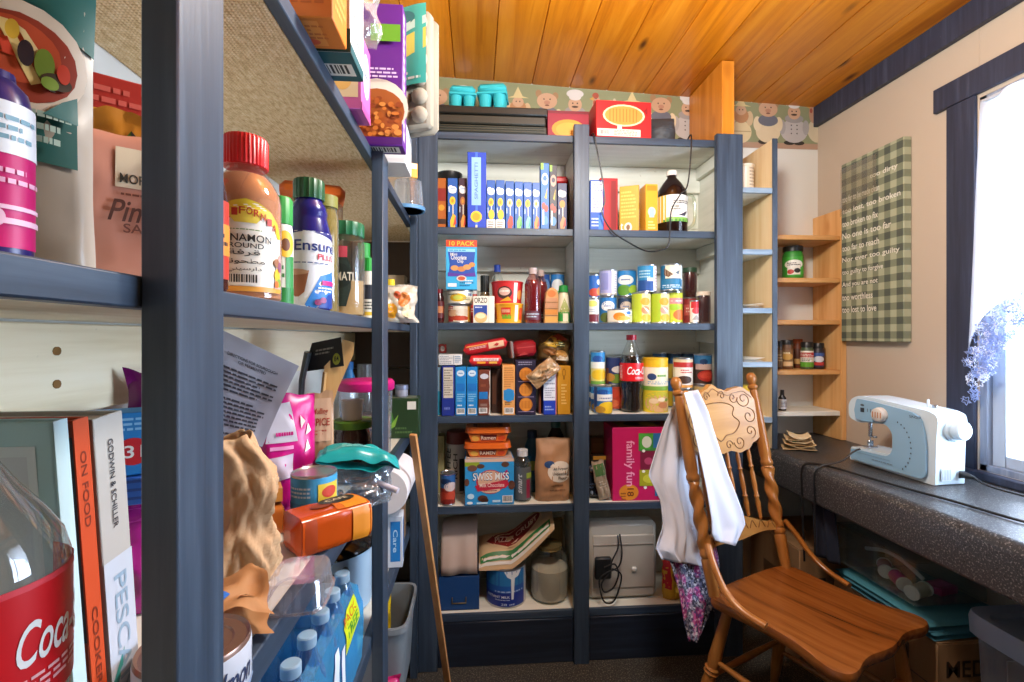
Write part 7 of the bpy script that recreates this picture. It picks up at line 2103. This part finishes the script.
def book(label, xs, y0, th, depth, h, cover, pages, spine, front, lean):
    # spine towards the aisle (+x), cover towards the camera
    t = thing('book', label, 'book', (xs, y0, L3 + .002), 0, None, lean, 0)
    mb = MB()
    mb.box(-depth, 0, 0, .0025, 0, h, cover, .0008)
    mb.box(-depth, 0, th - .0025, th, 0, h, cover, .0008)
    mb.box(-.0025, .0008, 0, th, 0, h, cover, .0008)
    SP = lambda a, b, l: (.0008 + l, th * a, h * b)
    mb.deco(SP, spine)
    mb.deco(lambda a, b, l: (-depth + depth * a, -l, h * b), front)
    mb.build('cover', t)
    mb = MB(); mb.box(-depth + .004, -.003, .0028, th - .0028, .003, h - .004, pages, .0005); mb.build('pages', t)
LEAN = math.radians(5)
book('pale aqua book with white framed cover standing behind the cola bottle', -.330, .424, .013, .165, .276, '#a9cfd4', '#e6e2d6', [('r', 0, 0, 1, 1, '#c3dde0')], [('r', .1, .1, .92, .93, '#d5e2e6'), ('r', .14, .13, .88, .9, '#c9d3da')], LEAN)
book('slim orange book between the pale aqua and the grey-white books', -.328, .4395, .0155, .165, .274, '#b3401c', '#d9cfbc', [('r', .0, 0, 1, 1, '#c4481c'), ('t', 'ON FOOD', .3, .66, .7, .9, '#7a2a10', -90), ('t', 'COOKERY', .3, .1, .7, .4, '#7a2a10', -90)], [('r', .5, .3, 1, .95, '#3a2218')], LEAN)
book('thick white and grey book with PESCAN along its spine', -.326, .458, .034, .165, .272, '#b0ada6', '#d2cec4', [('r', 0, 0, 1, .52, '#bac2cc'), ('t', 'GODWIN & SCHILLER', .40, .62, .58, .92, '#2c3038', -90), ('t', 'PESCAN', .28, .03, .74, .46, '#8aa2b4', -90), ('p', [(0, .1), (.5, .2), (.4, .14), (0, .04)], '#3f9a94')], [('r', .0, .52, 1, 1, '#b9b6ae'), ('r', 0, 0, 1, .52, '#a9aeb6')], LEAN)
bxs = LP(122, .60, L3)
pouch('coffee_packet', 'magenta foil packet with barcode under the small blue boxes', 'packet', .10, .05, .135, K('#8c1a6c', .25), [('b', .3, .4, .62, .8), ('r', .1, .85, .9, .95, '#a82a84')], bxs + Vector((.0, -.005, 0)), .5, seed=15, crump=.006)
zz = L3 + .1395
carton('tea_box', 'flat ribbed blue box under the blue box with red badge', 'box', .09, .06, .034, '#1d56a8', {'F': [('r', 0, .2, 1, .3, '#123a7c'), ('r', 0, .5, 1, .6, '#123a7c'), ('r', 0, .8, 1, .9, '#123a7c')], 'R': [('r', 0, .2, 1, .3, '#123a7c'), ('r', 0, .5, 1, .6, '#123a7c'), ('r', 0, .8, 1, .9, '#123a7c')]}, Vector((bxs.x, bxs.y, zz)), .35)
carton('tea_box', 'bright blue box with red oval badge reading 3 beside the books', 'box', .085, .055, .076, '#1d7cc4', {'F': [('l', .1, .7, .9, .94, 3, '#8cc4ea'), ('e', .66, .38, .2, .22, '#c81f2c'), ('t', '31', .56, .28, .78, .48, W_)], 'R': [('e', .5, .4, .3, .22, '#c81f2c'), ('t', '31', .36, .3, .64, .5, W_), ('r', 0, .0, 1, .14, '#2f9ad8')], 'T': [('r', .1, .1, .9, .9, '#3a94d4')]}, Vector((bxs.x, bxs.y, zz + .0355)), .5)
p = LP(112, .70, L3) + Vector((.085, 0, 0))
pouch('candy_bag', 'purple and white foil bag sagging behind the blue box with red badge', 'bag', .115, .05, .295, K('#6a1258', .2, .2), [('p', [(.1, .8), (.5, .95), (.6, .78), (.3, .7)], '#b9b2b6'), ('e', .5, .6, .3, .08, '#8c2a78')], p, .6, seed=19, crump=.010)

# ---- third shelf right of the near post
p = LP(199, .463, L3)
ti = thing('fish_tin', 'short round tin with brown lid and white lettered label at the shelf edge', 'tin', p + Vector((-.004, 0, 0)), facing(p.x, p.y) + .7)
r, h = .048, .05
mb = MB(); mb.lathe([(.0001, 0), (r - .001, 0), (r, .002), (r, h - .002), (r - .001, h), (r - .004, h - .003), (r * .7, h - .003), (r * .66, h - .0045), (.0001, h - .0045)], K('#8c6f62', .3, .6), 40); mb.build('tin_body', ti)
mb = MB(); mb.lathe([(r + .0002, .003), (r + .0006, .004), (r + .0006, h - .006), (r + .0002, h - .005)], '#bcc2cc', 40); mb.deco(cyl(r + .0006, .004, h - .006, PI), [('t', 'Salmon', .3, .2, .66, .75, '#2c3a5c'), ('t', '2000', .7, .5, .82, .8, '#3a4052'), ('l', .7, .15, .85, .4, 2, '#6d7890'), ('r', 0, 0, 1, .08, '#9ab0d0')], curved=1); mb.build('paper_label', ti)
# printed letter
cs_ = [P(216, 327, .82), P(299, 366, .88), P(262, 447, .86), P(214, 440, .81)]
mb = MB()
def let(a, b, l=0):
    p = cs_[0].lerp(cs_[1], a).lerp(cs_[3].lerp(cs_[2], a), b)
    n_ = Vector((.3, -.93, .15))
    k = .012 * sin(b * 3) + .022 * max(0, a - .72) ** 1.0 * sin(b * 5) + .004 * vn(a * 5, b * 5, 2)
    return p + n_ * (k + l)
mb.grid(let, 22, 22, K('#a6a4ae', .75, 0, .02), flip=True)
SLt = lambda a, b, l: let(a, 1 - b, l + .0009)
mb.deco(SLt, [('t', 'DIRECTIONS FOR SOURDOUGH', .16, .80, .8, .83, '#26262c'), ('t', 'OR FERMENTED', .3, .755, .66, .785, '#26262c')] + [('l', .12, .46, .86, .70, 6, '#45454e'), ('l', .12, .14, .82, .42, 7, '#45454e'), ('l', .12, .02, .7, .1, 2, '#45454e')], curved=1, lift=.0006)
o = mb.build('paper_letter', autos=0)
tag(o, 'printed grey-white letter sheet leaning behind the crumpled brown bag', 'paper')
p = LP(286, .945, L3)
pouch('coffee_bag', 'magenta and white bag with white emblems standing behind the crumpled brown bag', 'bag', .106, .055, .228, K('#c8107c', .3, 0, .05), [('p', [(.06, .62), (.58, .62), (.5, .95), (.2, .93)], '#c3c0cc'), ('r', .12, .56, .5, .59, '#e89ac8'), ('p', [(.1, .3), (.5, .32), (.5, .52), (.1, .5)], '#d9c9d8'), ('p', [(.70, .52), (.82, .54), (.77, .62)], W_), ('p', [(.74, .66), (.86, .69), (.79, .76)], W_), ('p', [(.66, .72), (.74, .78), (.66, .83)], W_), ('l', .64, .22, .86, .42, 3, '#efb0d6'), ('l', .22, .66, .5, .72, 1, '#c4127c')], p, facing(p.x, p.y) + .35, seed=23, crump=.006, freq=4, seal=.03)
p = LP(238, .68, L3)
kb_ = K('#c39d75', .85, 0, .12, .5)
def kraft(name, label, w, d, h, loc, rz, seed, group=None):
    mb = MB()
    def f(a, b):
        an = 2 * PI * a
        c, s = cos(an), sin(an)
        k = (abs(c) ** 3 + abs(s) ** 3) ** (-1 / 3)
        wob = 1 - .16 * abs(vn(9 * c + 3, b * 7 + 9 * s, seed + 11)) * 2 + .40 * vn(3 + 3 * c, b * 5 + 3 * s, seed) + .30 * vn(6 * c, b * 9 + 6 * s, seed + 2) + .16 * abs(vn(12 * c, b * 20 + 12 * s, seed + 7))
        tw = .25 * vn(b * 4, 1, seed)
        pin = 1 - .35 * max(0, b - .55) - .25 * math.exp(-((b - .45) / .12) ** 2)
        x, y = c * k * w / 2 * wob * pin, s * k * d / 2 * wob * pin
        z = h * b * (1 + .10 * vn(c * 3 + 5, s * 3, seed + 4) * b)
        return (x * cos(tw) - y * sin(tw) + .02 * b * sin(b * 4), x * sin(tw) + y * cos(tw), z)
    mb.grid(f, 64, 44, kb_, wrap=True)
    mb.add([f(i / 64, 0) for i in range(64)], [list(range(64))[::-1]], kb_)
    o = mb.build(name, None, loc, (0, 0, rz), autos=0, solid=.001)
    return tag(o, label, 'paper bag', group)
kraft('paper_bag', 'tall crumpled brown paper bag with open mouth beside the near post', .092, .08, .20, p, .3, 5)
p = LP(321, 1.06, L3)
ut = thing('utensil_pack', 'black carded pack of wooden kitchen utensils leaning against the back', 'utensil pack', p, facing(p.x, p.y))
def ul(u, v, d=1.06):
    return ut.matrix_basis.inverted() @ P(u, v, d)
mb = MB()
cc = [(303, 372), (344, 366), (341, 337), (312, 343)]
q4 = [ul(u, v) for u, v in cc]
SC4 = lambda a, b, l: (q4[0].lerp(q4[1], a)).lerp(q4[3].lerp(q4[2], a), b) + Vector((0, -l, 0))
mb.grid(lambda a, b: SC4(a, b, 0), 2, 2, '#1b1c1c', smooth=False)
mb.grid(lambda a, b: SC4(a, b, -.003), 2, 2, '#1b1c1c', flip=True, smooth=False)
mb.deco(SC4, [('l', .2, .5, .8, .75, 2, '#8c8a80'), ('e', .82, .28, .1, .2, '#9aa02c'), ('t', '84', .76, .2, .88, .38, '#1d1d1c')], lift=.0006)
mb.build('header_card', ut)
mb = MB(); mb.tube([ul(308, 352, 1.045), ul(302, 380, 1.045), ul(300, 420, 1.045), Vector(ul(299, 470, 1.045))], lambda t: .020 - .010 * t, K('#2a2d30', .35), 10, flat=.4); mb.build('black_turner', ut)
mb = MB()
spw = wood('beech_utensil', '#a97c48', '#bd9159', '#cda66f', 2, 2, knots=False)
bl_o = [(343, 340), (354, 343), (353, 354), (346, 369), (338, 386), (332, 404), (329, 440), (328, 478), (320, 478), (322, 440), (325, 404), (324, 383), (325, 366), (334, 357), (341, 350)]
bl_l = [ul(u, v, 1.072) for u, v in bl_o][::-1]
mb.prism([(q.x, q.z) for q in bl_l][::-1], -bl_l[0].y - .004, -bl_l[0].y + .004, spw, Matrix.Rotation(PI / 2, 4, 'X'), b=.0015); mb.build('wooden_spatula', ut)
mb = MB(); mb.tube([ul(325, 372, 1.055), ul(322, 400, 1.055), ul(319, 440, 1.055), ul(317, 480, 1.055)], .012, spw, 10, flat=.4); mb.build('wooden_spoon', ut)
p = LP(320, 1.012, L3)
pouch('spice_bag', 'small beige bag with red lettering in front of the wooden utensils', 'bag', .052, .02, .228, K('#b58f6c', .35, 0, .06), [('r', .08, .55, .92, .94, '#c4a284'), ('t', 'Mulling', .2, .78, .8, .85, '#a03222'), ('t', 'SPICE', .2, .69, .85, .76, '#a03222'), ('l', .2, .6, .8, .66, 2, '#a8523c')], p, facing(p.x, p.y), seed=4, crump=.002, curve=6)
p = LP(353, 1.16, L3)
rj_top = zat(419, 1.16)
h = rj_top - L3
jar('dark red preserve jar with green lid under the white cup', [(.0001, 0), (.042, 0), (.045, .005), (.045, h * .78), (.04, h * .85), (.04, h * .88)], clear('#f0e4e0'), K('#5a8a2c', .4), [(.046, h * .87), (.047, h * .9), (.047, h * .98), (.044, h), (.0001, h)], p, 0, None, 'preserve_jar', content=K('#3a100c', .25))
wc = thing('paper_cup', 'small white cup sitting on the green jar lid', 'cup', (p.x, p.y - .01, rj_top + .0006))
mb = MB(); mb.lathe([(.0001, 0), (.021, 0), (.0225, .001), (.026, .046), (.027, .047), (.025, .047), (.021, .004), (.0001, .003)], K('#d3d0d6', .5), 24); mb.build('cup', wc)
p = LP(366, 1.40, L3)
h = zat(378, 1.40) - L3
r = .078
mg = thing('food_tub', 'clear round tub with bright magenta lid behind the second post', 'tub', p, 0)
mb = MB(); mb.lathe([(.0001, 0), (r * .85, 0), (r * .9, .006), (r * .97, h - .03)], clear('#eef0f4', .12, .06, .4, .3), 30); mb.build('tub', mg)
mb = MB(); mb.lathe([(r, h - .034), (r * 1.04, h - .03), (r * 1.04, h - .012), (r * .95, h - .004), (.0001, h)], K('#c41272', .4), 30); mb.build('lid', mg)
mb = MB(); mb.lathe([(.0001, .006), (r * .82, .008), (r * .88, h * .5), (.0001, h * .52)], K('#8c7a70', .9, 0, .2), 26); mb.build('contents', mg)
p = LP(365, 1.62, L3)
h = zat(364, 1.62) - L3
profile_bottle('clear bottle with ribbed grey lid behind the magenta-lidded tub', 'shaker_bottle', 'bottle', [(.0001, 0), (.026, 0), (.028, .004), (.028, h * .72), (.022, h * .8)], clear('#dfe4e6', .12, .06, .4, .2), None, 0, K('#6d6f70', .4, .5), [(.0245, h * .79), (.0245, h), (.0001, h)], None, W_, [], p)
p = LP(349, 1.70, L3)
profile_bottle('blue and white bottle left of the grey-lidded one at the back', 'cleaner_bottle', 'bottle', [(.0001, 0), (.028, 0), (.03, .004), (.03, .17), (.014, .22), (.013, .23)], K('#3a84c0', .3), None, 0, K('#2a6cac', .4), [(.015, .228), (.015, .256), (.0001, .257)], (.02, .16), '#d9e2ea', [('r', .2, .3, .8, .7, '#2f6fb4')], p)
p = LP(321, 1.15, L3)
pouch('tea_packet', 'small black packet with pale blue corner under the utensils', 'packet', .066, .03, .125, K('#1f2430', .3), [('p', [(.5, .5), (.95, .6), (.95, .95), (.6, .9)], '#8fa9b8'), ('l', .1, .5, .5, .7, 2, '#7a8290'), ('l', .1, .75, .6, .85, 1, '#c9cdd2')], p + Vector((-.01, 0, 0)), .5, seed=9, crump=.003)
p = LP(312, .882, L3)
h = .098
r = .040
can('pale blue tin with yellow-red label corner in front of the teal bag', r, h, '#3f9fd0', [('r', 0, 0, 1, .5, '#2f86c0'), ('r', .55, .5, .9, .88, '#d9c23c'), ('e', .72, .7, .12, .12, '#c4422c'), ('l', .1, .6, .45, .85, 3, '#c9e4f2')], p + Vector((.004, .0, 0)), None, facing(p.x, p.y), 'food_can')
p = LP(357, 1.02, L3)
pouch('produce_bag', 'clear plastic bag of grey contents lying under the teal bag', 'bag', .13, .08, .075, clear('#dfe6ec', .22, .1, .4, .5, .5), [], p + Vector((.01, -.03, 0)), .25, seed=27, crump=.009, freq=7)
mb = MB()
for i in range(26):
    q = random.Random(200 + i)
    mb.lathe([(.0001, -.007), (.006, -.004), (.008, 0), (.006, .004), (.0001, .007)], K('#4f5a66', .6, 0, .1), 8, Matrix.Translation((q.uniform(-.045, .045), q.uniform(-.022, .022), .009 + q.uniform(0, .018))))
o = mb.build('dry_beans', None, p + Vector((.01, -.03, .001)), (0, 0, .25))
tag(o, 'loose grey beans inside the clear bag on the third left shelf', 'beans', kind='stuff')
tl_ = MB()
def tf(a, b):
    e = max(0, 1 - abs(2 * a - 1) ** 4) ** .5 * max(0, 1 - abs(2 * b - 1) ** 4) ** .5
    return ((a - .5) * .16, (b - .5) * .082, .018 * e + .012 * vn(a * 6, b * 5, 8) + .02 * a * (1 - a) * 2 - .02 * a)
tl_.grid(tf, 26, 16, K('#179a9c', .3, 0, .06))
tl_.grid(lambda a, b: (tf(a, b)[0], tf(a, b)[1], -.008 * (1 - abs(2 * a - 1)) - .02 * a + .012 * vn(a * 6, b * 5, 8) - .002), 26, 16, K('#179a9c', .3, 0, .06), flip=True)
tl_.deco(lambda a, b, l: (lambda q: (q[0], q[1], q[2] + l + .001))(tf(a, b)), [('l', .3, .3, .7, .7, 3, '#8fd9d2'), ('r', .08, .1, .12, .9, '#0d6c72')], curved=2)
o = tl_.build('frozen_food_bag', None, (p.x + .01, p.y - .03, L3 + .099), (0, 0, .25), autos=60)
tag(o, 'flat glossy teal bag lying on the clear bag before the second post', 'bag')
mb = MB(); mb.tube([P(374, 481, .985), P(398, 491, .97)], .006, K('#c9c6d4', .4), 10)
tag(mb.build('plastic_tube'), 'short white plastic tube poking out over the shelf edge past the second post', 'tube')
# coffee bricks
p = LP(333, .805, L3)
mb = MB()
def brick(mb, w, d, h, m, seed, end=None):
    def f(a, b):
        an = 2 * PI * b
        c, s = cos(an), sin(an)
        k = (abs(c) ** 6 + abs(s) ** 6) ** (-1 / 6)
        a = min(1, max(0, a))
        e = min(1, min(a, 1 - a) / .07 + .12) ** .5
        wob = 1 + .05 * vn(a * 6, b * 8, seed)
        return ((a - .5) * w, c * k * d / 2 * e * wob, h / 2 + s * k * h / 2 * e * wob)
    mb.grid(lambda a, b: f(a, b % 1), 30, 64, m)
    for a in (0, 1):
        mb.add([f(a, i / 64) for i in range(64)], [list(range(64)) if a else list(range(64))[::-1]], m)
    return f
f = brick(mb, .135, .075, .062, K('#b8480f', .22, 0, .06), 4)
ST = lambda a, b, l: (lambda q: (q[0], q[1], q[2] + l + .001))(f(.05 + .9 * a, .37 - .24 * b))
SF_ = lambda a, b, l: (lambda q: (q[0], q[1] - l - .001, q[2]))(f(.05 + .9 * a, .62 - .24 * b))
mb.deco(ST, [('r', .62, 0, 1, 1, '#d9861c'), ('p', [(.5, 0), (.62, 0), (.62, 1), (.56, 1)], '#c9661a'), ('l', .3, .35, .52, .6, 2, '#3a2214'), ('e', .40, .5, .14, .2, '#8c3810')], curved=2, lift=.0008)
mb.deco(ST, [('e', .66, .66, .26, .3, '#26221c'), ('t', 'CAFE', .5, .58, .82, .76, '#d9c9a4')], curved=2, lift=.0016)
mb.deco(SF_, [('r', .70, 0, 1, 1, '#d9861c'), ('r', 0, 0, .2, 1, '#a03c0c')], curved=2, lift=.0008)
o = mb.build('coffee_bag', None, p + Vector((-.008, .0, .0)), (0, 0, .75), autos=50)
tag(o, 'glossy orange coffee bag with black CAFE patch lying at the shelf edge', 'coffee bag')
p = LP(256, .835, L3)
mb = MB(); f = brick(mb, .11, .07, .05, K('#b9682a', .25, 0, .06), 8)
mb.deco(ST, [('r', .2, .2, .8, .8, '#d08a4c'), ('e', .5, .5, .16, .2, '#8a4a1c')], curved=2, lift=.0008)
o = mb.build('coffee_bag', None, p + Vector((-.01, .0, .0)), (0, 0, .5), autos=50)
tag(o, 'tan-orange coffee bag lying behind the glossy orange one', 'coffee bag')
carton('biscuit_carton', 'small silver carton with barcode lying on the tan-orange coffee bag', 'carton', .085, .045, .022, '#a89a90', {'F': [('b', .25, .12, .75, .9), ('r', .84, 0, 1, 1, '#c98a3c')], 'T': [('r', .1, .1, .9, .9, '#8f8074'), ('r', .84, 0, 1, 1, '#c98a3c')]}, (p.x - .004, p.y + .004, L3 + .056), .45)
# torn brown bag with blue mark, clear trays
p = LP(243, .555, L3)
mb = MB()
def tb_(a, b):
    return ((a - .5) * .10 * (1 - .4 * b * a) + .012 * vn(b * 4, 1, 3), (b - .5) * .085 + .014 * vn(a * 4, 3, 5), .010 + .026 * b + .016 * vn(a * 5, b * 5, 12) + .022 * (1 - abs(2 * a - 1) ** 2) * (1 - b) + .016 * a)
mb.grid(tb_, 18, 18, K('#a9794c', .7, 0, .1))
mb.grid(lambda a, b: (tb_(a, b)[0], tb_(a, b)[1], max(.001, tb_(a, b)[2] * .25)), 18, 18, K('#a9794c', .7, 0, .1), flip=True)
mb.deco(lambda a, b, l: (lambda q: (q[0], q[1], q[2] + l + .0015))(tb_(a, b)), [('p', [(.05, .25), (.3, .5), (.52, .42), (.5, .28), (.3, .3), (.12, .12)], '#1d62b4'), ('r', .66, .2, .84, .32, '#9c5a34'), ('r', .66, .32, .8, .36, '#c9ae84')], curved=2, lift=.001)
o = mb.build('bread_bag', None, p + Vector((-.02, .012, .0005)), (0, 0, .35), autos=0)
tag(o, 'torn brown bag with blue mark lying flat in front of the crumpled paper bag', 'bag')
def tray(label, u, d, w, dp, h, rz, z0):
    p = LP(u, d, z0)
    m = clear('#f0eef2', .10, .05, .55, .3)
    mb = MB()
    def f(a, b):
        an = 2 * PI * a
        c, s = cos(an), sin(an)
        k = (abs(c) ** 5 + abs(s) ** 5) ** -.2
        q = [(1.0, 0), (.96, .004), (.88, h * .9), (.84, h), (.0, h)][int(round(b * 4))]
        rib = 1 + .012 * cos(an * 20)
        return (c * k * w / 2 * q[0] * rib, s * k * dp / 2 * q[0] * rib, q[1])
    mb.grid(f, 80, 4, m, wrap=True)
    mb.tube([(f(i / 40, 0)[0] * 1.02, f(i / 40, 0)[1] * 1.02, .002) for i in range(40)], .002, m, 5, closed=True)
    o = mb.build('plastic_tray', None, p, (0, 0, rz))
    tag(o, label, 'tray', 'clear plastic trays on the third left shelf')
tray('clear plastic tray upside down nearest the shelf edge, right of the short tin', 300, .635, .075, .095, .035, .1, L3 + .0005)
p = LP(405, 1.67, L3)
carton('herb_box', 'dark green box with pale tag at the far end of the third left shelf', 'box', .112, .085, .135, '#1f3a1c', {'F': [('p', [(.0, .1), (.3, .3), (.2, .7), (0, .6)], '#3f7f2a'), ('p', [(.05, .2), (.4, .6), (.3, .3)], '#7aa83a'), ('r', .66, .72, .92, .92, '#d9d9cf'), ('l', .3, .1, .8, .3, 2, '#4a6a3a')], 'T': [('r', .1, .1, .9, .9, '#6d7a68')], 'R': [('r', .1, .1, .9, .9, '#2a4c24')]}, p + Vector((-.006, .0, 0)), .04)
jar('small jar with silver blue lid on top of the green box', [(.0001, 0), (.020, 0), (.022, .003), (.022, .022), (.02, .026)], K('#8c8f9c', .3), K('#7f86a0', .35, .4), [(.023, .0255), (.023, .04), (.0001, .041)], (p.x - .012, p.y, L3 + .1365), name='spice_jar')

# ---- fourth shelf
pot = thing('stock_pot', 'pale blue enamel stock pot with black lid on the fourth left shelf', 'pot', (-.385, 1.265, L4))
mb = MB(); mb.lathe([(.0001, .002), (.108, 0), (.115, .008), (.12, .15), (.122, .152), (.118, .152), (.112, .012), (.0001, .008)], K('#a9c6dc', .2, 0, .02), 44); mb.build('pot_body', pot)
mb = MB(); mb.lathe([(.124, .1525), (.126, .158), (.12, .168), (.09, .19), (.05, .20), (.022, .203), (.014, .212), (.02, .23), (.012, .238), (.0001, .239)], K('#0f1012', .12), 44)
mb.build('lid', pot)
mb = MB(); mb.tube(spline([(.02, -.118, .128), (.03, -.15, .134), (.075, -.14, .134), (.075, -.096, .128)], 6), .008, K('#101214', .3), 8); mb.build('handle', pot)
wp = thing('water_pack', 'blue shrink-wrapped pack of clear water bottles with yellow tag on the fourth left shelf', 'water pack', (-.305, .80, L4))
WPO = Vector((-.305, .80, L4))
wblue = clear('#a5dcfa', .14, .05, .5, .3)
capm = clear('#bfe0f4', .55, .2, .3, .8)
for i in range(7):
    for j in range(2):
        bm = MB()
        bpf = [(.0001, .003), (.026, 0), (.0305, .005), (.0305, .05), (.029, .056), (.0305, .062), (.0305, .12), (.027, .145), (.016, .175), (.0125, .186)]
        T = Matrix.Translation((-.034 + .068 * j - .002, -.204 + i * .068, 0))
        bm.lathe(bpf, wblue, 20, T)
        b = bm.build('water_bottle', wp)
        cm_ = MB(); cm_.lathe([(.0145, .184), (.0148, .185), (.0148, .2), (.013, .202), (.0001, .2025)], capm, 20, T); cm_.build('cap', b)
mb = MB()
wf_ = clear('#5cc0f8', .30, .08, .4, .6, .5)
def wrapf(a, b):
    y = -.245 + .49 * a
    an = -PI * .05 + b * PI * 1.1
    z = .145 * max(0, 1 - b * 1.02) if b < .0 else 0
    k = .006 * vn(a * 14, b * 5, 6) + .004 * vn(a * 25, b * 9, 2)
    prof = [(.0745, .0), (.0765, .06), (.076, .12), (.066, .155), (.05, .165)]
    t = b * (len(prof) - 1)
    i = min(int(t), len(prof) - 2)
    t -= i
    x = prof[i][0] * (1 - t) + prof[i + 1][0] * t
    z = prof[i][1] * (1 - t) + prof[i + 1][1] * t
    return (x - .012 + k * .4, y, z + .002 + k * (b > .2) + .012 * vn(a * 5, 2, 4) * b)
mb.grid(wrapf, 60, 12, wf_)
SWR = lambda a, b, l: (lambda q: (q[0] + l + .0012, q[1], q[2]))(wrapf(a, b * .62))
mb.deco(SWR, [('p', [(.72, .62), (.92, .72), (.92, 1.25), (.80, 1.2), (.72, 1.0)], '#cfe01f'), ('t', 'PACK', .74, .96, .9, 1.14, '#c4501f'), ('t', 'TREE', .74, .74, .9, .92, '#3a9a3a'), ('p', [(.44, .0), (.52, .3), (.6, .95), (.64, .95), (.62, .3), (.58, 0)], '#dfeaf4'), ('p', [(.66, .2), (.7, .2), (.7, .8), (.66, .8)], '#e4eef8'), ('p', [(.1, .1), (.3, .3), (.2, .9), (.05, .6)], '#24409c'), ('r', .0, .9, .06, 1.3, '#cfe01f')], curved=2, lift=.001)
mb.build('shrink_wrap', wp)
p = LP(396, 1.45, L4)
carton('first_aid_box', 'white box with bright blue panel standing behind the second post', 'box', .055, .06, .152, '#cfd6de', {'F': [('r', .36, .12, .88, .9, '#1f7cc4'), ('t', 'Care', .5, .3, .74, .74, '#bfe0f4', -90), ('r', .04, .1, .24, .9, '#dfe4ea')], 'R': [('r', .2, .1, .8, .9, '#1f6cb0')]}, p + Vector((-.006, 0, 0)), facing(p.x, p.y) * .5)
p = LP(397, 1.60, L4)
carton('cardboard_carton', 'brown cardboard carton under the white paper roll', 'carton', .10, .12, .166, cb_, {'F': [('r', .45, .0, .5, 1, '#5c4028')]}, p + Vector((-.03, .0, 0)), 0)
rl = thing('paper_towel_roll', 'white paper towel roll lying end-on on the brown carton', 'paper roll', (-.262, 1.52, L4 + .167 + .0665))
T = Matrix.Rotation(PI / 2, 4, 'X')
mb = MB(); mb.lathe([(.021, -.11), (.063, -.11), (.0655, -.107), (.0655, .107), (.063, .11), (.021, .11), (.021, -.11)], K('#e4e2e4', .85), 40, T); mb.build('paper', rl)
mb = MB(); mb.lathe([(.0185, -.109), (.0208, -.109), (.0208, .109), (.0185, .109), (.0185, -.109)], K('#8a6c4c', .8), 28, T); mb.build('tube', rl)
# ---- lowest shelf
p = LP(396, 1.52, L5)
gb = thing('storage_bin', 'grey plastic bin on the lowest left shelf behind the second post', 'bin', (p.x - .05, p.y, L5))
gm = K('#7d868c', .4, 0, .04)
mb = MB()
def gbf(a, b):
    an = 2 * PI * a
    c, s = cos(an), sin(an)
    k = (abs(c) ** 7 + abs(s) ** 7) ** (-1 / 7)
    q = [(.86, 0), (.98, .205), (1.05, .205), (1.05, .222), (.97, .222), (.95, .2), (.84, .008), (0, .008)][int(round(b * 7))]
    return (c * k * .10 * q[0], s * k * .13 * q[0], q[1])
mb.grid(gbf, 56, 7, gm, wrap=True)
mb.add([gbf(i / 56, 0) for i in range(56)], [list(range(56))[::-1]], gm)
mb.build('bin_body', gb)
pouch('cleaning_glove', 'yellow rubber glove standing up out of the grey bin', 'glove', .05, .03, .26, K('#e0bf1c', .4), [], (p.x - .045, p.y + .02, L5 + .01), .2, seed=6, crump=.008)
pouch('pink_bag', 'pink plastic bag drooping in front of the grey bin', 'bag', .15, .09, .125, K('#c4286c', .25, 0, .1), [('e', .4, .5, .15, .15, '#e89ab8'), ('e', .7, .6, .12, .2, '#8c2a4a'), ('l', .2, .2, .6, .4, 2, '#f0c0d4')], (p.x - .02, p.y - .21, L5), .5, seed=8, crump=.012)
# leaning stick
a, b = Vector((-.094, 1.668, .010)), Vector((-.184, 1.424, .945))
mb = MB()
T, L_ = axis_T(a, b)
mb.box(-.011, .011, -.0055, .0055, 0, L_, STICKW, .0015, T)
tag(mb.build('wooden_stick'), 'narrow wooden stick leaning against the left shelving in front of the back unit', 'stick')
